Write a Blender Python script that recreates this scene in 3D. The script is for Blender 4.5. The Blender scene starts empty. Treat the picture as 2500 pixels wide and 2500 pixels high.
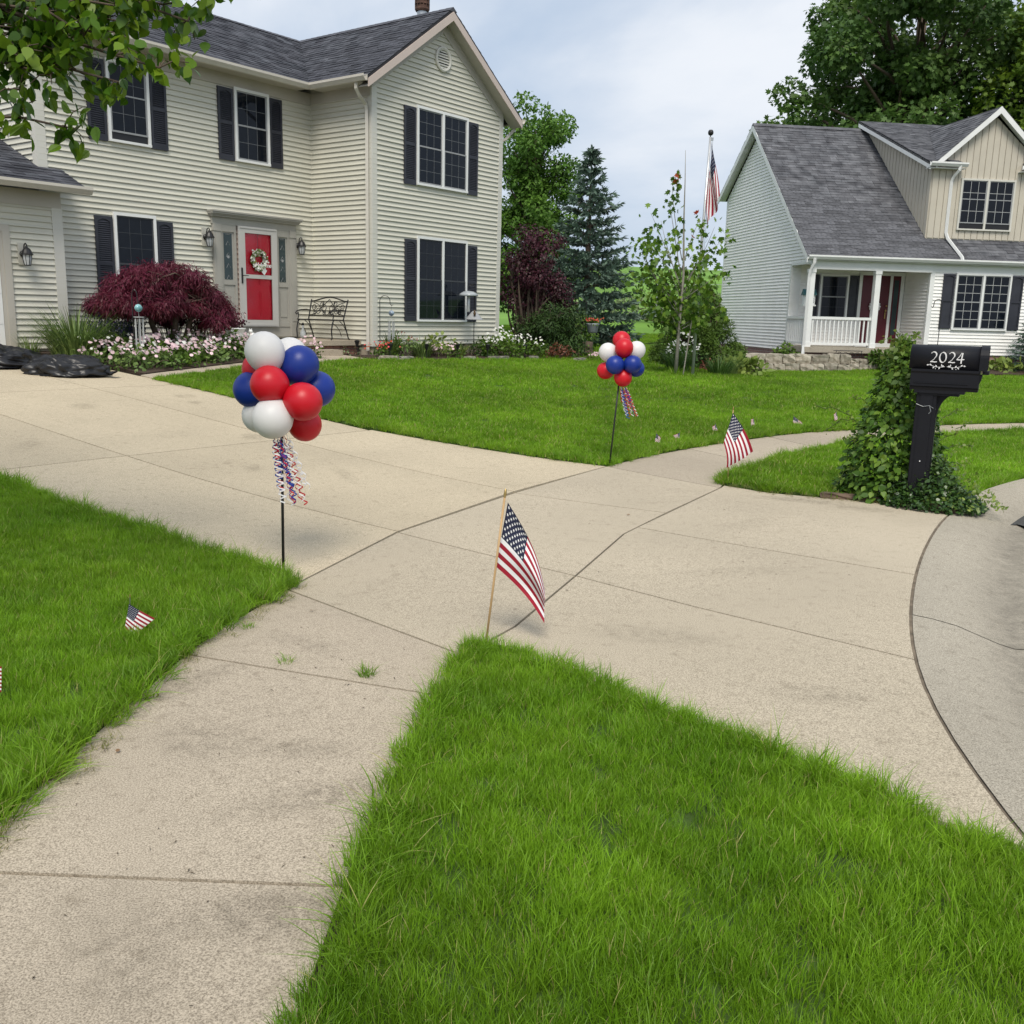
import bpy, bmesh, math, random
import numpy as np
from mathutils import Vector, Matrix
R = math.radians
SC = bpy.context.scene
COL = SC.collection
# ------------------------------------------------------------------ camera
cam_d = bpy.data.cameras.new('camera'); cam = bpy.data.objects.new('camera', cam_d); COL.objects.link(cam)
cam_d.sensor_width = 36.0; cam_d.sensor_height = 36.0; cam_d.sensor_fit = 'HORIZONTAL'
cam_d.lens = 36.0 * 2365.0 / 2500.0
cam_d.clip_start = 0.05; cam_d.clip_end = 3000
_p, _r = R(-11.53), R(1.42)
_f = Vector((0, math.cos(_p), math.sin(_p))); _x = Vector((1, 0, 0)); _u = _x.cross(_f)
_R = _x * math.cos(_r) + _u * math.sin(_r); _U = -_x * math.sin(_r) + _u * math.cos(_r)
cam.matrix_world = Matrix(((_R.x, _U.x, -_f.x, 0), (_R.y, _U.y, -_f.y, 0), (_R.z, _U.z, -_f.z, 1.6), (0, 0, 0, 1)))
SC.camera = cam
# ------------------------------------------------------------------ sky, sun, exposure
SUN_EL, SUN_ROT = R(54), R(180)
world = bpy.data.worlds.new('World'); SC.world = world; world.use_nodes = True
nt = world.node_tree; N = nt.nodes; LK = nt.links; N.clear()
out = N.new('ShaderNodeOutputWorld'); bg = N.new('ShaderNodeBackground')
sky = N.new('ShaderNodeTexSky'); sky.sky_type = 'NISHITA'; sky.sun_disc = False
sky.sun_elevation = SUN_EL; sky.sun_rotation = SUN_ROT; sky.air_density = 1.0; sky.dust_density = 1.5; sky.ozone_density = 1.5
tc = N.new('ShaderNodeTexCoord'); mp = N.new('ShaderNodeMapping'); mp.inputs['Scale'].default_value = (1.0, 1.0, 1.9)
mp.inputs['Rotation'].default_value = (0.0, 0.0, 0.6)
LK.new(tc.outputs['Generated'], mp.inputs['Vector'])
nz = N.new('ShaderNodeTexNoise'); nz.inputs['Scale'].default_value = 2.1; nz.inputs['Detail'].default_value = 7; nz.inputs['Roughness'].default_value = 0.52; nz.inputs['Distortion'].default_value = 0.4
LK.new(mp.outputs[0], nz.inputs['Vector'])
cr = N.new('ShaderNodeValToRGB'); cr.color_ramp.interpolation = 'EASE'
cr.color_ramp.elements[0].position = 0.36; cr.color_ramp.elements[0].color = (0, 0, 0, 1)
cr.color_ramp.elements[1].position = 0.68; cr.color_ramp.elements[1].color = (1, 1, 1, 1)
LK.new(nz.outputs['Fac'], cr.inputs['Fac'])
mul = N.new('ShaderNodeMix'); mul.data_type = 'RGBA'; mul.blend_type = 'MULTIPLY'; mul.inputs[0].default_value = 1.0
LK.new(sky.outputs[0], mul.inputs[6]); mul.inputs[7].default_value = (0.10, 0.10, 0.10, 1)
base = N.new('ShaderNodeMix'); base.data_type = 'RGBA'; base.inputs[0].default_value = 0.86
LK.new(mul.outputs[2], base.inputs[6]); base.inputs[7].default_value = (0.515, 0.62, 0.77, 1)
cl = N.new('ShaderNodeMix'); cl.data_type = 'RGBA'
LK.new(cr.outputs[0], cl.inputs[0]); LK.new(base.outputs[2], cl.inputs[6]); cl.inputs[7].default_value = (0.81, 0.85, 0.91, 1)
LK.new(cl.outputs[2], bg.inputs['Color']); bg.inputs['Strength'].default_value = 1.0
LK.new(bg.outputs[0], out.inputs[0])
sun_d = bpy.data.lights.new('sun', 'SUN'); sun = bpy.data.objects.new('sun', sun_d); COL.objects.link(sun)
sun_d.energy = 3.0; sun_d.angle = R(26); sun_d.color = (1.0, 0.93, 0.82)
# light comes through thin cloud from behind the camera's right shoulder, high
_az = R(180)
_sd = Vector((math.sin(_az) * math.cos(SUN_EL), math.cos(_az) * math.cos(SUN_EL), math.sin(SUN_EL)))
sun.rotation_euler = _sd.to_track_quat('Z', 'Y').to_euler()
SC.view_settings.view_transform = 'Standard'; SC.view_settings.look = 'None'
SC.view_settings.exposure = 0.10; SC.view_settings.gamma = 1.0; SC.view_settings.use_curve_mapping = False
SC.cycles.max_bounces = 7; SC.cycles.diffuse_bounces = 3; SC.cycles.transparent_max_bounces = 12; SC.cycles.transmission_bounces = 4; SC.cycles.glossy_bounces = 3
SC.cycles.use_denoising = True
try: SC.cycles.denoiser = 'OPENIMAGEDENOISE'
except Exception: pass
SC.render.film_transparent = False
# ------------------------------------------------------------------ helpers
class MB:
    def __init__(s): s.v = []; s.f = []; s.m = []
    def add(s, vs, fs, mi=0):
        o = len(s.v); s.v += [tuple(p) for p in vs]; s.f += [tuple(i + o for i in f) for f in fs]; s.m += [mi] * len(fs); return s
    def box(s, x0, x1, y0, y1, z0, z1, mi=0, T=None):
        vs = [(x0, y0, z0), (x1, y0, z0), (x1, y1, z0), (x0, y1, z0), (x0, y0, z1), (x1, y0, z1), (x1, y1, z1), (x0, y1, z1)]
        if T is not None: vs = [tuple(T @ Vector(p)) for p in vs]
        return s.add(vs, [(0, 3, 2, 1), (4, 5, 6, 7), (0, 1, 5, 4), (1, 2, 6, 5), (2, 3, 7, 6), (3, 0, 4, 7)], mi)
    def poly(s, pts, mi=0): return s.add(pts, [tuple(range(len(pts)))], mi)
    def slab(s, pts, d, mi=0):
        """polygon pts (3d) extruded by vector d"""
        n = len(pts); d = Vector(d); q = [tuple(Vector(p) + d) for p in pts]
        fs = [tuple(range(n)), tuple(range(2 * n - 1, n - 1, -1))] + [(i, i + n, (i + 1) % n + n, (i + 1) % n) for i in range(n)]
        return s.add(list(pts) + q, fs, mi)
    def tube(s, path, r, seg=8, mi=0, cap=True):
        P = [Vector(p) for p in path]; n = len(P)
        rr = r if hasattr(r, '__len__') else [r] * n
        vs = []; fs = []; prev = None
        for i in range(n):
            t = (P[min(i + 1, n - 1)] - P[max(i - 1, 0)])
            t = t.normalized() if t.length > 1e-9 else Vector((0, 0, 1))
            if prev is None:
                a = Vector((0, 0, 1)) if abs(t.z) < .9 else Vector((1, 0, 0))
                b = t.cross(a).normalized()
            else:
                b = (prev - t * prev.dot(t)); b = b.normalized() if b.length > 1e-6 else t.orthogonal().normalized()
            prev = b; c = t.cross(b)
            for k in range(seg):
                a = 2 * math.pi * k / seg
                vs.append(tuple(P[i] + (b * math.cos(a) + c * math.sin(a)) * rr[i]))
        for i in range(n - 1):
            for k in range(seg):
                k2 = (k + 1) % seg
                fs.append((i * seg + k, i * seg + k2, (i + 1) * seg + k2, (i + 1) * seg + k))
        if cap: fs += [tuple(range(seg - 1, -1, -1)), tuple((n - 1) * seg + k for k in range(seg))]
        return s.add(vs, fs, mi)
    def lathe(s, prof, seg=16, c=(0, 0, 0), mi=0, T=None):
        vs = []; n = len(prof)
        for r, z in prof:
            for k in range(seg):
                a = 2 * math.pi * k / seg; p = Vector((c[0] + r * math.cos(a), c[1] + r * math.sin(a), c[2] + z))
                vs.append(tuple(T @ p) if T is not None else tuple(p))
        fs = [(i * seg + k, i * seg + (k + 1) % seg, (i + 1) * seg + (k + 1) % seg, (i + 1) * seg + k) for i in range(n - 1) for k in range(seg)]
        if prof[0][0] > 1e-5: fs.append(tuple(range(seg - 1, -1, -1)))
        if prof[-1][0] > 1e-5: fs.append(tuple((n - 1) * seg + k for k in range(seg)))
        return s.add(vs, fs, mi)
    def build(s, name, mats, parent=None, smooth=False, label=None):
        me = bpy.data.meshes.new(name); me.from_pydata(s.v, [], s.f)
        for m in (mats if isinstance(mats, (list, tuple)) else [mats]): me.materials.append(m)
        if any(s.m): me.polygons.foreach_set('material_index', s.m)
        if smooth: me.polygons.foreach_set('use_smooth', [True] * len(me.polygons))
        me.update(); o = bpy.data.objects.new(name, me); COL.objects.link(o)
        if parent is not None: o.parent = parent
        if label: o['label'] = label
        return o
def inst(name, me, parent, loc=(0, 0, 0), rot=(0, 0, 0), scale=(1, 1, 1)):
    o = bpy.data.objects.new(name, me); COL.objects.link(o); o.parent = parent
    o.location = loc; o.rotation_euler = rot; o.scale = scale; return o
def thing(name, label, cat, loc=(0, 0, 0), rz=0.0, group=None):
    o = bpy.data.objects.new(name, None); COL.objects.link(o); o.empty_display_size = .2
    o.location = loc; o.rotation_euler = (0, 0, rz); o['label'] = label; o['category'] = cat
    if group: o['group'] = group
    return o
def tag(o, label=None, cat=None, group=None, kind=None):
    if label: o['label'] = label
    if cat: o['category'] = cat
    if group: o['group'] = group
    if kind: o['kind'] = kind
    return o
# ---- materials
def mat(name, col, rough=.6, var=.12, vs=6.0, col2=None, bump=0.0, bs=40.0, spec=.4, metal=0.0, rnd=0.0, sub=None, coat=0.0, trans=0.0, attr=None, stretch=None):
    m = bpy.data.materials.new(name); m.use_nodes = True; t = m.node_tree; n = t.nodes; l = t.links
    b = n['Principled BSDF']; b.inputs['Roughness'].default_value = rough; b.inputs['Metallic'].default_value = metal
    b.inputs['Specular IOR Level'].default_value = spec
    if coat: b.inputs['Coat Weight'].default_value = coat; b.inputs['Coat Roughness'].default_value = .08
    c0 = tuple(col) + (1,); c1 = tuple(col2 or [min(1, c * (1 + var)) for c in col]) + (1,); ca = tuple(c * (1 - var) for c in col) + (1,)
    tcn = n.new('ShaderNodeTexCoord'); vec = tcn.outputs['Object']
    if stretch:
        mpn = n.new('ShaderNodeMapping'); mpn.inputs['Scale'].default_value = stretch; l.new(vec, mpn.inputs[0]); vec = mpn.outputs[0]
    nn = n.new('ShaderNodeTexNoise'); nn.inputs['Scale'].default_value = vs; nn.inputs['Detail'].default_value = 5; l.new(vec, nn.inputs['Vector'])
    mx = n.new('ShaderNodeValToRGB'); e = mx.color_ramp.elements; e[0].position = .3; e[0].color = ca; e[1].position = .72; e[1].color = c1
    l.new(nn.outputs['Fac'], mx.inputs[0]); cur = mx.outputs[0]
    if rnd:
        oi = n.new('ShaderNodeObjectInfo'); mr = n.new('ShaderNodeMapRange'); mr.inputs['To Min'].default_value = 1 - rnd; mr.inputs['To Max'].default_value = 1 + rnd
        l.new(oi.outputs['Random'], mr.inputs['Value']); hs = n.new('ShaderNodeHueSaturation'); l.new(mr.outputs[0], hs.inputs['Value']); l.new(cur, hs.inputs['Color']); cur = hs.outputs[0]
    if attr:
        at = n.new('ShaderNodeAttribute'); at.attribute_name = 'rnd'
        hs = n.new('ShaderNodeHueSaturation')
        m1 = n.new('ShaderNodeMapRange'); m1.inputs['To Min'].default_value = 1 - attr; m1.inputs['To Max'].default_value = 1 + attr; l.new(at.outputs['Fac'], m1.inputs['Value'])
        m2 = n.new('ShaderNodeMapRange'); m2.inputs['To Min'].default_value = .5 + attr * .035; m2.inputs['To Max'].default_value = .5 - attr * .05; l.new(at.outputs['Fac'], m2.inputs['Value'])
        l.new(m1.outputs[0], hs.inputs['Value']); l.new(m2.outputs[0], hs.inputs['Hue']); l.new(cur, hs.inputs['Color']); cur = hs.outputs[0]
    l.new(cur, b.inputs['Base Color'])
    if bump:
        n2 = n.new('ShaderNodeTexNoise'); n2.inputs['Scale'].default_value = bs; n2.inputs['Detail'].default_value = 4; l.new(vec, n2.inputs['Vector'])
        bp = n.new('ShaderNodeBump'); bp.inputs['Strength'].default_value = bump; bp.inputs['Distance'].default_value = .01
        l.new(n2.outputs['Fac'], bp.inputs['Height']); l.new(bp.outputs[0], b.inputs['Normal'])
    if trans:
        tr = n.new('ShaderNodeBsdfTranslucent'); l.new(cur, tr.inputs['Color']); ms = n.new('ShaderNodeMixShader'); ms.inputs[0].default_value = trans
        o = n['Material Output']; l.new(b.outputs[0], ms.inputs[1]); l.new(tr.outputs[0], ms.inputs[2]); l.new(ms.outputs[0], o.inputs['Surface'])
    return m
def concrete(name, col, dark):
    m = bpy.data.materials.new(name); m.use_nodes = True; t = m.node_tree; n = t.nodes; l = t.links
    b = n['Principled BSDF']; b.inputs['Roughness'].default_value = .88; b.inputs['Specular IOR Level'].default_value = .25
    g = n.new('ShaderNodeNewGeometry')
    def noise(s, d=5, r=.55, dist=0):
        x = n.new('ShaderNodeTexNoise'); x.inputs['Scale'].default_value = s; x.inputs['Detail'].default_value = d; x.inputs['Roughness'].default_value = r; x.inputs['Distortion'].default_value = dist
        l.new(g.outputs['Position'], x.inputs['Vector']); return x
    def ramp(x, a, ca, b_, cb):
        r = n.new('ShaderNodeValToRGB'); e = r.color_ramp.elements; e[0].position = a; e[0].color = ca; e[1].position = b_; e[1].color = cb; l.new(x, r.inputs[0]); return r
    def mixc(f, a, b_, blend='MIX', fac=None):
        x = n.new('ShaderNodeMix'); x.data_type = 'RGBA'; x.blend_type = blend
        if fac is not None: x.inputs[0].default_value = fac
        else: l.new(f, x.inputs[0])
        l.new(a, x.inputs[6]); l.new(b_, x.inputs[7]); return x.outputs[2]
    big = noise(.45, 4, .5, .3); r1 = ramp(big.outputs['Fac'], .34, tuple(c * .91 for c in col) + (1,), .66, tuple(min(1, c * 1.06) for c in col) + (1,))
    fine = noise(175, 3, .8); r2 = ramp(fine.outputs['Fac'], .37, (.36, .34, .32, 1), .60, (1.22, 1.21, 1.20, 1))
    mid = noise(14, 8, .75); r3 = ramp(mid.outputs['Fac'], .30, (.62, .60, .57, 1), .46, (1.02, 1.02, 1.02, 1))
    c1 = mixc(None, r1.outputs[0], r2.outputs[0], 'MULTIPLY', .85); c2 = mixc(None, c1, r3.outputs[0], 'MULTIPLY', .75)
    st = noise(1.7, 8, .7, 1.2); r4 = ramp(st.outputs['Fac'], .60, (0, 0, 0, 1), .75, (1, 1, 1, 1))
    dk = n.new('ShaderNodeRGB'); dk.outputs[0].default_value = tuple(dark) + (1,)
    fm = n.new('ShaderNodeMath'); fm.operation = 'MULTIPLY'; fm.inputs[1].default_value = .45; l.new(r4.outputs[0], fm.inputs[0])
    c3 = mixc(fm.outputs[0], c2, dk.outputs[0])
    oi = n.new('ShaderNodeObjectInfo'); mr = n.new('ShaderNodeMapRange'); mr.inputs['To Min'].default_value = .95; mr.inputs['To Max'].default_value = 1.05
    l.new(oi.outputs['Random'], mr.inputs['Value']); hs = n.new('ShaderNodeHueSaturation'); l.new(mr.outputs[0], hs.inputs['Value']); l.new(c3, hs.inputs['Color'])
    da = n.new('ShaderNodeAttribute'); da.attribute_name = 'dirt_shade'; dn = noise(11, 8, .75); dm = n.new('ShaderNodeMath'); dm.operation = 'MULTIPLY'; l.new(da.outputs['Fac'], dm.inputs[0]); rr_ = ramp(dn.outputs['Fac'], .3, (.25, .25, .25, 1), .6, (1, 1, 1, 1)); l.new(rr_.outputs[0], dm.inputs[1]); dk2 = n.new('ShaderNodeRGB'); dk2.outputs[0].default_value = (.11, .098, .078, 1)  # darkens the gutter by vertex value: dirt and painted shade together
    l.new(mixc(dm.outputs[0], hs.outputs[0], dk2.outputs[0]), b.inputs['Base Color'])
    bp = n.new('ShaderNodeBump'); bp.inputs['Strength'].default_value = .35; bp.inputs['Distance'].default_value = .004
    l.new(fine.outputs['Fac'], bp.inputs['Height']); l.new(bp.outputs[0], b.inputs['Normal'])
    return m
def glassm(name, col, rough=.03):
    m = mat(name, col, rough=rough, var=.25, vs=1.5, spec=.22); return m
M = {}
M['siding'] = mat('cream_vinyl', (.585, .572, .49), .5, .05, 2.0, spec=.35, rnd=.03)
M['siding_w'] = mat('white_vinyl', (.88, .87, .845), .5, .05, 2.0, spec=.35)
M['trim'] = mat('taupe_trim', (.46, .435, .385), .5, .05, 2.0)
M['rake'] = mat('pinkish_fascia', (.56, .47, .42), .5, .05, 2.0)
M['postc'] = mat('corner_trim', (.60, .59, .535), .5, .04, 2.0)
M['gutter'] = mat('gutter_beige', (.55, .52, .46), .4, .05, 3.0)
M['white'] = mat('white_paint', (.76, .77, .76), .45, .04, 3.0)
M['doorsur'] = mat('door_surround', (.36, .35, .315), .5, .05, 3.0)
M['shutter'] = mat('shutter_navy', (.032, .034, .045), .45, .15, 4.0, spec=.35)
M['glass'] = glassm('window_glass', (.006, .0085, .014))
M['glass2'] = glassm('window_glass_green', (.045, .065, .07))
M['grille'] = mat('grille_grey', (.17, .18, .19), .5, .05)
M['grille_d'] = mat('grille_dark', (.05, .055, .062), .5, .05)
M['grille_w'] = mat('grille_white', (.42, .43, .43), .5, .05)
M['sash'] = mat('sash_grey', (.30, .31, .32), .5, .05)
M['red'] = mat('red_door', (.62, .010, .034), .22, .08, 2.0, spec=.5, coat=.4)
M['maroon'] = mat('maroon_door', (.09, .008, .018), .35, .1, 2.0)
M['black'] = mat('black_metal', (.012, .012, .014), .4, .15, 8.0, spec=.45)
M['blackp'] = mat('black_plastic', (.007, .0075, .011), .5, .12, 5.0, spec=.25, bump=.05, bs=120)
M['lamp'] = mat('lantern_glass', (.45, .47, .48), .12, .1, spec=.6)
M['lampp'] = mat('lamp_backplate', (.50, .49, .43), .5, .05)
M['roof'] = mat('dark_shingle', (.052, .056, .070), .9, .35, 3.0, col2=(.095, .098, .115), bump=.4, bs=160, rnd=.30, spec=.25)
M['roofs'] = mat('dark_shingle_field', (.052, .056, .070), .9, .35, 3.0, col2=(.095, .098, .115), bump=.4, bs=160, attr=.30, spec=.25)
M['roof2'] = mat('grey_shingle', (.085, .088, .100), .9, .3, 3.0, col2=(.15, .152, .165), bump=.4, bs=160, rnd=.26, spec=.25)
M['roof2s'] = mat('grey_shingle_field', (.085, .088, .100), .9, .3, 3.0, col2=(.15, .152, .165), bump=.4, bs=160, attr=.26, spec=.25)
M['roofbase'] = mat('roof_deck', (.03, .03, .035), .9)
M['batten'] = mat('tan_board', (.52, .48, .40), .5, .05, 2.0)
M['conc_drive'] = concrete('concrete_drive', (.53, .458, .335), (.25, .205, .14))
M['conc_walk'] = concrete('concrete_walk', (.445, .385, .30), (.20, .17, .125))
M['conc_apron'] = concrete('concrete_apron', (.485, .425, .325), (.24, .20, .145))
M['conc_street'] = concrete('concrete_street', (.41, .375, .305), (.19, .165, .13))
M['joint'] = mat('joint_soil', (.075, .062, .045), .95, .4, 20)
M['kerbj'] = mat('kerb_joint_dirt', (.16, .13, .095), .95, .4, 9)
M['stormw'] = mat('storm_door_frame', (.47, .465, .445), .45, .04, 3.0)
M['soil'] = mat('soil', (.055, .042, .028), .95, .4, 14, bump=.6, bs=30)
M['mulch'] = mat('mulch', (.055, .036, .024), .95, .5, 30, bump=.8, bs=50)
M['turf'] = mat('turf_base', (.045, .085, .012), .95, .35, 5.0)
M['hill'] = mat('hill_grass', (.13, .26, .035), .95, .25, .25)
M['brick'] = mat('brick', (.30, .15, .11), .85, .25, 9, bump=.3, bs=60, rnd=.22)
M['mortar'] = mat('mortar', (.33, .30, .26), .95, .15, 20)
M['stone'] = mat('wall_stone', (.32, .27, .20), .9, .35, 7, col2=(.46, .42, .35), bump=.8, bs=18, rnd=.2)
M['bark'] = mat('bark', (.10, .075, .055), .9, .3, 14, bump=.7, bs=30)
M['barkg'] = mat('bark_grey', (.25, .235, .20), .9, .2, 12, bump=.4, bs=30)
M['wood'] = mat('dowel_wood', (.48, .31, .15), .6, .12, 30, stretch=(1, 1, .1))
M['gold'] = mat('gold_paint', (.38, .27, .10), .35, .1, metal=.6)
M['steel'] = mat('galvanised', (.42, .44, .45), .35, .1, metal=.8)
M['alu'] = mat('aluminium_pole', (.55, .56, .57), .35, .06, metal=.5)
M['fl_red'] = mat('flag_red', (.31, .008, .026), .75, .06, 20); M['fl_white'] = mat('flag_white', (.80, .79, .80), .75, .03, 20); M['fl_blue'] = mat('flag_blue', (.012, .016, .045), .75, .1, 20)
M['cov'] = mat('paper_white', (.8, .8, .8), .7, .03)
# ------------------------------------------------------------------ terrain (metres; the plots rise gently to the houses)
CP = np.array([(-8,-4,0),(0,-4,0),(8,-4,0),(-6,1,0),(0,2,0),(6,1,0),(-2,4.5,0),(-1.2,5.6,0),(0,4.5,0),(0,8.7,0),(1,10.4,0),(2,9.4,0),(2,6,0),(4,8,0),(6,5,0),(12,10,0),(3.1,13.1,0),(5.5,15,0),(8.7,16.5,0),(14,19,0),(-6,4,0),(16,4,0),(20,12,0),(4.5,13.1,0),(8,15,0),(-11.91,11.74,.72),(-7.35,8.31,.36),(-9.5,14.93,.72),(-4.95,11.5,.36),(-7.69,17.33,.72),(-3.14,13.9,.36),(-5.77,18.39,.68),(-4.27,20.38,.68),(-2.17,20.68,.52),(-3.12,21.4,.62),(-.84,22.43,.52),(-1.8,23.16,.62),(.6,24.35,.52),(-.36,25.07,.62),(-1.34,16.3,.36),(1.47,19.19,.36),(-13.92,22.02,.8),(-7.9,30.01,.8),(-17.53,17.23,.8),(-15.97,1.03,.3),(-23.96,7.05,.5),(4,22,.33),(1.5,18,.3),(6.95,27.97,.2),(11.91,28.61,.2),(16.87,29.26,.2),(5.58,30.81,.45),(4.55,38.75,.6),(11.53,31.59,.45),(10.5,39.52,.6),(17.48,32.36,.45),(16.45,40.29,.6),(4,30,.62),(-2,36,.95),(5,45,1.3),(-10,48,1.4),(20,48,1.2),(30,30,.4),(26,18,.1),(-28,20,.4),(-30,45,1.2)], float)
def _tps(r2): return np.where(r2 > 1e-9, r2 * np.log(np.maximum(r2, 1e-9)), 0)
_X = CP[:, :2]; _n = len(CP)
_K = _tps(((_X[:, None] - _X[None]) ** 2).sum(-1)) + np.eye(_n) * .6; _P = np.c_[np.ones(_n), _X]
_W = np.linalg.solve(np.block([[_K, _P], [_P.T, np.zeros((3, 3))]]), np.r_[CP[:, 2], 0, 0, 0])
def hgts(xy):
    xy = np.asarray(xy, float).reshape(-1, 2)
    q = np.c_[np.clip(xy[:, 0], -30, 30), np.clip(xy[:, 1], -6, 47)]
    z = _tps(((q[:, None] - _X[None]) ** 2).sum(-1)) @ _W[:_n] + _W[_n] + q @ _W[_n + 1:]
    t = np.clip((xy[:, 1] - 46) / 52, 0, 1); t = t * t * (3 - 2 * t)
    return z + t * 5.1 + np.clip((xy[:, 1] - 98) / 300, 0, 1) * .6
def hz(x, y): return float(hgts([(x, y)])[0])
OLx, OLy, YL = -3.1245, 21.4, R(53.0)
ORx, ORy, YR = 8.5513, 31.2, R(7.4)
def LW(u, v): return (OLx + u * math.cos(YL) - v * math.sin(YL), OLy + u * math.sin(YL) + v * math.cos(YL))
def RW(u, v): return (ORx + u * math.cos(YR) - v * math.sin(YR), ORy + u * math.sin(YR) + v * math.cos(YR))
def LP(u, v, dz=0.0): x, y = LW(u, v); return Vector((x, y, hz(x, y) + dz))
def RP(u, v, dz=0.0): x, y = RW(u, v); return Vector((x, y, hz(x, y) + dz))
def GP(x, y, dz=0.0): return Vector((x, y, hz(x, y) + dz))
def drape(name, poly, mats, off=0.0, cell=.5, skirt=0.0, parent=None, zfun=None):
    bm = bmesh.new(); f = bm.faces.new([bm.verts.new((x, y, 0)) for x, y in poly])
    if f.normal.z < 0: f.normal_flip()
    xs = [p[0] for p in poly]; ys = [p[1] for p in poly]
    for ax, lo, hi in ((0, min(xs), max(xs)), (1, min(ys), max(ys))):
        k = math.floor(lo / cell) + 1
        while k * cell < hi - 1e-4:
            co = [0, 0, 0]; no = [0, 0, 0]; co[ax] = k * cell; no[ax] = 1
            bmesh.ops.bisect_plane(bm, geom=bm.verts[:] + bm.edges[:] + bm.faces[:], plane_co=co, plane_no=no); k += 1
    V = bm.verts[:]; z = hgts([(v.co.x, v.co.y) for v in V])
    for v, h in zip(V, z): v.co.z = h + off + (zfun(v.co.x, v.co.y) if zfun else 0)
    if skirt:
        ed = [e for e in bm.edges if e.is_boundary]
        ge = bmesh.ops.extrude_edge_only(bm, edges=ed)
        for g in ge['geom']:
            if isinstance(g, bmesh.types.BMVert): g.co.z -= skirt
        bmesh.ops.recalc_face_normals(bm, faces=bm.faces)
    bmesh.ops.triangulate(bm, faces=[f for f in bm.faces if len(f.verts) > 4])
    me = bpy.data.meshes.new(name); bm.to_mesh(me); bm.free()
    for m in (mats if isinstance(mats, (list, tuple)) else [mats]): me.materials.append(m)
    o = bpy.data.objects.new(name, me); COL.objects.link(o)
    if parent: o.parent = parent
    return o
def inset(poly, d):
    """shrink a polygon by d (miter)"""
    a = sum(poly[i][0] * poly[(i + 1) % len(poly)][1] - poly[(i + 1) % len(poly)][0] * poly[i][1] for i in range(len(poly)))
    s = 1 if a > 0 else -1; n = len(poly); o = []
    for i in range(n):
        p0, p1, p2 = Vector(poly[i - 1]), Vector(poly[i]), Vector(poly[(i + 1) % n])
        d1 = (p1 - p0).normalized(); d2 = (p2 - p1).normalized()
        n1 = Vector((-d1.y, d1.x)) * s; n2 = Vector((-d2.y, d2.x)) * s
        b = (n1 + n2); k = d / max(.35, 1 + n1.dot(n2)); o.append(tuple(p1 + b * k))
    return o
# ground sheet out to the horizon with the hill behind
gx = list(np.concatenate([np.linspace(-900, -60, 10), np.arange(-50, 51, 2.0), np.linspace(60, 900, 10)]))
gy = list(np.concatenate([np.linspace(-300, -20, 6), np.arange(-12, 120, 2.0), np.linspace(130, 1400, 14)]))
gv = np.array([(x, y) for y in gy for x in gx]); gzv = hgts(gv) - .24 * (1 - np.clip((gv[:, 1] - 36) / 5, 0, 1))
W_ = len(gx); mb = MB()
mb.v = [(float(a), float(b), float(c)) for (a, b), c in zip(gv, gzv)]
for j in range(len(gy) - 1):
    for i in range(W_ - 1):
        mb.f.append((j * W_ + i, j * W_ + i + 1, (j + 1) * W_ + i + 1, (j + 1) * W_ + i)); mb.m.append(0 if gy[j] > 33 else 1)
ground = mb.build('ground', [M['hill'], M['joint']], smooth=True); ground['kind'] = 'structure'
# ---- outlines
SI = [(-1.62,-4),(-1.62,1),(-1.60,3.0),(-1.50,4.4),(-1.25,5.6),(-.84,6.97),(.02,8.72),(1.02,10.46),(1.8,11.63),(3.11,13.14),(4.2,14.1),(5.52,14.95),(7.2,15.86),(8.68,16.5),(14,18.6),(24,21.6)]
SO = [(-.46,-4),(-.46,1.9),(-.42,2.8),(-.34,3.6),(-.2,4.42),(.03,4.85),(.41,5.9),(.85,7.15),(2.02,9.28),(2.18,9.93),(3.28,11.66),(4.55,13.10),(5.58,13.9),(7.11,14.75),(7.94,15.1),(13.4,17.2),(23.5,20.2)]
KB = [(1.60,-4),(1.60,1.5),(1.64,2.79),(1.69,3.2),(1.76,3.7),(1.86,4.17),(2.09,4.85),(2.48,5.79),(2.96,6.8),(3.73,8.21),(4.51,9.19),(5.38,10.07),(6.7,11.0),(9,12.1),(14,13.6),(24,15.6)]
def offs(pts, d):
    o = []
    for i, p in enumerate(pts):
        a = Vector(pts[max(i - 1, 0)]); b = Vector(pts[min(i + 1, len(pts) - 1)]); t = (b - a).normalized(); o.append((p[0] + t.y * d, p[1] - t.x * d))
    return o
def arc(pts, t):
    L = [0]
    for a, b in zip(pts, pts[1:]): L.append(L[-1] + math.dist(a, b))
    s = t * L[-1]
    for i in range(len(pts) - 1):
        if s <= L[i + 1] or i == len(pts) - 2:
            k = (s - L[i]) / (L[i + 1] - L[i]); return (pts[i][0] + (pts[i + 1][0] - pts[i][0]) * k, pts[i][1] + (pts[i + 1][1] - pts[i][1]) * k)
def dens(pts, n): return [arc(pts, i / (n - 1)) for i in range(n)]
def smooth(pts, k):
    for _ in range(k): pts = [pts[0]] + [tuple((pts[i - 1][j] + 2 * pts[i][j] + pts[i + 1][j]) / 4 for j in (0, 1)) for i in range(1, len(pts) - 1)] + [pts[-1]]
    return pts
KD = smooth(dens(KB, 120), 6)
def kerb(y0, y1):
    """kerb points between two y values, in the order y0 -> y1"""
    k = [p for p in KD if min(y0, y1) < p[1] < max(y0, y1)]
    def at(y):
        for a, b in zip(KD, KD[1:]):
            if a[1] <= y <= b[1]: f = (y - a[1]) / (b[1] - a[1]); return (a[0] + (b[0] - a[0]) * f, y)
    k = [at(min(y0, y1))] + k + [at(max(y0, y1))]
    return k if y0 < y1 else k[::-1]
GAP = .008
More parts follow.
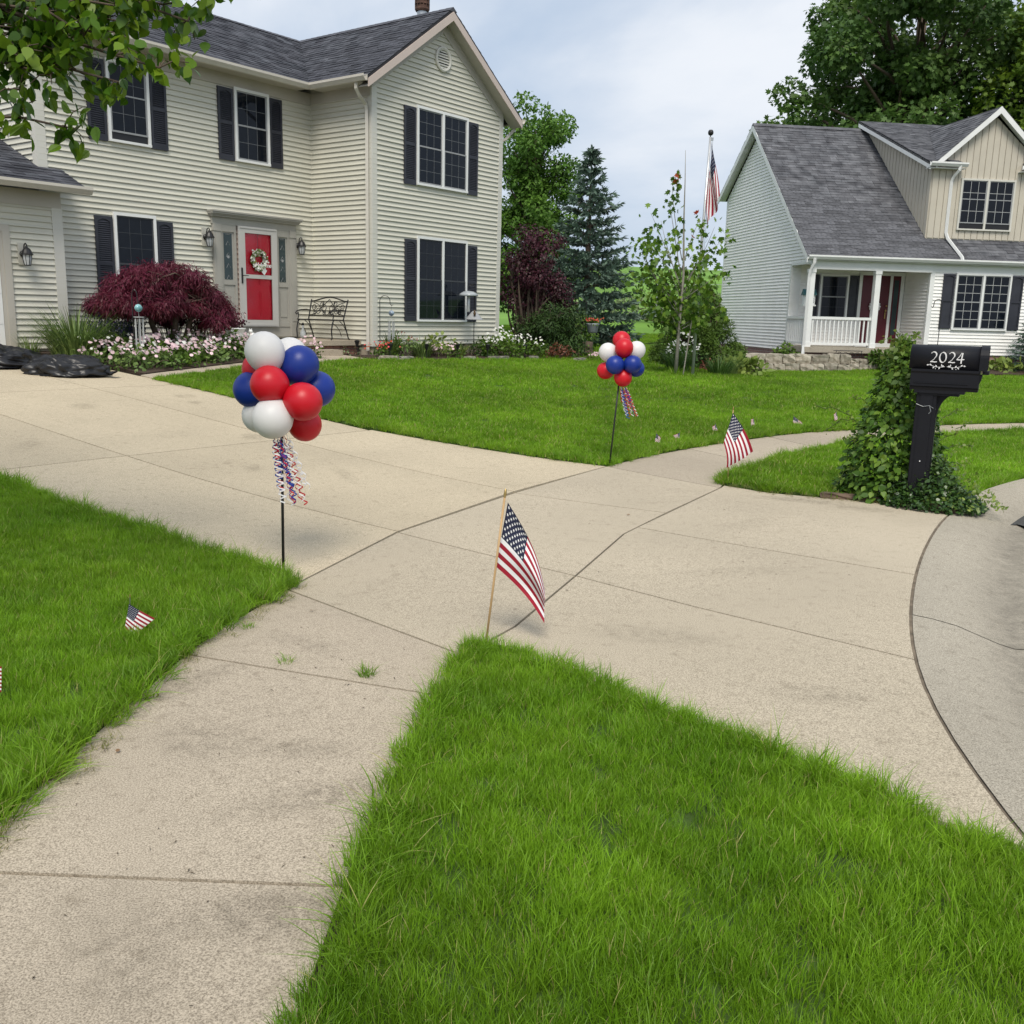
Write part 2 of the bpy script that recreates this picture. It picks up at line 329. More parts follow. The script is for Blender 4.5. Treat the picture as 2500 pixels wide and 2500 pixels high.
def slab(poly, parent, m, gap=GAP): return drape('slab', inset(poly, gap), m, .0, .6, .09, parent)
walk = drape('sidewalk', SI + SO[::-1], M['joint'], -.045, 1.0); walk['kind'] = 'structure'
# pieces of the near pavement
def seg(a, b, pts): return [p for p in pts if a <= p[1] <= b]
slab([(-1.62,-4),(-.46,-4),(-.46,1.0),(-1.62,1.0)], walk, M['conc_walk'])
slab([(-1.62,1.0),(-.46,1.0),(-.46,1.9),(-.445,2.48),(-1.605,2.52)], walk, M['conc_walk'])
slab([(-1.605,2.52),(-.445,2.48),(-.42,2.8),(-.36,3.45),(-.315,3.9),(-1.52,4.32),(-1.58,3.3)], walk, M['conc_walk'])
slab([(-1.52,4.32),(-.315,3.9),(-.22,4.40),(-1.29,5.42),(-1.46,4.75)], walk, M['conc_walk'])
slab([(-1.29,5.42),(-.22,4.40),(.03,4.85),(.41,5.9),(-.84,6.97),(-1.25,5.62)], walk, M['conc_apron'])
slab([(-.84,6.97),(.41,5.9),(.85,7.15),(1.30,8.0),(.02,8.72)], walk, M['conc_apron'])
slab([(.02,8.72),(1.30,8.0),(2.02,9.28),(1.02,10.46)], walk, M['conc_apron'])
SI2 = SI[7:]; SO2 = SO[8:]; ns = 13
for i in range(ns):
    a, b, m_ = i / ns, (i + 1) / ns, (i + .5) / ns
    slab([arc(SI2, a), arc(SO2, a), arc(SO2, m_), arc(SO2, b), arc(SI2, b), arc(SI2, m_)], walk, M['conc_walk'])
# ---- driveway
dw_out = [(-1.25,5.62),(-.84,6.97),(.02,8.72),(1.02,10.46)] + [LW(-6.55,-8.3), LW(-6.83,-6.2), LW(-6.88,-2.2), LW(-6.75,1.42), LW(-11.55,1.42), LW(-11.5,-7.2)]
drive = drape('driveway', dw_out, M['joint'], -.045, 1.0); drive['kind'] = 'structure'
J1 = -10.08; J2 = -8.14; vA = -6.85; vB = -2.9
bl = (-1.25,5.62); b1 = (-.84,7.0); b2 = (.02,8.80); br = (1.02,10.46)
slab([bl, b1, LW(J1, vA), LW(-11.47, vA), LW(-11.44, -9.0)], drive, M['conc_drive'])
slab([b1, b2, LW(J2, vA), LW(J1, vA)], drive, M['conc_drive'])
slab([b2, br, LW(-6.55,-8.3), LW(-6.8, vA), LW(J2, vA)], drive, M['conc_drive'])
for (u0, u1) in ((-11.5, J1), (J1, J2), (J2, -6.85)):
    slab([LW(u0, vA), LW(u1, vA), LW(u1, vB), LW(u0, vB)], drive, M['conc_drive'])
    slab([LW(u0, vB), LW(u1, vB), LW(u1 if u1 < -7 else -6.8, 1.42), LW(u0, 1.42)], drive, M['conc_drive'])
# ---- driveway apron down to the street
ap_out = [(-.2,4.42),(.03,4.85),(.41,5.9),(.85,7.15),(2.02,9.28),(2.08,9.42),(2.43,9.07),(2.92,8.86),(3.3,8.72)] + kerb(8.21,2.75) + [(1.33,2.99),(1.07,3.33),(.83,3.59),(.55,3.87),(0,4.36)]
apron = drape('driveway_apron', ap_out, M['kerbj'], -.05, 1.0); apron['kind'] = 'structure'
slab([(-.2,4.42),(.03,4.85),(.41,5.9),(1.07,5.27)] + kerb(4.48,2.75) + [(1.33,2.99),(1.07,3.33),(.83,3.59),(.55,3.87),(0,4.36)], apron, M['conc_apron'])
slab([(.41,5.9),(.85,7.15),(.98,7.40),(1.67,6.85)] + kerb(6.12,4.48) + [(1.07,5.27)], apron, M['conc_apron'])
slab([(.98,7.40),(2.02,9.28),(2.08,9.42),(2.43,9.07),(2.92,8.86),(3.3,8.72)] + kerb(8.21,6.12) + [(1.67,6.85)], apron, M['conc_apron'])
# ---- street with rolled gutter
DS = [.011, .12, .24, .36, .46, .54, .62, .74, 1.0, 2.0, 4.0, 8.0]; ZS = [-.004, -.014, -.035, -.075, -.108, -.125, -.118, -.098, -.07, -.02, .02, .05]
rows = [offs(KD, d) for d in DS]
def strip(name, i0, i1, k0, k1, m, parent=None):
    b = MB(); w = i1 - i0 + 1
    for k in range(k0, k1 + 1):
        for i in range(i0, i1 + 1):
            x, y = rows[k][i]; raised = .0
            if KD[i][1] > 8.3 or KD[i][1] < 2.7: # kerb lifts beside the grass
                e = min(1, (KD[i][1] - 8.3) / .8 if KD[i][1] > 8.3 else (2.7 - KD[i][1]) / .6); raised = .075 * e * max(0, 1 - DS[k] / .34)
            b.v.append((x, y, hz(x, y) + ZS[k] + raised))
    for k in range(k1 - k0):
        for i in range(i1 - i0):
            b.f.append((k * w + i, k * w + i + 1, (k + 1) * w + i + 1, (k + 1) * w + i)[::-1]); b.m.append(0)
    ob_ = b.build(name, m, parent, smooth=True); dv_ = [[.12, .08, .08, .2, .42, .6, .55, .34, .16, .08, 0, 0][k] for k in range(k0, k1 + 1) for i in range(w)]; ob_.data.attributes.new('dirt_shade', 'FLOAT', 'POINT').data.foreach_set('value', dv_); return ob_  # dark flowline band: gutter dirt plus the rolled shape's shade, painted into the colour
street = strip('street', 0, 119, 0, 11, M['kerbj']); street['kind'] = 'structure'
for v in street.data.vertices: v.co.z -= .03
# find index nearest to the gutter crack
ic = min(range(120), key=lambda i: math.dist(KD[i], (2.27, 5.28)))
cuts = sorted(set([0, max(2, ic - 22), ic, ic + 22, ic + 42, 119]))
def shift_strip(o): return o
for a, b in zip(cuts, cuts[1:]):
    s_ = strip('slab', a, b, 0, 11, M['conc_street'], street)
    me = s_.data; w = b - a + 1      # leave a thin joint at the cut
    for k in range(12):
        for side, nb in ((0, 1), (w - 1, w - 2)):
            v = me.vertices[k * w + side].co; q = me.vertices[k * w + nb].co
            d = Vector((q.x - v.x, q.y - v.y, 0)); d.normalize(); v.x += d.x * .006; v.y += d.y * .006
jf = MB(); ja, jb = offs(KD, -.02), offs(KD, .03)
for i_ in range(len(KD)):
    jf.v += [(ja[i_][0], ja[i_][1], hz(*ja[i_]) - .010), (jb[i_][0], jb[i_][1], hz(*jb[i_]) - .012)]
    if i_: jf.f.append((2 * i_ - 2, 2 * i_ - 1, 2 * i_ + 1, 2 * i_)); jf.m.append(0)
jf.build('joint_filler', M['kerbj'], street)
# puddle in the gutter
pud = MB(); pp = []
for k in range(26):
    a = 2 * math.pi * k / 26; rr = 1 + .18 * math.sin(3 * a + 1) + .1 * math.sin(5 * a)
    pp.append((5.0 + 1.15 * rr * math.cos(a) * math.cos(.75) - .27 * rr * math.sin(a) * math.sin(.75), 8.92 + 1.15 * rr * math.cos(a) * math.sin(.75) + .27 * rr * math.sin(a) * math.cos(.75), -.098))
pud.poly(pp); po = pud.build('puddle', mat('puddle_water', (.06, .06, .05), .04, .1, 3, spec=.6)); po['kind'] = 'structure'
# ---- lawns
left_l = [(-1.27,5.56),(-1.40,5.05),(-1.53,4.4),(-1.62,3.0),(-1.64,1),(-1.64,-4),(-14,-4),(-20,6),LW(-20,-2),LW(-11.52,-1.5),LW(-11.5,-7.2),LW(-11.46,-9.2)]
front_l = [(-.44,-4),(-.44,1.9),(-.40,2.8),(-.32,3.6),(-.24,4.36),(-.19,4.50),(-.03,4.52),(.10,4.36),(.55,3.85),(.83,3.57),(1.07,3.31),(1.33,2.97),(1.60,2.66),(1.58,1.5),(1.58,-4)]
cen_l = [(1.02,10.48),(1.78,11.65),(3.09,13.16),(4.18,14.12),(5.5,14.97),(7.18,15.88),(8.66,16.52),(14,18.62),(24,21.62),(28,31),RW(9.5,-3.4),RW(4,-3.4),RW(2.0,-2.35),RW(-2.8,-3.3),RW(-3.4,0),RW(-2.6,8),(8,42),(-7,42),(-5,34),LW(5.2,2.5),LW(4.9,-1.3),LW(3.0,-1.15),LW(.5,-.75),LW(-1.2,-.75),LW(-2.4,-1.05),LW(-4.0,-1.3),LW(-6.5,-2.25),LW(-6.86,-2.35),LW(-6.82,-6.2),LW(-6.53,-8.3)]
right_l = [(2.1,9.45),(2.2,9.95),(3.3,11.63),(4.57,13.07),(5.6,13.86),(7.13,14.71),(7.96,15.05),(13.4,17.15),(23.5,20.1),(24,15.7),(14,13.7),(9,12.2),(6.7,11.1),(5.36,10.15),(4.48,9.27),(3.75,8.35),(3.32,8.76),(2.93,8.9),(2.45,9.11)]
LAWNS = []
for nm, po in (('left', left_l), ('front', front_l), ('centre', cen_l), ('right', right_l)):
    o = drape('lawn', po, M['turf'], .012, .5 if nm != 'centre' else 1.0, .26); o['kind'] = 'structure'; LAWNS.append((nm, po, o))
# front walk and planting beds
fw = [LW(-6.86,-2.3),LW(-6.5,-2.2),LW(-4.0,-1.25),LW(-2.4,-1.0),LW(-1.2,-.7),LW(-.6,-.5),LW(-.75,.3),LW(-3.1,.3),LW(-3.3,-.45),LW(-4.1,-.85),LW(-6.0,-1.6),LW(-6.6,-1.85),LW(-6.83,-1.95)]
fwk = drape('front_walk', fw, M['conc_walk'], .016, .8, .08); fwk['kind'] = 'structure'
bed1 = drape('flower_bed', [LW(-6.72,-1.88),LW(-6.6,-1.82),LW(-6.0,-1.57),LW(-4.1,-.82),LW(-3.3,-.42),LW(-3.15,.3),LW(-3.15,1.85),LW(-6.0,1.85),LW(-6.7,1.4)], M['mulch'], .03, .6, .05); bed1['kind'] = 'structure'
bed2 = drape('flower_bed', [LW(-.7,.28),LW(-.55,-.45),LW(.5,-.7),LW(3.0,-1.1),LW(4.95,-1.25),LW(7.5,-2.6),LW(8.2,-1.6),LW(5.2,2.4),LW(4.4,0),LW(0,0)], M['mulch'], .03, .6, .05); bed2['kind'] = 'structure'
bed3 = drape('flower_bed', [RW(-2.75,-3.0),RW(2.0,-2.1),RW(4,-3.3),RW(9.4,-3.3),RW(9.4,-1.5),RW(3.7,-1.5),RW(0,-1.5),RW(0,0),RW(0,6.4),RW(-1,6.4),RW(-2.7,0)], M['mulch'], .05, .8, .05); bed3['kind'] = 'structure'
bed4 = drape('vine_bed', [(2.93,8.9),(3.32,8.76),(3.75,8.33),(4.5,9.2),(4.15,9.75),(3.3,9.75),(2.95,9.4)], M['mulch'], .03, .4, .03); bed4['kind'] = 'structure'
# ------------------------------------------------------------------ house with the red door
HL = thing('house', 'two storey cream sided house with navy shutters and a red front door', 'house', (OLx, OLy, 0), YL)
EXPO = .1016
def board_mesh(name, m):
    """unit length lap board along x, bottom edge proud; height EXPO"""
    b = MB(); h = EXPO
    prof = [(-.001, .021), (-.026, .0185), (-.0265, .024), (-.0155, h * .5), (-.013, h * .53), (-.004, h + .010), (-.001, h + .010)]
    n = len(prof); vs = [(0, y, z) for y, z in prof] + [(1, y, z) for y, z in prof]
    fs = [(i, i + 1, i + 1 + n, i + n) for i in range(n - 1)] + [tuple(range(n - 1, -1, -1)), tuple(range(n, 2 * n))]
    b.add(vs, fs); me = bpy.data.meshes.new(name); me.from_pydata(b.v, [], b.f); me.materials.append(m); me.update(); return me
BME = board_mesh('siding_board', M['siding'])
def siding(parent, z0, z1, span, T):
    """span(z)->(a,b) along wall axis; T maps (x, out, z) wall coordinates to local: dict(rot, origin)"""
    z = z0
    while z < z1 - .02:
        a, b = span(z + EXPO * .5)
        if b - a > .12: inst('siding_board', BME, parent, (T[0] + T[3] * a, T[1] + T[4] * a, z), (0, 0, T[2]), (b - a, 1, 1))
        z += EXPO
# walls as plain bodies
def wallpart(name, boxes, m):
    b = MB()
    for bx in boxes: b.box(*bx)
    return b.build(name, m, HL)
ZB, ZE = .86, 6.2
# gable front wing
gw_ = MB(); gw_.slab([(0, 0, ZB), (4.4, 0, ZB), (4.4, 0, 6.3), (2.2, 0, 7.92), (0, 0, 6.3)], (0, 4.7, 0)); wingw = gw_.build('wing_wall', M['siding'], HL)
mw_ = MB(); mw_.box(-6.19, 0, 1.88, 7.6, ZB, ZE); mw_.box(4.3, 4.4, 4.5, 7.6, ZB, ZE); mw_.slab([(-6.19, 1.88, 6.2), (-6.19, 7.6, 6.2), (-6.19, 4.75, 7.9)], (.1, 0, 0))
mainw = mw_.build('main_wall', M['siding'], HL)
gg_ = MB(); gg_.box(-13.2, -6.06, 1.5, 7.4, .78, 3.45); garw = gg_.build('garage_wall', M['siding'], HL)
fd = MB(); fd.box(-6.17, .02, 1.9, 7.58, .3, ZB); fd.box(.02, 4.38, .02, 4.7, .3, ZB); fd.box(-13.18, -6.08, 1.52, 7.38, .3, .80)
fd.build('foundation', mat('foundation_block', (.36, .31, .24), .9, .2, 5, bump=.4, bs=20), HL)
sl_w = .715; sl_m = 1.86 / 3.3
siding(wingw, ZB, 7.75, lambda z: (.0, 4.4) if z < 6.25 else (max(0, 2.2 - (7.96 - z) / sl_w), min(4.4, 2.2 + (7.96 - z) / sl_w)), (0, 0, 0, 1, 0))
siding(wingw, ZB, 5.98, lambda z: (0, 1.87), (0, 1.87, -math.pi / 2, 0, -1))
siding(mainw, ZB, 5.96, lambda z: (0, 6.19), (-6.19, 1.88, 0, 1, 0))
siding(mainw, 3.4, 7.8, lambda z: (0, 5.7) if z < 6.2 else (max(0, (z - 6.2) / .6), 5.7 - max(0, (z - 6.2) / .6)), (-6.19, 7.6, -math.pi / 2, 0, -1))
siding(garw, .80, 3.2, lambda z: (0, 7.14) if z > 2.85 else (6.2, 7.14), (-13.2, 1.5, 0, 1, 0))
# corner boards and frieze
def trim(boxes, m=None, name='corner_post', parent=HL):
    b = MB()
    for bx in boxes: b.box(*bx)
    return b.build(name, m or M['postc'], parent)
trim([(-.022, .13, -.024, 0, ZB - .02, 6.3), (-.024, 0, 0, .10, ZB - .02, 6.2)]); trim([(4.27, 4.424, -.024, 0, ZB - .02, 6.3), (4.4, 4.424, 0, .1, ZB - .02, 6.2)])
trim([(-6.215, -6.03, 1.855, 1.88, 3.5, 6.0), (-6.215, -6.19, 1.88, 2.0, 3.5, 6.2)]); trim([(-6.22, -6.035, 1.474, 1.5, .78, 3.25), (-6.06, -6.035, 1.5, 1.87, .78, 3.45)])
trim([(-.022, 0, 1.855, 1.877, ZB, 5.96)], M['siding'], 'corner_bead')
trim([(-6.19, -.024, 1.852, 1.88, 5.955, 6.2)], M['trim'], 'frieze_board'); trim([(-.026, 0, .02, 1.85, 5.975, 6.2)], M['trim'], 'frieze_board')
trim([(-13.2, -6.05, 1.468, 1.5, 3.2, 3.46)], M['trim'], 'frieze_board')
fz = MB()
for s in (-1, 1):
    x0 = 2.2 + s * 2.2
    fz.slab([(x0, -.03, 6.14), (x0, -.03, 6.40), (2.2, -.03, 7.96), (2.2, -.03, 7.66)] if s < 0 else [(x0, -.031, 6.14), (2.2, -.031, 7.66), (2.2, -.031, 7.96), (x0, -.031, 6.40)], (0, .028, 0))
fz.build('gable_frieze', M['trim'], HL)
# soffits, fascia
so = MB(); so.box(-6.45, -.42, 1.46, 1.9, 6.19, 6.205); so.box(-.40, .02, -.02, 1.46, 6.188, 6.203); so.build('soffit', M['trim'], HL)
so = MB()
for s in (-1, 1): so.slab([(2.2, -.30, 7.93), (2.2 + s * 2.58, -.30, 7.93 - 2.58 * sl_w), (2.2 + s * 2.58, .02, 7.93 - 2.58 * sl_w), (2.2, .02, 7.93)], (0, 0, -.02))
so.build('rake_soffit', M['trim'], HL)
rf = MB()
for s in (-1, 1):
    e = 2.2 + s * 2.60; ze = 8.05 - 2.60 * sl_w
    rf.slab([(2.2, -.325, 8.06), (e, -.325, ze + .01), (e, -.325, ze - .15), (2.2, -.325, 7.88)], (0, .025, 0))
rf.build('rake_fascia', M['rake'], HL)
# roof decks + shingles
def plane_frame(o, ux, up):  # origin at eave, unit along eave, unit up the slope
    return Vector(o), Vector(ux).normalized(), Vector(up).normalized()
rng = random.Random(5)
def shingle_field(parent, o, ux, up, clip, rows_, mats, own, ex=.143, name='shingle', tw=(.17, .33), near=None):
    """rows of tabs; clip(s, t)->bool keeps a tab; the `own` nearest ones are objects, the rest one mesh"""
    o, ux, up = plane_frame(o, ux, up); nrm = ux.cross(up).normalized(); tabs = []
    for r in range(rows_):
        t = r * ex; lo, hi = clip(t + ex * .45)
        s = lo - rng.random() * .3
        while s < hi - .01:
            w = rng.uniform(*tw); s0 = max(s, lo); s1 = min(s + w, hi)
            if s1 - s0 > .03: tabs.append((s0, t, s1 - s0, rng.random(), rng.choice((.006, .008, .013, .016))))
            s += w
    campos = near
    def cen(tb): return o + ux * (tb[0] + tb[2] * .5) + up * (tb[1] + ex * .5)
    tabs.sort(key=lambda tb: (cen(tb) - campos).length)
    me0 = bpy.data.meshes.new('shingle'); q = MB()
    q.add([(0.004, 0, 0), (.996, 0, 0), (.996, 1.06, 0), (.004, 1.06, 0), (.004, 0, 1), (.996, 0, 1), (.996, 1.06, .1), (.004, 1.06, .1)], [(4, 5, 6, 7), (0, 1, 5, 4), (1, 2, 6, 5), (3, 0, 4, 7)])
    me0.from_pydata(q.v, [], q.f); me0.materials.append(mats[0]); me0.update()
    rot = Matrix((ux, up, nrm)).transposed().to_euler()
    for tb in tabs[:own]:
        inst('shingle', me0, parent, o + ux * tb[0] + up * tb[1] + nrm * .002, rot, (tb[2], ex, tb[4]))
    rest = tabs[own:]
    if rest:
        V = []; F = []; A = []
        for s, t, w, rn, h in rest:
            k = len(V); a0 = s + .003; a1 = s + w - .003
            for (aa, bb, cc) in ((a0, t, 0), (a1, t, 0), (a1, t + ex * 1.06, 0), (a0, t + ex * 1.06, 0), (a0, t, h), (a1, t, h), (a1, t + ex * 1.06, .1 * h), (a0, t + ex * 1.06, .1 * h)):
                V.append(tuple(o + ux * aa + up * bb + nrm * (cc + .002)))
            F += [(k + 4, k + 5, k + 6, k + 7), (k, k + 1, k + 5, k + 4), (k + 1, k + 2, k + 6, k + 5), (k + 3, k, k + 4, k + 7)]; A += [rn] * 4
        me = bpy.data.meshes.new('shingles'); me.from_pydata(V, [], F); me.materials.append(mats[1])
        at = me.attributes.new('rnd', 'FLOAT', 'FACE'); at.data.foreach_set('value', A); me.update()
        ob = bpy.data.objects.new('shingle_field', me); COL.objects.link(ob); ob.parent = parent; ob['kind'] = 'stuff'
camL = Vector((-15.2, -15.4, 1.6))
rd = MB(); th = .09
def deck(pts): rd.slab(pts, (0, 0, -th))
deck([(-6.5, 1.45, 6.27), (-.4, 1.45, 6.27), (2.2, 4.75, 8.13), (-6.5, 4.75, 8.13)])
deck([(-.4, -.30, 6.27), (2.2, -.30, 8.13), (2.2, 4.75, 8.13), (-.4, 1.45, 6.27)])
deck([(2.2, -.30, 8.13), (4.8, -.30, 6.27), (4.8, 4.75, 6.27), (2.2, 4.75, 8.13)])
deck([(-6.5, 4.75, 8.13), (4.7, 4.75, 8.13), (4.7, 8.05, 6.27), (-6.5, 8.05, 6.27)])
roof = rd.build('roof', M['roofbase'], HL)
lm = math.hypot(3.3, 1.86); lw = math.hypot(2.6, 1.86)
shingle_field(roof, (-6.5, 1.42, 6.255), (1, 0, 0), (0, 3.3, 1.86), lambda t: (0, 6.12 + 2.6 * min(1, t / lm)), 27, (M['roof'], M['roofs']), 150, near=camL)
shingle_field(roof, (-.43, 4.75, 6.25), (0, -1, 0), (2.6, 0, 1.86), lambda t: (3.3 - 3.3 * min(1, t / lw), 5.06), 22, (M['roof'], M['roofs']), 150, near=camL)
shingle_field(roof, (4.83, -.30, 6.25), (0, 1, 0), (-2.6, 0, 1.86), lambda t: (0, 5.0), 22, (M['roof'], M['roofs']), 0, near=camL)
shingle_field(roof, (4.7, 8.08, 6.255), (-1, 0, 0), (0, -3.3, 1.86), lambda t: (0, 11.2), 26, (M['roof'], M['roofs']), 0, near=camL)
rc = MB()
for a, b, ax in ((-6.5, 4.7, 0), (-.31, 4.75, 1)):
    p = a
    while p < b - .1:
        L_ = min(.2, b - p)
        if ax == 0: rc.slab([(p, 4.62, 8.085), (p, 4.75, 8.16), (p, 4.88, 8.085)], (L_ + .02, 0, 0.006))
        else: rc.slab([(2.07, p, 8.065), (2.2, p, 8.158), (2.33, p, 8.065)], (0, L_ + .02, 0.006))
        p += .2
rc.build('ridge_cap', M['roof'], roof)
# garage roof
gr = MB(); zg = lambda y: 3.57 + .44 * (y - 1.1)
gr.slab([(-13.6, 1.1, zg(1.1)), (-5.8, 1.1, zg(1.1)), (-5.8, 1.87, zg(1.87)), (-6.2, 1.87, zg(1.87)), (-6.2, 4.6, zg(4.6)), (-13.6, 4.6, zg(4.6))], (0, 0, -.08))
gr.slab([(-13.6, 4.6, zg(4.6)), (-6.2, 4.6, zg(4.6)), (-6.2, 7.8, zg(1.4)), (-13.6, 7.8, zg(1.4))], (0, 0, -.08))
groof = gr.build('garage_roof', M['roofbase'], HL)
gl = math.hypot(3.5, 3.5 * .44)
shingle_field(groof, (-13.6, 1.07, zg(1.07)), (1, 0, 0), (0, 1, .44), lambda t: (0, 7.8 if t < .78 else 7.39), 26, (M['roof'], M['roofs']), 0, near=camL)
# gutters
def gutter(name, a, b, out, m, parent, h=.12, w=.115):
    a = Vector(a); b = Vector(b); o = Vector(out); z = Vector((0, 0, 1))
    pr = [(0, 0), (.55 * w, 0), (.8 * w, .35 * h), (w, .62 * h), (w, h), (w - .012, h), (w - .012, .66 * h), (.75 * w, .4 * h), (.5 * w, .012), (.012, .012), (.012, h), (0, h)]
    P = [a + o * p + z * (q - h) for p, q in pr]; g = MB(); g.slab([tuple(p) for p in P], b - a); return g.build(name, m, parent)
gutter('gutter', (-6.5, 1.43, 6.275), (-.43, 1.43, 6.275), (0, -1, 0), M['gutter'], HL); gutter('gutter', (-.42, 1.43, 6.275), (-.42, -.31, 6.275), (-1, 0, 0), M['gutter'], HL)
gutter('gutter', (4.82, -.31, 6.275), (4.82, 4.6, 6.275), (1, 0, 0), M['gutter'], HL); gutter('gutter', (-13.5, 1.08, 3.56), (-5.72, 1.08, 3.56), (0, -1, 0), M['gutter'], HL)
ds = MB()
def dspout(b, path, w=.038, seg=4): b.tube(path, w * 1.2, seg)
dspout(ds, [(-.42, .02, 6.16), (-.42, .03, 6.05), (-.30, .05, 5.92), (-.10, .075, 5.80), (-.07, .08, 5.68), (-.07, .08, .75)]); ds.build('downspout', M['gutter'], HL)
ds = MB(); dspout(ds, [(4.85, -.05, 6.16), (4.85, -.04, 6.05), (4.62, .05, 5.8), (4.47, .12, 5.7), (4.47, .12, .75)]); ds.build('downspout', M['gutter'], HL)
# round gable vent
vt = MB(); T = Matrix.Translation((2.2, 0, 7.12)) @ Matrix.Rotation(math.pi / 2, 4, 'X')
vt.lathe([(.19, -.0), (.265, 0), (.265, .05), (.235, .065), (.20, .05), (.19, .012)], 28, T=T); ven = vt.build('gable_vent', M['postc'], HL)
for k in range(7):
    z = 7.12 - .165 + k * .055; hw = math.sqrt(max(.001, .197 ** 2 - (z - 7.12) ** 2))
    q = MB(); q.add([(2.2 - hw, -.045, z - .022), (2.2 + hw, -.045, z - .022), (2.2 + hw, -.015, z + .022), (2.2 - hw, -.015, z + .022), (2.2 - hw, -.038, z - .024), (2.2 + hw, -.038, z - .024), (2.2 + hw, -.01, z + .02), (2.2 - hw, -.01, z + .02)], [(0, 1, 2, 3), (7, 6, 5, 4), (0, 4, 5, 1), (2, 6, 7, 3)]); q.build('louvre', M['postc'], ven)
bkv = MB(); bkv.lathe([(.2, 0), (.2, .018)], 24, T=T); bkv.build('vent_back', M['black'], ven)
# windows -----------------------------------------------------------------
PME = {}
def pane_mesh(m):
    if m.name not in PME:
        b = MB(); b.box(0, 1, 0, 1, 0, 1); me = bpy.data.meshes.new('pane'); me.from_pydata(b.v, [], b.f); me.materials.append(m); me.update(); PME[m.name] = me
    return PME[m.name]
def window(parent, x0, x1, z0, z1, y, halves=1, rows_=2, cols=3, raised=0.0, frame=None, gr=None, gl=None, fw=.055, sashm=None, gw=.007, depth=.05, name='window'):
    """double hung window facing -y; returns the window part with frame, sashes, panes and grille"""
    frame = frame or M['white']; gr = gr or M['grille']; gl = gl or M['glass']; sashm = sashm or M['sash']
    f = MB(); f.box(x0, x1, y - depth, y, z1 - fw, z1); f.box(x0, x1, y - depth - .012, y, z0, z0 + fw * .8); f.box(x0, x0 + fw, y - depth, y, z0 + fw * .8, z1 - fw); f.box(x1 - fw, x1, y - depth, y, z0 + fw * .8, z1 - fw)
    xm = (x0 + x1) / 2
    if halves == 2: f.box(xm - fw * .6, xm + fw * .6, y - depth, y, z0 + fw * .8, z1 - fw)
    w = f.build(name, frame, parent)
    spans = [(x0 + fw, x1 - fw)] if halves == 1 else [(x0 + fw, xm - fw * .6), (xm + fw * .6, x1 - fw)]
    zb, zt = z0 + fw * .8, z1 - fw; zm = (zb + zt) / 2; g = MB(); sh = MB(); pm = pane_mesh(gl)
    back = MB(); back.box(x0 + .01, x1 - .01, y - .020, y - .017, z0 + .01, z1 - .01); back.build('interior', M['black'], w)
    for a, b in spans:
        for k, (c, d) in enumerate(((zb + raised, zm + .012 + raised), (zm - .012, zt))):
            yy = y - .040 if k == 0 else y - .030; st = .032
            sh.box(a, b, yy, yy + .012, c, c + st); sh.box(a, b, yy, yy + .012, d - st * .8, d); sh.box(a, a + st, yy, yy + .012, c + st, d - st * .8); sh.box(b - st, b, yy, yy + .012, c + st, d - st * .8)
            if k == 1 and raised: d0 = d
            pa, pb, pc, pd = a + st, b - st, c + st, d - st * .8
            for i in range(cols):
                for j in range(rows_):
                    xa = pa + (pb - pa) * i / cols; xb = pa + (pb - pa) * (i + 1) / cols; za = pc + (pd - pc) * j / rows_; zb_ = pc + (pd - pc) * (j + 1) / rows_
                    e = gw / 2
                    inst('pane', pm, w, (xa + e, yy + .006, za + e), (0, 0, 0), (xb - xa - gw, .004, zb_ - za - gw))
            for i in range(1, cols):
                xx = pa + (pb - pa) * i / cols; g.box(xx - gw / 2, xx + gw / 2, yy + .004, yy + .010, pc, pd)
            for j in range(1, rows_):
                zz = pc + (pd - pc) * j / rows_; g.box(pa, pb, yy + .0045, yy + .0105, zz - gw / 2, zz + gw / 2)
    sh.build('sash', sashm, w); g.build('grille', gr, w); return w
def shutter(parent, x0, x1, z0, z1, y, m, plain=False):
    b = MB(); st = .05; t = .035; zmid = z0 + (z1 - z0) * .52
    b.box(x0, x0 + st, y - t, y, z0, z1); b.box(x1 - st, x1, y - t, y, z0, z1); b.box(x0 + st, x1 - st, y - t, y, z0, z0 + .10); b.box(x0 + st, x1 - st, y - t, y, zmid - .03, zmid + .03)
    # arched top rail
    n = 8; xa, xb = x0 + st, x1 - st
    for i in range(n):
        p0, p1 = i / n, (i + 1) / n; f = lambda p: z1 - .10 + .05 * math.sin(math.pi * p)
        b.slab([(xa + (xb - xa) * p0, y - t, z1), (xa + (xb - xa) * p0, y - t, f(p0)), (xa + (xb - xa) * p1, y - t, f(p1)), (xa + (xb - xa) * p1, y - t, z1)], (0, t, 0))
    b.box(xa, xb, y - .012, y - .004, z0 + .1, z1 - .05)
    if not plain:
        for c, d in ((z0 + .10, zmid - .03), (zmid + .03, z1 - .075)):
            k = int((d - c) / .036)
            for i in range(k):
                z = c + (d - c) * (i + .5) / k; b.add([(xa, y - t + .004, z - .014), (xb, y - t + .004, z - .014), (xb, y - .012, z + .012), (xa, y - .012, z + .012), (xa, y - t + .004, z - .018), (xb, y - t + .004, z - .018)], [(0, 1, 2, 3), (0, 4, 5, 1)])
    return b.build('shutter', m, parent)
YG = -.016; YM = 1.88 - .016
window(HL, 1.33, 3.07, 4.36, 6.02, YG, 2, 3); window(HL, 1.36, 3.10, 1.39, 3.27, YG, 2, 3, gr=M['grille_d'], sashm=M['grille_d'])
window(HL, -2.07, -1.19, 4.54, 5.97, YM, 1, 2); window(HL, -4.86, -4.00, 4.52, 5.94, YM, 1, 2, raised=.13); window(HL, -4.86, -3.98, 1.43, 3.28, YM, 1, 3, gr=M['grille_d'], sashm=M['grille_d'])
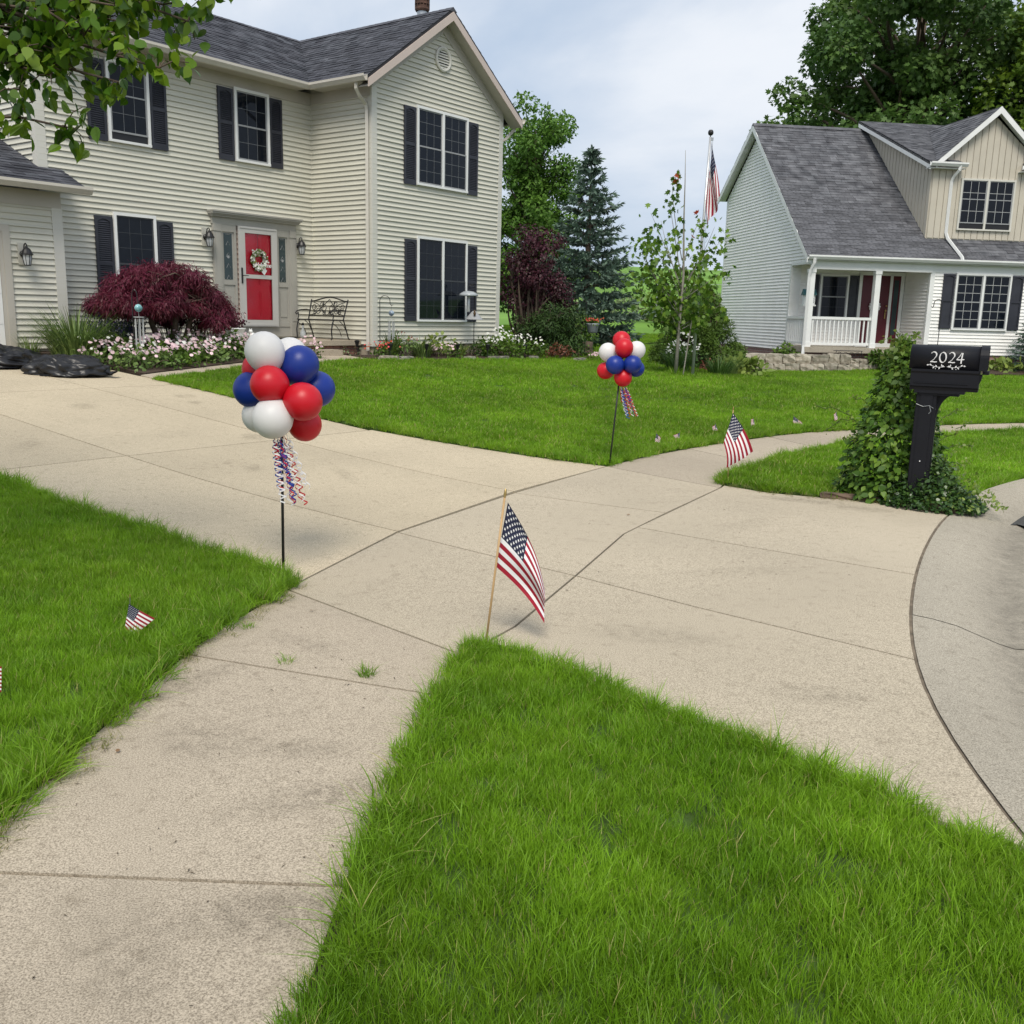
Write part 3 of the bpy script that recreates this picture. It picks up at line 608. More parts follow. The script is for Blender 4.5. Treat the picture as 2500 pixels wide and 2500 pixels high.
for a, b, c, d, y in ((.94, 1.31, 4.34, 5.96, YG), (3.09, 3.45, 4.34, 5.96, YG), (.97, 1.34, 1.40, 3.18, YG), (3.12, 3.48, 1.40, 3.18, YG), (-2.46, -2.09, 4.53, 5.92, YM), (-1.17, -.84, 4.53, 5.92, YM), (-5.24, -4.88, 4.51, 5.90, YM), (-3.98, -3.63, 4.51, 5.90, YM), (-5.23, -4.88, 1.41, 3.19, YM), (-3.96, -3.61, 1.41, 3.19, YM)):
    shutter(HL, a, b, c, d, y, M['shutter'])
# entrance -----------------------------------------------------------------
D = M['doorsur']; y0 = YM
en = MB()
en.box(-2.72, -.53, y0 - .05, y0, 3.26, 3.40)
for k, (o_, z_) in enumerate(((.06, 3.40), (.09, 3.43), (.13, 3.455), (.15, 3.49))): en.box(-2.72 - o_ * .5, -.53 + o_ * .5, y0 - .05 - o_, y0, z_, z_ + (.03, .025, .035, .03)[k])
for a in (-2.70, -.73):
    en.box(a, a + .18, y0 - .07, y0, 1.28, 3.26); en.box(a - .01, a + .19, y0 - .085, y0, 3.12, 3.15); en.box(a - .015, a + .195, y0 - .09, y0, 1.0, 1.28); en.box(a + .04, a + .14, y0 - .078, y0 - .07, 1.33, 3.08)
en.box(-2.52, -.73, y0 - .03, y0, 1.0, 1.21)
ent = en.build('door_surround', D, HL)
sd_ = MB()
for a, b in ((-2.52, -2.13), (-1.09, -.73)):
    sd_.box(a, b, y0 - .02, y0, 1.21, 3.26); sd_.box(a, a + .05, y0 - .045, y0 - .02, 1.21, 3.26); sd_.box(b - .05, b, y0 - .045, y0 - .02, 1.21, 3.26); sd_.box(a + .05, b - .05, y0 - .045, y0 - .02, 3.12, 3.26); sd_.box(a + .05, b - .05, y0 - .045, y0 - .02, 1.21, 1.3); sd_.box(a + .05, b - .05, y0 - .04, y0 - .02, 2.06, 2.15)
    c = (a + b) / 2; sd_.box(c - .09, c + .09, y0 - .032, y0 - .02, 1.42, 1.95)
sdl = sd_.build('sidelight', D, HL)
for a, b in ((-2.43, -2.23), (-1.0, -.83)):
    q = MB(); q.box(a, b, y0 - .027, y0 - .022, 2.17, 3.09); q.build('sidelight_glass', M['glass2'], sdl)
    q = MB(); c = (a + b) / 2
    for zz in (2.17, 2.4, 2.62, 2.85, 3.07): q.tube([(c - .05, y0 - .03, zz), (c, y0 - .03, zz + .09 if zz < 3 else zz), (c + .05, y0 - .03, zz)], .0035, 4)
    q.lathe([(.03, -.002), (.03, .002)], 12, T=Matrix.Translation((c, y0 - .03, 2.62)) @ Matrix.Rotation(math.pi / 2, 4, 'X')); q.build('leaded_pattern', M['sash'], sdl)
rdr = MB(); rdr.box(-2.06, -1.16, y0 - .035, y0 - .003, 1.22, 3.22)
for (a, b, c, d) in ((-1.96, -1.66, 1.42, 1.95), (-1.56, -1.26, 1.42, 1.95), (-1.96, -1.66, 2.08, 2.62), (-1.56, -1.26, 2.08, 2.62), (-1.96, -1.66, 2.75, 3.05), (-1.56, -1.26, 2.75, 3.05)):
    rdr.box(a, b, y0 - .043, y0 - .035, c, d)
    rdr.box(a + .03, b - .03, y0 - .049, y0 - .043, c + .03, d - .03)
rdo = rdr.build('front_door', M['red'], HL)
stm = MB(); ys = y0 - .10
stm.box(-2.11, -1.11, ys, ys + .03, 3.13, 3.26); stm.box(-2.11, -1.11, ys, ys + .03, 1.21, 1.35); stm.box(-2.11, -1.95, ys, ys + .03, 1.35, 3.13); stm.box(-1.26, -1.11, ys, ys + .03, 1.35, 3.13); stm.box(-1.95, -1.26, ys + .004, ys + .026, 2.21, 2.29)
stm.box(-2.09, -1.13, ys - .012, ys, 3.22, 3.25); stm.box(-2.07, -1.15, ys - .008, ys, 1.23, 1.27)
std = stm.build('storm_door', M['stormw'], HL)
gm = bpy.data.materials.new('storm_glass'); gm.use_nodes = True; t_ = gm.node_tree; n_ = t_.nodes; n_.clear(); oo = n_.new('ShaderNodeOutputMaterial'); ms_ = n_.new('ShaderNodeMixShader'); tb_ = n_.new('ShaderNodeBsdfTransparent'); gb = n_.new('ShaderNodeBsdfGlossy'); gb.inputs['Roughness'].default_value = .03; fr = n_.new('ShaderNodeFresnel'); fr.inputs['IOR'].default_value = 1.14
tb_.inputs[0].default_value = (1, 1, 1, 1); t_.links.new(fr.outputs[0], ms_.inputs[0]); t_.links.new(tb_.outputs[0], ms_.inputs[1]); t_.links.new(gb.outputs[0], ms_.inputs[2]); t_.links.new(ms_.outputs[0], oo.inputs[0])
for c, d in ((1.35, 2.21), (2.29, 3.13)):
    q = MB(); q.box(-1.95, -1.26, ys + .012, ys + .016, c, d); q.build('pane', gm, std)
q = MB(); q.box(-2.07, -2.035, ys - .014, ys, 2.1, 2.42); q.tube([(-2.052, ys - .02, 2.26), (-2.052, ys - .06, 2.26), (-1.93, ys - .06, 2.26)], .009, 6); q.build('door_handle', M['black'], std)
# wall lanterns ------------------------------------------------------------
def lantern(x, y, z):
    r = MB(); r.box(x - .075, x + .075, y - .022, y, z - .20, z + .16); lt = r.build('wall_lantern', M['lampp'], HL)
    b = MB(); T = Matrix.Translation((x, y - .022, z - .02)) @ Matrix.Rotation(math.pi / 2, 4, 'X'); b.lathe([(.055, 0), (.055, .02), (.04, .035), (0, .04)], 14, T=T)
    b.tube([(x, y - .05, z - .02), (x, y - .07, z + .06), (x, y - .095, z + .13), (x, y - .14, z + .15), (x, y - .175, z + .125), (x, y - .165, z + .09)], .011, 6); b.build('bracket', M['black'], lt)
    c = (x, y - .165, z); h = MB(); h.lathe([(0, .11), (.016, .105), (.022, .085), (.045, .07), (.065, .045), (.085, -.005), (.10, -.025), (.10, -.04), (.075, -.04)], 12, c); h.build('hood', M['black'], lt)
    g = MB(); g.lathe([(.076, -.04), (.068, -.12), (.048, -.20), (.04, -.205)], 8, c); g.build('lamp_glass', M['lamp'], lt)
    k = MB()
    for i in range(8):
        a = 2 * math.pi * i / 8; k.tube([(c[0] + .08 * math.cos(a), c[1] + .08 * math.sin(a), z - .04), (c[0] + .07 * math.cos(a), c[1] + .07 * math.sin(a), z - .12), (c[0] + .05 * math.cos(a), c[1] + .05 * math.sin(a), z - .21)], .005, 4)
    k.lathe([(.052, -.205), (.052, -.215), (0, -.22)], 8, c); k.build('cage', M['black'], lt)
lantern(-2.87, YM, 3.0); lantern(-.48, YM, 2.99); lantern(-6.78, 1.484, 2.42)
# garage door
gd = MB(); gd.box(-7.1, -6.98, 1.455, 1.485, .72, 2.86); gd.box(-12.0, -7.1, 1.455, 1.485, 2.74, 2.86); gd.box(-12.12, -12.0, 1.455, 1.485, .72, 2.86); gd.box(-7.16, -7.1, 1.47, 1.6, .72, 2.74); gd.build('garage_trim', M['trim'], HL)
gdp = MB(); gdp.box(-12.0, -7.16, 1.492, 1.499, .72, 2.74); gdo = gdp.build('garage_door', M['white'], HL)
for k in range(4):
    q = MB(); q.box(-11.98, -7.17, 1.478, 1.492, .73 + k * .502, .73 + k * .502 + .492)
    for j in range(8): q.box(-11.9 + j * .59, -11.9 + j * .59 + .5, 1.472, 1.478, .80 + k * .502, .80 + k * .502 + .35)
    q.build('door_panel', M['white'], gdo)
# porch
ps = MB(); ps.box(-3.1, -.03, .33, 1.85, .855, .96); ps.box(-2.9, -.9, -.02, .33, .66, .78)
por = ps.build('porch_slab', M['conc_walk'], HL)
pb = MB(); pb.box(-3.02, -.05, .42, 1.84, .3, .855); pbo = pb.build('porch_base', M['mortar'], HL)
b = MB(); b.box(0, 1, 0, 1, 0, 1); bme = bpy.data.meshes.new('brick'); bme.from_pydata(b.v, [], b.f); bme.materials.append(M['brick']); bme.update()
for r in range(5):
    x = -3.03 - (.1 if r % 2 else 0); z = .52 + r * .067
    while x < -.08:
        xa = max(x, -3.03); xb = min(x + .195, -.05)
        if xb - xa > .03: inst('brick', bme, pbo, (xa, .405, z), (0, 0, 0), (xb - xa, .03, .057))
        x += .205
    yb = .43
    while yb < 1.8: inst('brick', bme, pbo, (-3.045, yb, z), (0, 0, 0), (.03, .19, .057)); yb += .2
# flue pipe and chimney cap
fl = MB(); fl.lathe([(.12, -.5), (.12, .28), (.10, .28)], 16, (2.62, 1.0, 8.1)); flo = fl.build('flue_pipe', M['steel'], HL)
cp = MB(); c0_ = (2.62, 1.0, 8.1)
cp.lathe([(.15, .26), (.17, .30), (.17, .34)], 14, c0_)
for k in range(14):
    a = 2 * math.pi * k / 14; cp.tube([(c0_[0] + .165 * math.cos(a), c0_[1] + .165 * math.sin(a), c0_[2] + .3), (c0_[0] + .165 * math.cos(a), c0_[1] + .165 * math.sin(a), c0_[2] + .62)], .008, 4)
cp.lathe([(.15, .31), (.15, .60)], 14, c0_); cp.lathe([(.2, .60), (.2, .63), (.02, .70), (0, .70)], 14, c0_)
for zz in (.40, .50): cp.lathe([(.168, zz), (.176, zz + .01), (.168, zz + .02)], 14, c0_)
cp.build('flue_cap', mat('rusty_metal', (.10, .055, .04), .8, .4, 12), flo)
# ------------------------------------------------------------------ neighbouring white house
HR = thing('house', 'white sided house with grey shingle roof, tan dormer and small railed porch', 'house', (ORx, ORy, 0), YR)
def R_box(name, boxes, m, parent=HR):
    b = MB()
    for x in boxes: b.box(*x)
    return b.build(name, m, parent)
def lap(b, a, c, z0, z1, span, out):
    """joined lap siding courses along direction c from origin a; out = outward normal"""
    a = Vector(a); c = Vector(c).normalized(); o = Vector(out); z = z0; h = EXPO
    prof = [(.001, .016), (.024, .0135), (.0245, .019), (.015, h * .5), (.012, h * .53), (.004, h + .010), (.001, h + .010)]; n = len(prof)
    while z < z1 - .02:
        s0, s1 = span(z + h * .5)
        if s1 - s0 > .06:
            vs = [tuple(a + c * s + o * p + Vector((0, 0, z + q))) for s in (s0, s1) for p, q in prof]
            fs = [(i, i + 1, i + 1 + n, i + n) for i in range(n - 1)] + [tuple(range(n - 1, -1, -1)), tuple(range(n, 2 * n))]
            b.add(vs, fs)
        z += h
W2 = M['siding_w']; RX = 10.2
pk = 3.62; zpk = 8.12; slf = .86; slb = .66
zf = lambda y: 3.52 + slf * (y + 1.7)
# bodies
w = MB(); w.slab([(0, 0, .7), (0, 6.4, .7), (0, 6.4, 5.95), (0, pk, 7.82), (0, -1.4, 3.5), (0, -1.4, 3.32), (0, 0, 3.32)], (.12, 0, 0)); gab = w.build('gable_wall', W2, HR)
b = MB(); lap(b, (0, 0, 0), (0, 1, 0), .70, 7.8, lambda z: ((0 if z < 3.3 else (z - 3.42) / slf - 1.62), min(6.4, 6.4 - (z - 5.95) / .675 if z > 5.95 else 6.4)), (-1, 0, 0)); o_ = b.build('siding', W2, gab); o_['kind'] = 'stuff'
fwall = R_box('front_wall', [(3.78, RX, -1.5, -1.35, .7, 3.4), (3.78, 3.9, -1.35, 0, .7, 3.4), (0, 3.9, 0, .12, .7, 3.4), (0, RX, 6.28, 6.4, .7, 5.9), (RX - .12, RX, -1.5, 6.4, .7, 5.9)], W2)
b = MB(); lap(b, (0, -1.5, 0), (1, 0, 0), .70, 3.15, lambda z: (3.78, RX), (0, -1, 0)); lap(b, (3.78, 0, 0), (0, -1, 0), .86, 3.3, lambda z: (0, 1.5), (-1, 0, 0)); lap(b, (0, 0, 0), (1, 0, 0), .86, 3.3, lambda z: (0.1, 3.78), (0, -1, 0))
o_ = b.build('siding', W2, fwall); o_['kind'] = 'stuff'
fdm = bpy.data.materials.new('brick_veneer'); fdm.use_nodes = True; n = fdm.node_tree.nodes; l = fdm.node_tree.links; bt = n.new('ShaderNodeTexBrick'); g_ = n.new('ShaderNodeTexCoord'); mp_ = n.new('ShaderNodeMapping'); mp_.inputs['Rotation'].default_value = (math.pi / 2, 0, 0)
cm_ = n.new('ShaderNodeCombineXYZ'); sx = n.new('ShaderNodeSeparateXYZ'); ad = n.new('ShaderNodeMath'); ad.operation = 'ADD'
l.new(g_.outputs['Object'], sx.inputs[0]); l.new(sx.outputs[0], ad.inputs[0]); l.new(sx.outputs[1], ad.inputs[1]); l.new(ad.outputs[0], cm_.inputs[0]); l.new(sx.outputs[2], cm_.inputs[1]); l.new(cm_.outputs[0], bt.inputs['Vector'])
bt.inputs['Scale'].default_value = 1; bt.inputs['Brick Width'].default_value = .21; bt.inputs['Row Height'].default_value = .075; bt.inputs['Mortar Size'].default_value = .008
bt.inputs['Color1'].default_value = (.30, .17, .14, 1); bt.inputs['Color2'].default_value = (.22, .12, .10, 1); bt.inputs['Mortar'].default_value = (.35, .31, .28, 1); l.new(bt.outputs[0], n['Principled BSDF'].inputs['Base Color']); n['Principled BSDF'].inputs['Roughness'].default_value = .9
R_box('foundation', [(.01, .1, 0.02, 6.38, .1, .70), (3.8, RX - .02, -1.48, -1.4, .1, .70), (-.08, 3.78, -1.5, -1.3, .1, .70), (-.08, .02, -1.3, .03, .1, .70)], fdm)
R_box('basement_window', [(-.02, .02, 5.05, 5.5, .34, .64)], M['white']); R_box('basement_glass', [(-.025, -.021, 5.12, 5.43, .38, .60)], M['glass'])
# porch
R_box('porch_slab', [(-.12, 3.78, -1.68, 0, .70, .86)], M['conc_street'])
R_box('step', [(2.25, 3.7, -2.2, -1.68, .52, .60), (2.25, 3.7, -1.95, -1.68, .60, .70)], M['conc_street'])
R_box('porch_beam', [(-.02, 3.8, -1.56, -1.42, 3.14, 3.40), (-.02, .1, -1.42, 0, 3.30, 3.40), (3.8, RX, -1.53, -1.5, 3.15, 3.40)], M['white'])
R_box('porch_ceiling', [(0, 3.78, -1.42, 0, 3.33, 3.36)], M['white'])
R_box('soffit', [(-.22, RX + .25, -1.70, -1.5, 3.385, 3.40)], M['white'])
R_box('corner_post', [(3.755, 3.90, -1.527, -1.5, .7, 3.15), (3.755, 3.78, -1.5, -1.42, .7, 3.3)], M['white']); R_box('corner_post', [(-.026, .0, -.02, .09, .7, 3.32), (-.026, .30, -.03, -.001, .86, 3.33)], M['white']); R_box('corner_post', [(-.026, .0, 6.31, 6.42, .7, 5.9)], M['white'])
for x in (0.0, 2.07):
    R_box('porch_post', [(x - .085, x + .085, -1.585, -1.415, .86, 3.14), (x - .10, x + .10, -1.60, -1.40, .86, 1.0), (x - .10, x + .10, -1.60, -1.40, 3.04, 3.14)], M['white'])
bb = MB(); bb.box(0, 1, 0, 1, 0, 1); bal = bpy.data.meshes.new('baluster'); bal.from_pydata(bb.v, [], bb.f); bal.materials.append(M['white']); bal.update()
def railing(x0, x1, y, rot=False):
    if not rot: r = R_box('railing', [(x0, x1, y - .045, y + .045, 1.68, 1.76), (x0, x1, y - .03, y + .03, .93, 1.0)], M['white'])
    else: r = R_box('railing', [(y - .045, y + .045, x0, x1, 1.68, 1.76), (y - .03, y + .03, x0, x1, .93, 1.0)], M['white'])
    k = int((x1 - x0) / .128)
    for i in range(k):
        p = x0 + (x1 - x0) * (i + .5) / k
        inst('baluster', bal, r, (p - .021, y - .021, 1.0) if not rot else (y - .021, p - .021, 1.0), (0, 0, 0), (.042, .042, .68))
railing(.085, 1.985, -1.5); railing(-1.415, -.03, 0.0, True)
# door, porch window
dr = R_box('front_door', [(2.34, 3.27, -.045, -.02, .98, 3.08)], M['maroon'])
R_box('door_frame', [(2.24, 2.34, -.06, -.02, .92, 3.14), (3.27, 3.36, -.06, -.02, .92, 3.14), (2.24, 3.78, -.06, -.02, 3.08, 3.18), (3.63, 3.74, -.06, -.02, .92, 3.08), (2.24, 3.74, -.10, -.02, .86, .98)], M['white'])
R_box('sidelight', [(3.36, 3.63, -.04, -.02, .98, 3.08)], M['maroon']); R_box('sidelight_glass', [(3.42, 3.57, -.046, -.041, 1.25, 2.95)], M['glass2'])
q = MB()
for a in range(12):
    t0 = 2 * math.pi * a / 12; q.lathe([(0, -.05), (.045, -.02), (.05, .02), (0, .05)], 8, (2.80 + .15 * math.cos(t0), -.09, 2.12 + .15 * math.sin(t0)))
wr2 = q.build('door_wreath', M['cov'], None, True); wr2.parent = None; wr2.location = (ORx, ORy, 0); wr2.rotation_euler = (0, 0, YR); tag(wr2, 'small white wreath hanging on the dark maroon door of the white house', 'wreath')
q = MB(); q.tube([(3.18, -.05, 2.0), (3.18, -.10, 2.0)], .03, 8); q.lathe([(.02, -.02), (.035, 0), (.02, .02)], 8, (3.18, -.11, 2.15)); q.box(3.165, 3.195, -.075, -.05, 1.75, 1.95); q.build('door_handle', M['gold'], dr)
window(HR, .95, 1.90, 1.70, 3.08, -.02, 1, 2, gr=M['grille_d'], sashm=M['sash'])
shutter(HR, .55, .92, 1.70, 3.06, -.02, M['shutter'], True); shutter(HR, 1.93, 2.23, 1.70, 3.06, -.02, M['shutter'], True)
YF = -1.516
window(HR, 4.58, 6.40, 1.46, 3.15, YF, 2, 3, gr=M['grille_w'], gw=.014, gl=M['glass'])
shutter(HR, 4.18, 4.56, 1.49, 3.12, YF, M['shutter'], True); shutter(HR, 6.42, 6.80, 1.49, 3.12, YF, M['shutter'], True)
window(HR, 8.1, 9.0, 1.46, 3.15, YF, 1, 3, gr=M['grille_w'], gw=.014)
# roof
rd = MB()
rd.slab([(-.25, -1.7, zf(-1.7)), (RX + .25, -1.7, zf(-1.7)), (RX + .25, pk, zf(pk)), (-.25, pk, zf(pk))], (0, 0, -.1)); zt = zf(pk)
rd.slab([(-.25, pk, zt), (RX + .25, pk, zt), (RX + .25, 6.75, zt - slb * (6.75 - pk)), (-.25, 6.75, zt - slb * (6.75 - pk))], (0, 0, -.1))
roof2 = rd.build('roof', M['roofbase'], HR)
camR = Vector((-12.5, -29.8, 1.6)); lf = math.hypot(pk + 1.7, zt - zf(-1.7)); lb = math.hypot(6.75 - pk, slb * (6.75 - pk))
shingle_field(roof2, (-.27, -1.73, zf(-1.73)), (1, 0, 0), (0, 1, slf), lambda t: (0, RX + .52), 49, (M['roof2'], M['roof2s']), 300, near=camR, tw=(.18, .42))
shingle_field(roof2, (RX + .25, 6.77, zt - slb * (6.77 - pk)), (-1, 0, 0), (0, -1, slb), lambda t: (0, RX + .52), 26, (M['roof2'], M['roof2s']), 0, near=camR)
q = MB(); p = -.27
while p < RX + .2: q.slab([(p, pk - .13, zt - .07), (p, pk, zt + .035), (p, pk + .13, zt - .05)], (.22, 0, .006)); p += .2
q.build('ridge_cap', M['roof2'], roof2)
# rake boards
for x in (-.27, RX + .25):
    q = MB(); q.slab([(x, -1.70, zf(-1.7) - .02), (x, pk, zt - .02), (x, pk, zt - .22), (x, -1.70, zf(-1.7) - .20)], (.025, 0, 0)); q.slab([(x, pk, zt - .02), (x, 6.75, zt - slb * (6.75 - pk) - .02), (x, 6.75, zt - slb * (6.75 - pk) - .2), (x, pk, zt - .22)], (.025, 0, 0)); q.build('rake_board', M['white'], HR)
q = MB(); q.slab([(-.24, pk, zt - .12), (-.24, 6.72, zt - slb * (6.72 - pk) - .12), (0, 6.72, zt - slb * (6.72 - pk) - .12), (0, pk, zt - .12)], (0, 0, -.015)); q.slab([(-.24, -1.7, zf(-1.7) - .12), (-.24, pk, zt - .12), (0, pk, zt - .12), (0, -1.7, zf(-1.7) - .12)], (0, 0, -.015)); q.build('rake_soffit', M['white'], HR)
gutter('gutter', (-.25, -1.70, 3.53), (RX + .2, -1.70, 3.53), (0, -1, 0), M['white'], HR); gutter('gutter', (-.25, 6.78, 6.05), (RX + .2, 6.78, 6.05), (0, 1, 0), M['white'], HR)
q = MB(); dspout(q, [(-.06, -1.78, 3.42), (-.06, -1.77, 3.3), (-.11, -1.66, 3.1), (-.12, -1.62, 2.9), (-.12, -1.62, .9), (-.16, -1.7, .6), (-.2, -1.85, .45)], .04); q.build('downspout', M['white'], HR)
# dormer
D0, D1, DV = 3.80, 7.44, -.95
dzt = 6.22
dm = MB()
dm.slab([(D0, DV, 4.1), (D1, DV, 4.1), (D1, DV, 6.3), (5.62, DV, 7.78), (D0, DV, 6.3)], (0, .12, 0))
for x in (D0, D1 - .1): dm.slab([(x, DV + .12, 4.1), (x, 3.5, zf(3.5) - .05), (x, 3.5, 8.16), (x, DV + .12, 6.3)], (.1, 0, 0))
dor = dm.build('dormer', M['batten'], HR)
k = 0; x = D0
while x < D1 - .05:
    x1 = min(x + .205, D1); zt0 = lambda xx: 6.3 + (7.78 - 6.3) * (1 - abs(xx - 5.62) / 1.82)
    q = MB(); q.slab([(x + .012, DV - .026, zf(DV) + .04), (x1 - .012, DV - .026, zf(DV) + .04), (x1 - .012, DV - .026, zt0(x1 - .012)), (x + .012, DV - .026, zt0(x + .012))], (0, .024, 0)); q.build('vertical_panel', M['batten'], dor); x = x1
y = DV
while y < 3.3:
    y1 = y + .205; q = MB(); q.slab([(D0 - .03, y + .016, zf(y) + .03), (D0 - .03, y1 - .016, zf(y1) + .03), (D0 - .03, y1 - .016, 6.3 + .415 * (y1 - DV)), (D0 - .03, y + .016, 6.3 + .415 * (y - DV))], (.028, 0, 0)); q.build('vertical_panel', M['batten'], dor); y = y1
window(dor, 4.72, 6.50, 4.46, 5.97, DV - .028, 2, 2, frame=M['postc'], gr=M['grille_w'], gw=.013, raised=.16)
# dormer roof: shallow slope down to its eave plus a cross gable
ev = -1.2; ez = 6.36; rv, rz_ = 3.75, 8.40; sl = (rz_ - ez) / (rv - ev)
xa, xb = D0 - .25, D1 + .25; gcx = 5.62; gsl = .88; gz = 8.02
dr_ = MB(); gh = (gz - ez) / gsl; gq = ev + (gz - ez) / sl
dr_.slab([(xa, ev, ez), (gcx - gh, ev, ez), (gcx, gq, gz), (gcx, rv, rz_), (xa, rv, rz_)], (0, 0, -.08)); dr_.slab([(xb, ev, ez), (xb, rv, rz_), (gcx, rv, rz_), (gcx, gq, gz), (gcx + gh, ev, ez)], (0, 0, -.08))
for s in (-1, 1): dr_.slab([(gcx, ev, gz), (gcx + s * gh, ev, ez), (gcx + s * gh, ev + .1, ez), (gcx, ev + (gz - ez) / sl, gz)], (0, 0, -.06))
droof = dr_.build('dormer_roof', M['roofbase'], HR)
ld = math.hypot(rv - ev, rz_ - ez); lg = math.hypot(gh, gz - ez)
shingle_field(droof, (xa, ev - .02, ez), (1, 0, 0), (0, rv - ev, rz_ - ez), lambda t: (0, max(0.0, gcx - xa - gh + gh * min(1, t / ld * 1.23)) if t < ld / 1.23 else xb - xa), 37, (M['roof2'], M['roof2s']), 0, near=camR)
gd_ = (gz - ez) / sl
shingle_field(droof, (gcx - gh - .02, ev + gd_, ez - .01), (0, -1, 0), (gh, 0, gz - ez), lambda t: (gd_ - gd_ * min(1, t / lg), gd_ + .03), 17, (M['roof2'], M['roof2s']), 0, near=camR)
shingle_field(droof, (gcx + gh + .02, ev - .03, ez - .01), (0, 1, 0), (-gh, 0, gz - ez), lambda t: (0, gd_ * min(1, t / lg) + .03), 17, (M['roof2'], M['roof2s']), 0, near=camR)
q = MB(); q.slab([(xa, ev, ez - .02), (xa, rv, rz_ - .02), (xa, rv, rz_ - .2), (xa, ev, ez - .2)], (.025, 0, 0))
for s in (-1, 1): q.slab([(gcx, ev - .02, gz + .0), (gcx + s * gh, ev - .02, ez + .0), (gcx + s * gh, ev - .02, ez - .17), (gcx, ev - .02, gz - .2)], (0, .02, 0))
q.build('dormer_rake', M['white'], dor)
q = MB()
for s in (-1, 1): q.slab([(gcx, ev, gz - .1), (gcx + s * gh, ev, ez - .1), (gcx + s * gh, DV, ez - .1), (gcx, DV, gz - .1)], (0, 0, -.012))
q.box(xa, D0 + .9, ev, DV, ez - .16, ez - .14); q.box(D1 - .9, xb, ev, DV, ez - .16, ez - .14); q.build('dormer_soffit', M['white'], dor)
gutter('dormer_gutter', (xa - .01, ev, ez + .01), (D0 + .92, ev, ez + .01), (0, -1, 0), M['white'], dor); gutter('dormer_gutter', (D1 - .92, ev, ez + .01), (xb, ev, ez + .01), (0, -1, 0), M['white'], dor)
for sx_ in (D0 + .3, D1 - .86): # little return roofs
    q = MB(); q.slab([(sx_, ev, ez + .01), (sx_ + .56, ev, ez + .01), (sx_ + .45, DV - .02, ez + .12), (sx_ + .1, DV - .02, ez + .12)], (0, 0, -.02)); q.build('return_roof', M['roof2'], dor)
for xx in (4.50, 7.2):
    q = MB(); dspout(q, [(xx, ev - .05, ez - .08), (xx - .02, ev - .04, ez - .2), (xx - .08, DV - .1, ez - .38), (xx - .10, DV - .055, ez - .5), (xx - .10, DV - .055, zf(DV) + .2), (xx - .06, DV - .12, zf(DV) + .03), (xx + .12, -1.66, zf(-1.66) + .06), (xx + .12, -1.72, zf(-1.72) - .02)], .042); q.build('downspout', M['white'], HR)
# pipe by the foundation
q = MB(); q.tube([(-.06, 4.4, .25), (-.06, 4.4, .72), (-.06, 4.05, .76)], .022, 6); q.build('vent_pipe', M['black'], HR)
# ------------------------------------------------------------------ grass
def grassmat(name, c0, c1, c2):
    m = bpy.data.materials.new(name); m.use_nodes = True; t = m.node_tree; n = t.nodes; l = t.links; b = n['Principled BSDF']
    b.inputs['Roughness'].default_value = .45; b.inputs['Specular IOR Level'].default_value = .3
    g = n.new('ShaderNodeNewGeometry'); nz = n.new('ShaderNodeTexNoise'); nz.inputs['Scale'].default_value = 1.15; nz.inputs['Detail'].default_value = 6; nz.inputs['Roughness'].default_value = .7; l.new(g.outputs['Position'], nz.inputs['Vector'])
    r = n.new('ShaderNodeValToRGB'); e = r.color_ramp.elements; e[0].position = .33; e[0].color = c0 + (1,); e[1].position = .68; e[1].color = c1 + (1,); l.new(nz.outputs['Fac'], r.inputs[0])
    nz2 = n.new('ShaderNodeTexNoise'); nz2.inputs['Scale'].default_value = .28; nz2.inputs['Detail'].default_value = 3; l.new(g.outputs['Position'], nz2.inputs['Vector']); mr2 = n.new('ShaderNodeMapRange'); mr2.inputs['From Min'].default_value = .35; mr2.inputs['From Max'].default_value = .65; mr2.inputs['To Min'].default_value = .78; mr2.inputs['To Max'].default_value = 1.16; l.new(nz2.outputs['Fac'], mr2.inputs['Value'])
    oi = n.new('ShaderNodeObjectInfo'); at = n.new('ShaderNodeAttribute'); at.attribute_name = 'rnd'
    ad = n.new('ShaderNodeMath'); ad.operation = 'ADD'; l.new(oi.outputs['Random'], ad.inputs[0]); l.new(at.outputs['Fac'], ad.inputs[1])
    mr = n.new('ShaderNodeMapRange'); mr.inputs['From Max'].default_value = 2; mr.inputs['To Min'].default_value = .62; mr.inputs['To Max'].default_value = 1.4; l.new(ad.outputs[0], mr.inputs['Value'])
    hs = n.new('ShaderNodeHueSaturation'); mm = n.new('ShaderNodeMath'); mm.operation = 'MULTIPLY'; l.new(mr.outputs[0], mm.inputs[0]); l.new(mr2.outputs[0], mm.inputs[1]); l.new(mm.outputs[0], hs.inputs['Value']); l.new(r.outputs[0], hs.inputs['Color'])
    # a few straw coloured blades
    gt = n.new('ShaderNodeMath'); gt.operation = 'GREATER_THAN'; gt.inputs[1].default_value = .955; l.new(at.outputs['Fac'], gt.inputs[0])
    mx = n.new('ShaderNodeMix'); mx.data_type = 'RGBA'; l.new(gt.outputs[0], mx.inputs[0]); l.new(hs.outputs[0], mx.inputs[6]); mx.inputs[7].default_value = c2 + (1,)
    l.new(mx.outputs[2], b.inputs['Base Color']); tr = n.new('ShaderNodeBsdfTranslucent'); l.new(mx.outputs[2], tr.inputs['Color']); ms = n.new('ShaderNodeMixShader'); ms.inputs[0].default_value = .38
    l.new(b.outputs[0], ms.inputs[1]); l.new(tr.outputs[0], ms.inputs[2]); l.new(ms.outputs[0], n['Material Output'].inputs['Surface']); return m
M['grass'] = grassmat('grass_blade', (.125, .27, .012), (.245, .43, .024), (.42, .40, .14))
M['grass_dry'] = grassmat('grass_dry', (.20, .22, .06), (.26, .26, .09), (.36, .30, .14))
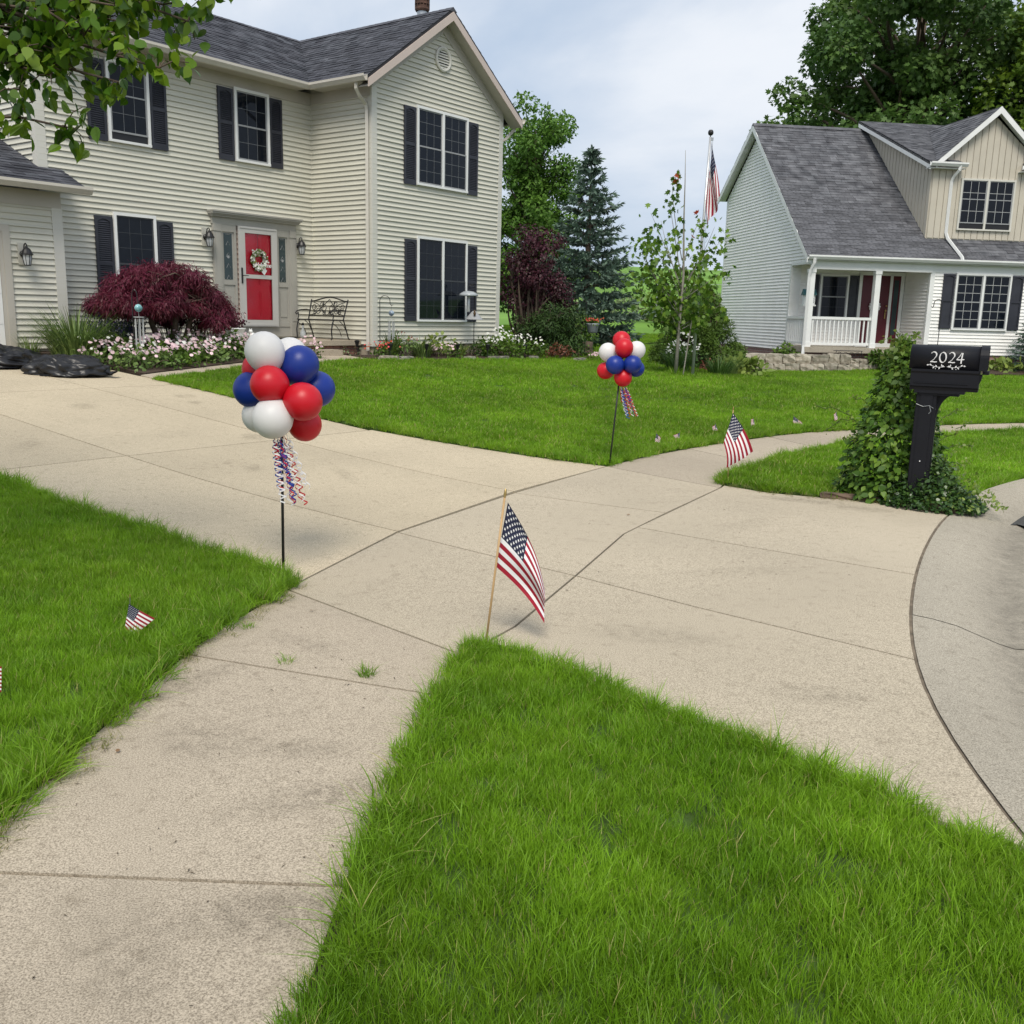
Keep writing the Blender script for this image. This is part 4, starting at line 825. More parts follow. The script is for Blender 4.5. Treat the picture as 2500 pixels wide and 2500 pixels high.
def clump(name, n, rad, h0, h1, wid, lean, seed, m, segs=3):
    rg = np.random.default_rng(seed); V = []; F = []; A = []
    for i in range(n):
        a = rg.uniform(0, 6.283); r = rad * math.sqrt(rg.random()); x, y = r * math.cos(a), r * math.sin(a)
        h = rg.uniform(h0, h1); d = a + rg.normal(0, 1.2); ln = abs(rg.normal(lean, lean * .5)); w = wid * rg.uniform(.7, 1.25); ph = rg.uniform(0, 3.14)
        wx, wy = math.cos(ph) * w * .5, math.sin(ph) * w * .5; k = len(V)
        for s in range(segs + 1):
            t = s / segs; off = ln * h * t ** 1.8; cx, cy, cz = x + math.cos(d) * off, y + math.sin(d) * off, h * t * (1 - .22 * ln * t)
            f = (1 - t ** 2.2)
            if s < segs: V += [(cx - wx * f, cy - wy * f, cz), (cx + wx * f, cy + wy * f, cz)]
            else: V.append((cx, cy, cz))
        for s in range(segs - 1): F.append((k + 2 * s, k + 2 * s + 1, k + 2 * s + 3, k + 2 * s + 2))
        F.append((k + 2 * segs - 2, k + 2 * segs - 1, k + 2 * segs)); A += [rg.random()] * segs
    me = bpy.data.meshes.new(name); me.from_pydata(V, [], F); me.materials.append(m)
    me.attributes.new('rnd', 'FLOAT', 'FACE').data.foreach_set('value', A); me.update()
    return me
def clumpcol(name, meshes):
    c = bpy.data.collections.new(name)
    for i, me in enumerate(meshes): c.objects.link(bpy.data.objects.new('%s_source' % name, me))
    return c
C_near = clumpcol('tuft_near', [clump('tuft', 105, .075, .03, .078, .0029, .42, s, M['grass']) for s in range(6)])
C_far = clumpcol('tuft_far', [clump('tuft', 46, .11, .035, .075, .0085, .45, 20 + s, M['grass'], 2) for s in range(6)])
C_edge = clumpcol('tuft_edge', [clump('tuft', 52, .055, .06, .125, .0038, .75, 40 + s, M['grass'], 4) for s in range(6)])
C_dry = clumpcol('tuft_dry', [clump('tuft', 30, .05, .02, .05, .003, 1.5, 60 + s, M['grass_dry'], 3) for s in range(4)])
def scatter(name, base, coll, density, smin, smax, tilt, seed, m, parent=None):
    ng = bpy.data.node_groups.new(name + '_scatter', 'GeometryNodeTree'); ng.interface.new_socket('Geometry', in_out='INPUT', socket_type='NodeSocketGeometry'); ng.interface.new_socket('Geometry', in_out='OUTPUT', socket_type='NodeSocketGeometry')
    n = ng.nodes; l = ng.links; gi = n.new('NodeGroupInput'); go = n.new('NodeGroupOutput'); dp = n.new('GeometryNodeDistributePointsOnFaces'); dp.inputs['Density'].default_value = density; dp.inputs['Seed'].default_value = seed
    ci = n.new('GeometryNodeCollectionInfo'); ci.inputs['Collection'].default_value = coll; ci.inputs['Separate Children'].default_value = True; ci.inputs['Reset Children'].default_value = True
    ip = n.new('GeometryNodeInstanceOnPoints'); ip.inputs['Pick Instance'].default_value = True
    rr = n.new('FunctionNodeRandomValue'); rr.data_type = 'FLOAT_VECTOR'; rr.inputs[0].default_value = (-tilt, -tilt, 0); rr.inputs[1].default_value = (tilt, tilt, 6.283)
    rs = n.new('FunctionNodeRandomValue'); rs.data_type = 'FLOAT'; rs.inputs[2].default_value = smin; rs.inputs[3].default_value = smax; rs.inputs['Seed'].default_value = 3
    pos = n.new('GeometryNodeInputPosition'); nz = n.new('ShaderNodeTexNoise'); nz.inputs['Scale'].default_value = 1.3; l.new(pos.outputs[0], nz.inputs['Vector'])
    mr = n.new('ShaderNodeMapRange'); mr.inputs['From Min'].default_value = .3; mr.inputs['From Max'].default_value = .7; mr.inputs['To Min'].default_value = .78; mr.inputs['To Max'].default_value = 1.2; l.new(nz.outputs['Fac'], mr.inputs['Value'])
    mu = n.new('ShaderNodeMath'); mu.operation = 'MULTIPLY'; l.new(rs.outputs[1], mu.inputs[0]); l.new(mr.outputs[0], mu.inputs[1])
    l.new(gi.outputs[0], dp.inputs['Mesh']); l.new(dp.outputs['Points'], ip.inputs['Points']); l.new(ci.outputs[0], ip.inputs['Instance']); l.new(rr.outputs[0], ip.inputs['Rotation']); l.new(mu.outputs[0], ip.inputs['Scale']); l.new(ip.outputs[0], go.inputs[0])
    o = bpy.data.objects.new(name, base); COL.objects.link(o); md = o.modifiers.new('scatter', 'NODES'); md.node_group = ng
    if parent: o.parent = parent
    return o
def flat(poly, off=.012, cell=1.0, clipd=None):
    o = drape('tmp', poly, M['turf'], off, cell); me = o.data; bpy.data.objects.remove(o); return me
def clip_poly(poly, ymax=None, ymin=None):
    """keep the part of a polygon in a y band"""
    def cut(P, f, y):
        o = []
        for i in range(len(P)):
            a, b = P[i], P[(i + 1) % len(P)]; ia, ib = f(a[1]), f(b[1])
            if ia: o.append(a)
            if ia != ib: t = (y - a[1]) / (b[1] - a[1]); o.append((a[0] + (b[0] - a[0]) * t, y))
        return o
    if ymax is not None: poly = cut(poly, lambda v: v <= ymax, ymax)
    if ymin is not None: poly = cut(poly, lambda v: v >= ymin, ymin)
    return poly
gl_ = [('front', clip_poly(front_l, None, 1.0), C_near, 330, .75, 1.15, 'lush mown grass on the verge in front of the apron, nearest the camera'),
       ('left', [(-1.27,5.56),(-1.40,5.05),(-1.53,4.4),(-1.62,3.0),(-1.64,1.5),(-7,1.5),(-9,6),LW(-13.5,-5.5),LW(-11.5,-5.5),LW(-11.5,-7.2),LW(-11.46,-9.2)], C_near, 300, .75, 1.15, 'lush mown grass on the left lawn beside the driveway'),
       ('centre', clip_poly(cen_l, 16.5), C_far, 170, .7, 1.1, 'mown grass on the near half of the big front lawn'),
       ('centre2', clip_poly(cen_l, 42, 16.5), C_far, 75, .8, 1.25, 'mown grass on the far half of the big front lawn below the houses'),
       ('right', clip_poly(right_l, 18), C_far, 190, .7, 1.15, 'mown grass on the verge around the mailbox'),
       ('left2', [(-7,1.5),(-14,1.5),(-20,6),LW(-20,-2),LW(-11.52,-1.5),LW(-11.5,-5.5),LW(-13.5,-5.5),(-9,6)], C_far, 80, .8, 1.1, 'mown grass on the far left lawn past the driveway')]
for i, (nm, po, cc, de, a, b_, lab) in enumerate(gl_):
    g = scatter('grass', flat(po), cc, de, a, b_, .22, 11 + i, M['grass']); tag(g, lab, 'grass', kind='stuff')
# longer unmown fringe hanging over the concrete edges
def ribbon(pts, w, inner=.22):
    """thin strip along a polyline, on its left side if w > 0"""
    a = offs(pts, w * inner); o = offs(pts, -w); return a + o[::-1]
fr = [([(-1.27,5.56),(-1.40,5.05),(-1.53,4.4),(-1.62,3.0),(-1.64,1.5)], -.10, 'long grass fringe along the left edge of the pavement'),
      ([(-.44,1.0),(-.44,1.9),(-.40,2.8),(-.32,3.6),(-.24,4.34),(-.19,4.48)], -.07, 'long grass fringe on the pavement side of the near verge'),
      ([(-.19,4.48),(-.03,4.50),(.10,4.34),(.55,3.83),(.83,3.55),(1.07,3.29),(1.33,2.95),(1.60,2.62)], -.08, 'long grass fringe on the apron side of the near verge'),
      ([LW(-11.5,-5.5),LW(-11.5,-7.2),LW(-11.46,-9.2),(-1.27,5.56)], -.08, 'long grass fringe along the left edge of the driveway'),
      ([LW(-6.86,-2.35),LW(-6.82,-6.2),LW(-6.53,-8.3),(1.02,10.48)], .10, 'long grass fringe along the right edge of the driveway'),
      ([(1.02,10.48),(1.78,11.65),(3.09,13.16),(4.18,14.12),(5.5,14.97),(7.18,15.88),(8.66,16.52),(14,18.62)], .10, 'long grass fringe along the curved pavement below the big lawn'),
      ([(14,17.4),(7.96,15.02),(7.13,14.68),(5.6,13.83),(4.57,13.04),(3.3,11.60),(2.2,9.95),(2.1,9.45),(2.45,9.11),(2.93,8.9)], .08, 'long grass fringe around the verge by the mailbox'),
      ([(3.8,8.4),(4.48,9.27),(5.36,10.15),(6.7,11.1),(9,12.2)], .10, 'long grass fringe along the street edge past the mailbox')]
for i, (pts, w, lab) in enumerate(fr):
    n_ = max(8, int(sum(math.dist(a, b) for a, b in zip(pts, pts[1:])) / .25)); pd = dens(pts, n_); st = ribbon(pd, w, .2 if i in (1, 2) else .5)
    b = MB(); b.v = [(x, y, hz(x, y) + .012) for x, y in st]; L2 = len(pd)
    b.f = [(k, k + 1, 2 * L2 - 2 - k, 2 * L2 - 1 - k) for k in range(L2 - 1)]; b.m = [0] * (L2 - 1)
    o = b.build('tmp', M['turf']); me = o.data; bpy.data.objects.remove(o)
    g = scatter('edge_grass', me, C_edge, 300 if i < 4 else 150, .65, 1.2, .5, 31 + i, M['grass']); tag(g, lab, 'grass', kind='stuff')
# trampled dry clippings beside the near kerb edges
for i, (pts, w, lab) in enumerate((([(-1.23,5.45),(-1.36,5.0),(-1.49,4.4),(-1.57,3.0),(-1.6,2.0)], .07, 'dry clippings along the left edge of the pavement'), ([(2.1,9.3),(2.45,8.98),(2.93,8.75),(3.3,8.6)], .16, 'dry clippings swept along the apron below the mailbox'))):
    pd = dens(pts, 14); st = ribbon(pd, w, 0.0); b = MB(); b.v = [(x, y, hz(x, y) + .004) for x, y in st]; L2 = len(pd)
    b.f = [(k, k + 1, 2 * L2 - 2 - k, 2 * L2 - 1 - k) for k in range(L2 - 1)]; b.m = [0] * (L2 - 1); o = b.build('tmp', M['turf']); me = o.data; bpy.data.objects.remove(o)
    g = scatter('clippings', me, C_dry, 160, .6, 1.1, .5, 71 + i, M['grass_dry']); tag(g, lab, 'clippings', kind='stuff')
# ------------------------------------------------------------------ foliage tools
def foliage_mat(name, col, attr=.45, trans=.3, rough=.5, spec=.3, var=.22, vs=1.2):
    return mat(name, col, rough, var, vs, spec=spec, attr=attr, trans=trans)
F = {}
F['pear'] = foliage_mat('leaf_pear', (.075, .165, .010), .65, .42, .32, .45)
F['maple'] = foliage_mat('leaf_maple_green', (.10, .20, .02), .5, .32)
F['tree_a'] = foliage_mat('leaf_bright_tree', (.105, .225, .034), .42, .34)
F['tree_b'] = foliage_mat('leaf_dark_tree', (.072, .145, .032), .6, .32)
F['tree_c'] = foliage_mat('leaf_lime_tree', (.11, .19, .018), .5, .3)
F['spruce'] = foliage_mat('needle_blue', (.115, .175, .135), .5, .12, .6)
F['alberta'] = foliage_mat('needle_green', (.065, .125, .016), .4, .15, .6)
F['yew'] = foliage_mat('needle_yew', (.030, .068, .013), .45, .15, .6)
F['purple'] = foliage_mat('leaf_purple', (.060, .016, .024), .55, .2, .45)
F['jmaple'] = foliage_mat('leaf_japanese_maple', (.105, .014, .026), .55, .28, .45)
F['vine'] = foliage_mat('leaf_vine', (.095, .195, .024), .6, .32, .45, .3)
F['vinel'] = foliage_mat('leaf_vine_light', (.17, .25, .045), .4, .4, .4, .4)
F['vinca'] = foliage_mat('leaf_vinca', (.045, .10, .022), .55, .2, .3, .5)
F['shrub'] = foliage_mat('leaf_shrub', (.075, .15, .018), .5, .3)
F['hosta'] = foliage_mat('leaf_hosta', (.20, .28, .06), .4, .35)
F['grey'] = foliage_mat('leaf_grey', (.20, .26, .13), .35, .2)
F['orn'] = foliage_mat('leaf_ribbon', (.13, .21, .055), .45, .3)
F['iris'] = foliage_mat('leaf_iris', (.065, .14, .025), .4, .25)
F['pink'] = foliage_mat('petal_pink', (.80, .58, .62), .18, .3, .6)
F['whitef'] = foliage_mat('petal_white', (.82, .82, .76), .1, .3, .6)
F['violet'] = foliage_mat('petal_violet', (.055, .035, .13), .4, .2)
F['orange'] = foliage_mat('petal_red', (.55, .10, .05), .5, .2)
F['rust'] = foliage_mat('leaf_rust', (.17, .065, .035), .5, .2)
F['redleaf'] = foliage_mat('leaf_autumn', (.42, .10, .03), .4, .4)
LEAFSHAPE = {'diamond': [(0, 0, 0), (.32, .45, .06), (0, 1, 0), (-.32, .45, .06)],
             'oval': [(0, 0, 0), (.28, .25, .05), (.33, .55, .06), (0, 1, -.04), (-.33, .55, .06), (-.28, .25, .05)],
             'blade': [(-.03, 0, 0), (.03, 0, 0), (.035, .5, .03), (0, 1, -.08), (-.035, .5, .03)],
             'needle': [(-.06, 0, 0), (.06, 0, 0), (0.02, 1, 0), (-.02, 1, 0)],
             'spray': [(-.10, 0, 0), (.10, 0, 0), (.16, .45, .03), (0, 1, -.03), (-.16, .45, .03)],
             'lobed': [(0, 0, 0), (.18, .12, 0), (.5, .30, .04), (.26, .42, .02), (.42, .72, .04), (.14, .66, 0), (0, 1, -.05), (-.14, .66, 0), (-.42, .72, .04), (-.26, .42, .02), (-.5, .30, .04), (-.18, .12, 0)],
             'petal': [(math.cos(a) * .5, math.sin(a) * .5, .12) for a in [k * 6.283 / 6 for k in range(6)]]}
def leaf_arrays(P, D, Nn, S, shape):
    """positions, pointing directions, normals, sizes -> verts and faces (numpy)"""
    P = np.asarray(P, float); D = np.asarray(D, float); Nn = np.asarray(Nn, float); S = np.asarray(S, float)
    D /= np.maximum(np.linalg.norm(D, axis=1, keepdims=True), 1e-9); X = np.cross(D, Nn); X /= np.maximum(np.linalg.norm(X, axis=1, keepdims=True), 1e-9); Z = np.cross(X, D)
    sh = np.array(LEAFSHAPE[shape]); k = len(sh)
    V = P[:, None] + S[:, None, None] * (sh[None, :, 0, None] * X[:, None] + sh[None, :, 1, None] * D[:, None] + sh[None, :, 2, None] * Z[:, None])
    return V.reshape(-1, 3), np.arange(len(P) * k).reshape(-1, k)
def leaf_obj(name, P, D, Nn, S, shape, m, parent, rnd=None, kind='stuff'):
    V, Fc = leaf_arrays(P, D, Nn, S, shape); n, k = Fc.shape
    me = bpy.data.meshes.new(name); me.vertices.add(len(V)); me.vertices.foreach_set('co', V.ravel()); me.loops.add(n * k); me.loops.foreach_set('vertex_index', Fc.ravel().astype(np.int32))
    me.polygons.add(n); me.polygons.foreach_set('loop_start', np.arange(0, n * k, k, dtype=np.int32)); me.polygons.foreach_set('loop_total', np.full(n, k, np.int32)); me.update(calc_edges=True)
    me.materials.append(m); a = me.attributes.new('rnd', 'FLOAT', 'FACE'); a.data.foreach_set('value', np.asarray(rnd if rnd is not None else np.random.default_rng(1).random(n), np.float32))
    o = bpy.data.objects.new(name, me); COL.objects.link(o)
    if parent: o.parent = parent
    if kind: o['kind'] = kind
    return o
def rdir(rg, n): v = rg.normal(size=(n, 3)); return v / np.linalg.norm(v, axis=1, keepdims=True)
def cloud(rg, centres, radii, per, flat_=1.0, shell=.55):
    """leaf positions in clumps (denser near the clump's surface) plus outward vectors and a clump tone"""
    P = []; O = []; T = []
    for c, r in zip(centres, radii):
        n = max(4, int(per * r * r)); d = rdir(rg, n); rad = r * (shell + (1 - shell) * rg.random(n) ** .6) * rg.uniform(.8, 1.12, n)
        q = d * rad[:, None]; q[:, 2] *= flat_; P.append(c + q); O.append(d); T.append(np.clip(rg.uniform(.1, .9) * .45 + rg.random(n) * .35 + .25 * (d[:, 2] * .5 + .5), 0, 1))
    return np.concatenate(P), np.concatenate(O), np.concatenate(T)
def limb(mb, a, b, r0, r1, rg, bend=.12, n=6, seg=6):
    a = Vector(a); b = Vector(b); L = (b - a).length; off = Vector(rg.normal(size=3)) * L * bend; pts = []; rs = []
    for i in range(n + 1):
        t = i / n; p = a.lerp(b, t) + off * math.sin(math.pi * t); p.z += L * .06 * math.sin(math.pi * t); pts.append(p); rs.append(r0 + (r1 - r0) * t)
    mb.tube(pts, rs, seg)
def tree(name, label, base, H, crown_c, crown_r, nclump, clump_r, per, leaf, shape, m, seed, trunk_r=.15, bark=None, cat='tree', droop=.2, group=None, tops=0, taper=0.0, shell=.55, flat_=.8):
    """trunk, limbs to every clump, leaves in clumps; crown is an ellipsoid (optionally tapering upwards)"""
    rg = np.random.default_rng(seed); t = thing(name, label, cat, base, 0, group); cc = np.array(crown_c, float); cr = np.array(crown_r, float); cs = []; rs = []
    while len(cs) < nclump:
        d = rdir(rg, 1)[0]; q = d * rg.random() ** .42
        if taper and abs(q[0]) + abs(q[1]) > 1.25 * (1 - taper * (q[2] * .5 + .5)): continue
        cs.append(cc + q * cr); rs.append(rg.uniform(*clump_r))
    b = MB(); top = cc + np.array([0, 0, cr[2] * .75]); n = 9; tp = []; tr = []
    for i in range(n + 1):
        k = i / n; tp.append((top[0] * k + rg.normal(0, .06) * (0 < i), top[1] * k + rg.normal(0, .06) * (0 < i), top[2] * k - .1 * (i == 0))); tr.append(trunk_r * (1 - .85 * k) * (1.35 if i == 0 else 1))
    b.tube(tp, tr, 9)
    for c, r in zip(cs, rs):
        k = min(.92, max(.15, (c[2] - .25 * np.linalg.norm(c[:2])) / max(top[2], .1) * .8)); i = k * n; i0 = int(i); f = i - i0; st = Vector(tp[i0]).lerp(Vector(tp[min(i0 + 1, n)]), f)
        limb(b, st, c, trunk_r * (1 - .85 * k) * .45, trunk_r * .05, rg, .1, 5, 5)
    b.build('trunk', bark or M['bark'], t, True)
    P, O, T = cloud(rg, cs, rs, per, flat_, shell); n = len(P); D = O * .6 + rdir(rg, n) * .8; D[:, 2] -= droop; Nn = O * .5 + rdir(rg, n) * .6 + np.array([0, 0, .7])
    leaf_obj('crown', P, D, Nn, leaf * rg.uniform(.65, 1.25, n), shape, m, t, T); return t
# ------------------------------------------------------------------ trees
# big tree row behind the white house
tree('shade_tree', 'huge dark green tree towering behind the white house', GP(18.9, 50, 0), 17, (0, 0, 10.3), (8.0, 6.0, 8.2), 135, (.8, 1.6), 300, .27, 'lobed', F['tree_b'], 3, .55, group='trees behind the white house')
tree('shade_tree', 'yellow green tree at the right edge behind the dormer', GP(25.5, 47, 0), 12, (0, 0, 8.2), (5.0, 4.5, 6.5), 60, (1.0, 1.8), 300, .25, 'lobed', F['tree_c'], 4, .35, group='trees behind the white house')
# trees beside the cream house
tree('poplar_tree', 'tall light green tree behind the right corner of the cream house', GP(.7, 36.5, 0), 11, (-.2, 0, 4.3), (2.1, 2.0, 3.9), 120, (.36, .66), 900, .15, 'diamond', F['tree_a'], 8, .2, taper=.45, droop=.35)
def spruce(name, label, base, H, rad, m, seed, nw=15, needles=26, nl=.11, cat='tree', lean=0):
    rg = np.random.default_rng(seed); t = thing(name, label, cat, base); b = MB(); b.tube([(0, 0, -.1), (0, 0, H * .5), (lean, 0, H)], [H * .022, H * .014, .012], 8); P = []; D = []; Nn = []; T = []
    lv = int(nw * 1.0)
    for i in range(lv):
        k = i / (lv - 1); z = H * (.05 + .92 * k); L = rad * (1 - k) ** .92 * rg.uniform(.85, 1.1) + .05; nb = int(7 + 9 * (1 - k)); a0 = rg.random() * 6.28
        for j in range(nb):
            a = a0 + 6.283 * j / nb + rg.normal(0, .12); Lb = L * rg.uniform(.72, 1.12); zz = z + rg.normal(0, .06 * H / 6); up = .55 * k - .12; pts = []
            for s in range(6):
                q = s / 5; r = Lb * q; pts.append(np.array([math.cos(a) * r, math.sin(a) * r, zz + up * r - .10 * r * (1 - k) * math.sin(q * 3.14) + .12 * Lb * q * q]))
            b.tube([tuple(p) for p in pts], [.016 * (1 - q / 6) * H / 6 for q in range(6)], 4, cap=False)
            sub = max(4, int(Lb * 9))
            for s in range(sub):
                q = .18 + .82 * (s + rg.random()) / sub; i0 = min(4, int(q * 5)); f = q * 5 - i0; p = pts[i0] * (1 - f) + pts[i0 + 1] * f; sd = rg.choice((-1, 1)); ta = a + sd * rg.uniform(.5, 1.0); tl = (.10 + .22 * Lb * (1 - q * .6)) * rg.uniform(.7, 1.2)
                if s == sub - 1: ta = a; tl = .16
                tv = np.array([math.cos(ta), math.sin(ta), rg.uniform(-.12, .25)])
                for e in range(needles):
                    w = rg.random(); dd = rdir(rg, 1)[0]; d = tv * .9 + dd * .75; P.append(p + tv * tl * w + dd * .01); D.append(d); Nn.append(dd + np.array([0, 0, .5])); T.append(np.clip(.15 + .55 * q + rg.normal(0, .15), 0, 1))
    b.build('trunk', M['bark'], t); n = len(P); leaf_obj('crown', P, D, Nn, nl * rg.uniform(.6, 1.2, n), 'spray', m, t, T); return t
spruce('blue_spruce', 'blue green spruce between the two houses', GP(2.1, 30.2, 0), 5.75, 1.85, F['spruce'], 12, 19, 12, .16)
spruce('blue_spruce', 'small blue spruce at the right edge by the window of the white house', RP(6.85, -2.3), 1.7, .75, F['spruce'], 13, 11, 10, .10)
# purple leaved weeping tree by the corner
def mound(name, label, base, shells, per, leaf, shape, m, seed, cat='shrub', trunk=None, droop=.5, bark=None, shell=.75, flat_=.8, group=None):
    """foliage built from many overlapping clumps given as (x, y, z, r)"""
    rg = np.random.default_rng(seed); t = thing(name, label, cat, base, 0, group); b = MB()
    for (x, y, z, r) in shells: limb(b, (rg.normal(0, .03), rg.normal(0, .03), -.05), (x, y, z), trunk or .03, .006, rg, .12, 6, 6)
    b.build('trunk' if cat == 'tree' else 'stem', bark or M['bark'], t, True)
    P, O, T = cloud(rg, [np.array(s[:3]) for s in shells], [s[3] for s in shells], per, flat_, shell); keep = P[:, 2] > .0; P, O, T = P[keep], O[keep], T[keep]; n = len(P)
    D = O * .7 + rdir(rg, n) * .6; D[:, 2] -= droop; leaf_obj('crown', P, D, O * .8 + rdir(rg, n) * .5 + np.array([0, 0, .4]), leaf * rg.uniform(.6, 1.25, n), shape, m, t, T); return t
def shells_in(rg, n, c, r, rr, zmin=.05, fl=None):
    o = []
    while len(o) < n:
        d = rdir(rg, 1)[0] * rg.random() ** .4; p = np.array(c) + d * np.array(r)
        if p[2] < zmin: continue
        if fl and not fl(p): continue
        o.append((p[0], p[1], p[2], rg.uniform(*rr)))
    return o
rg0 = np.random.default_rng(77)
pur = shells_in(rg0, 50, (.1, 0, 1.85), (.95, .8, 1.3), (.2, .4)) + [(.62 + .09 * k, -.1, 2.05 - .17 * k, .24) for k in range(6)]
mound('purple_tree', 'dark purple leaved weeping tree beside the corner of the cream house', GP(.35, 27.0), pur, 1600, .085, 'diamond', F['purple'], 5, 'tree', .06, .8)
yw = shells_in(rg0, 46, (0, 0, .6), (1.0, .7, .68), (.2, .36))
mound('yew_shrub', 'dark green yew shrub under the purple tree', GP(.95, 25.6), yw, 2200, .10, 'spray', F['yew'], 6)
yw2 = shells_in(rg0, 16, (0, 0, .45), (.55, .5, .45), (.2, .34))
mound('yew_shrub', 'pale green shrub at the foot of the spruce', GP(1.7, 27.6), yw2, 1000, .08, 'oval', F['shrub'], 61)
# clipped dwarf spruce
rgA = np.random.default_rng(9); al = []
for i in range(150):
    k = rgA.random() ** .75; a = rgA.random() * 6.283; r = 1.32 * (1 - k) ** .85 * rgA.uniform(.85, 1.0); al.append((r * math.cos(a) * .95, r * math.sin(a) * .95, .1 + 2.05 * k, .12 + .16 * (1 - k)))
mound('dwarf_conifer', 'dense cone shaped green conifer behind the flagpole', GP(4.75, 25.6), al, 6500, .07, 'spray', F['alberta'], 15, 'tree', .02, .1, shell=.8)
# staked maple sapling
def sapling():
    rg = np.random.default_rng(21); base = GP(3.54, 21.63); t = thing('maple_sapling', 'thin young maple with sparse leaves and a few red tips', 'tree', base); b = MB(); H = 4.75
    tr = [(0, 0, -.05), (.02, 0, 1.0), (.05, 0, 2.2), (.0, .05, 3.3), (-.03, 0, 4.1), (-.06, 0, H)]; b.tube(tr, [.045, .036, .026, .017, .010, .004], 8); P = []; D = []; R_ = []; PR = []
    spec = [(.25, -.75, 1.5), (.28, .55, 1.3), (.30, -.35, 1.9), (.34, .75, 2.0), (.36, -.95, 2.6), (.40, -.6, 3.0), (.42, .5, 2.6), (.45, .2, 2.4), (.46, .95, 2.35), (.5, -.5, 3.3), (.52, -.8, 3.4), (.55, .65, 3.2), (.6, -.3, 3.7), (.64, .35, 3.4), (.7, -.25, 4.2), (.3, .9, 1.55), (.33, -1.05, 2.0), (.38, .3, 1.7), (.26, -.2, 1.4), (.48, .8, 2.9), (.35, -.75, 2.3), (.44, -.85, 2.85)]
    for k, dx, z1 in spec:
        z0 = H * k * .75; i = min(4, int(k * 5)); x0 = tr[i][0]; yb = rg.normal(0, .45); e = (dx, yb, z1); limb(b, (x0, 0, z0), e, .012, .003, rg, .08, 6, 5)
        nl = (85 if dx < 0 else 55) if z1 < 3.2 else 26
        for j in range(nl):
            f = rg.uniform(.3, 1.05); p = np.array([x0 + (dx - x0) * f, yb * f, z0 + (z1 - z0) * f]) + rg.normal(0, .13, 3); P.append(p); d = rdir(rg, 1)[0]; d[2] = -abs(d[2]) - .5; D.append(d)
    for j in range(16): P.append(np.array([-.22, 0, 4.05]) + rg.normal(0, .09, 3) * np.array([.6, .6, 2.0])); D.append(rdir(rg, 1)[0] + np.array([0, 0, -1]))
    b.build('trunk', M['barkg'], t, True); n = len(P); rgl = rdir(rg, n); leaf_obj('crown', P, D, rgl + np.array([0, -.6, .3]), .135 * rg.uniform(.6, 1.2, n), 'lobed', F['maple'], t, rg.random(n))
    Q = [(-.24, 0, 4.28), (-.20, .02, 4.22), (-.26, .03, 4.16), (.30, 0, 3.5), (.26, 0, 2.95)]
    leaf_obj('red_leaf_tip', np.array(Q), rdir(rg, len(Q)) + np.array([0, 0, -.8]), rdir(rg, len(Q)), [.15] * len(Q), 'lobed', F['redleaf'], t, None)
    st = MB(); st.tube([(.16, 0, -.05), (.30, .05, 1.25)], .014, 6); st.build('stake', M['barkg'], t)
sapling()
# japanese maple by the front window
def jmaple():
    rg = np.random.default_rng(31); x, y = LW(-4.95, .3); base = GP(x, y); t = thing('japanese_maple', 'wine red weeping japanese maple in front of the lower window', 'tree', base, YL); b = MB(); S = []
    # umbrella shaped crown, local x along the wall
    for i in range(180):
        a = rg.random() * 6.283; r = rg.random() ** .5; zc = 1.62 * math.sqrt(max(0, 1 - (r * .93) ** 2.4)) - .22; zz = zc if rg.random() < .6 else rg.uniform(max(.42, zc - .7), zc)
        cx_ = 1.28 * r * math.cos(a) + .05; S.append((cx_, .82 * r * math.sin(a), max((.34 if cx_ > .3 else .62) if r > .5 else .70, (zz + rg.normal(0, .06)) * .9) + .26, rg.uniform(.13, .24)))
    for k, p in enumerate(((.25, -.1), (-.1, .1), (.62, .0))):
        tip = (p[0] * 1.4, p[1], 1.1); b.tube([(p[0] * .5, p[1] * .3, -.08), (p[0] * .7 + .03, p[1] * .5, .3), (p[0] * 1.0 - .05, p[1], .62), tip], [.075, .06, .05, .04], 8)
        for s in S[k::3]: limb(b, tip, s[:3], .02, .004, rg, .12, 4, 4)
    b.build('trunk', M['bark'], t, True); P, O, T = cloud(rg, [np.array(s[:3]) for s in S], [s[3] for s in S], 5200, .75, .6); n = len(P); D = O * .5 + rdir(rg, n) * .45; D[:, 2] -= .75
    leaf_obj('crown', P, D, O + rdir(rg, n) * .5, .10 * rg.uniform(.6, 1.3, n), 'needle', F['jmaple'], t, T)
    leaf_obj('crown_fringe', P[::2] + rg.normal(0, .04, (len(P[::2]), 3)), D[::2], O[::2] + rdir(rg, len(P[::2])) * .5, .055 * rg.uniform(.6, 1.3, len(P[::2])), 'spray', F['jmaple'], t, T[::2])
jmaple()
# shrub mass and posts in front of the hill
sh = []
for i in range(30): sh.append((rg0.uniform(-5.5, 5.5), rg0.uniform(-1.2, 1.2), rg0.uniform(.3, 1.0), rg0.uniform(.45, .8)))
mound('willow_thicket', 'soft grey green thicket at the foot of the hill', GP(7.6, 46.5), sh, 420, .16, 'diamond', F['grey'], 41, 'shrub', .03, .0)
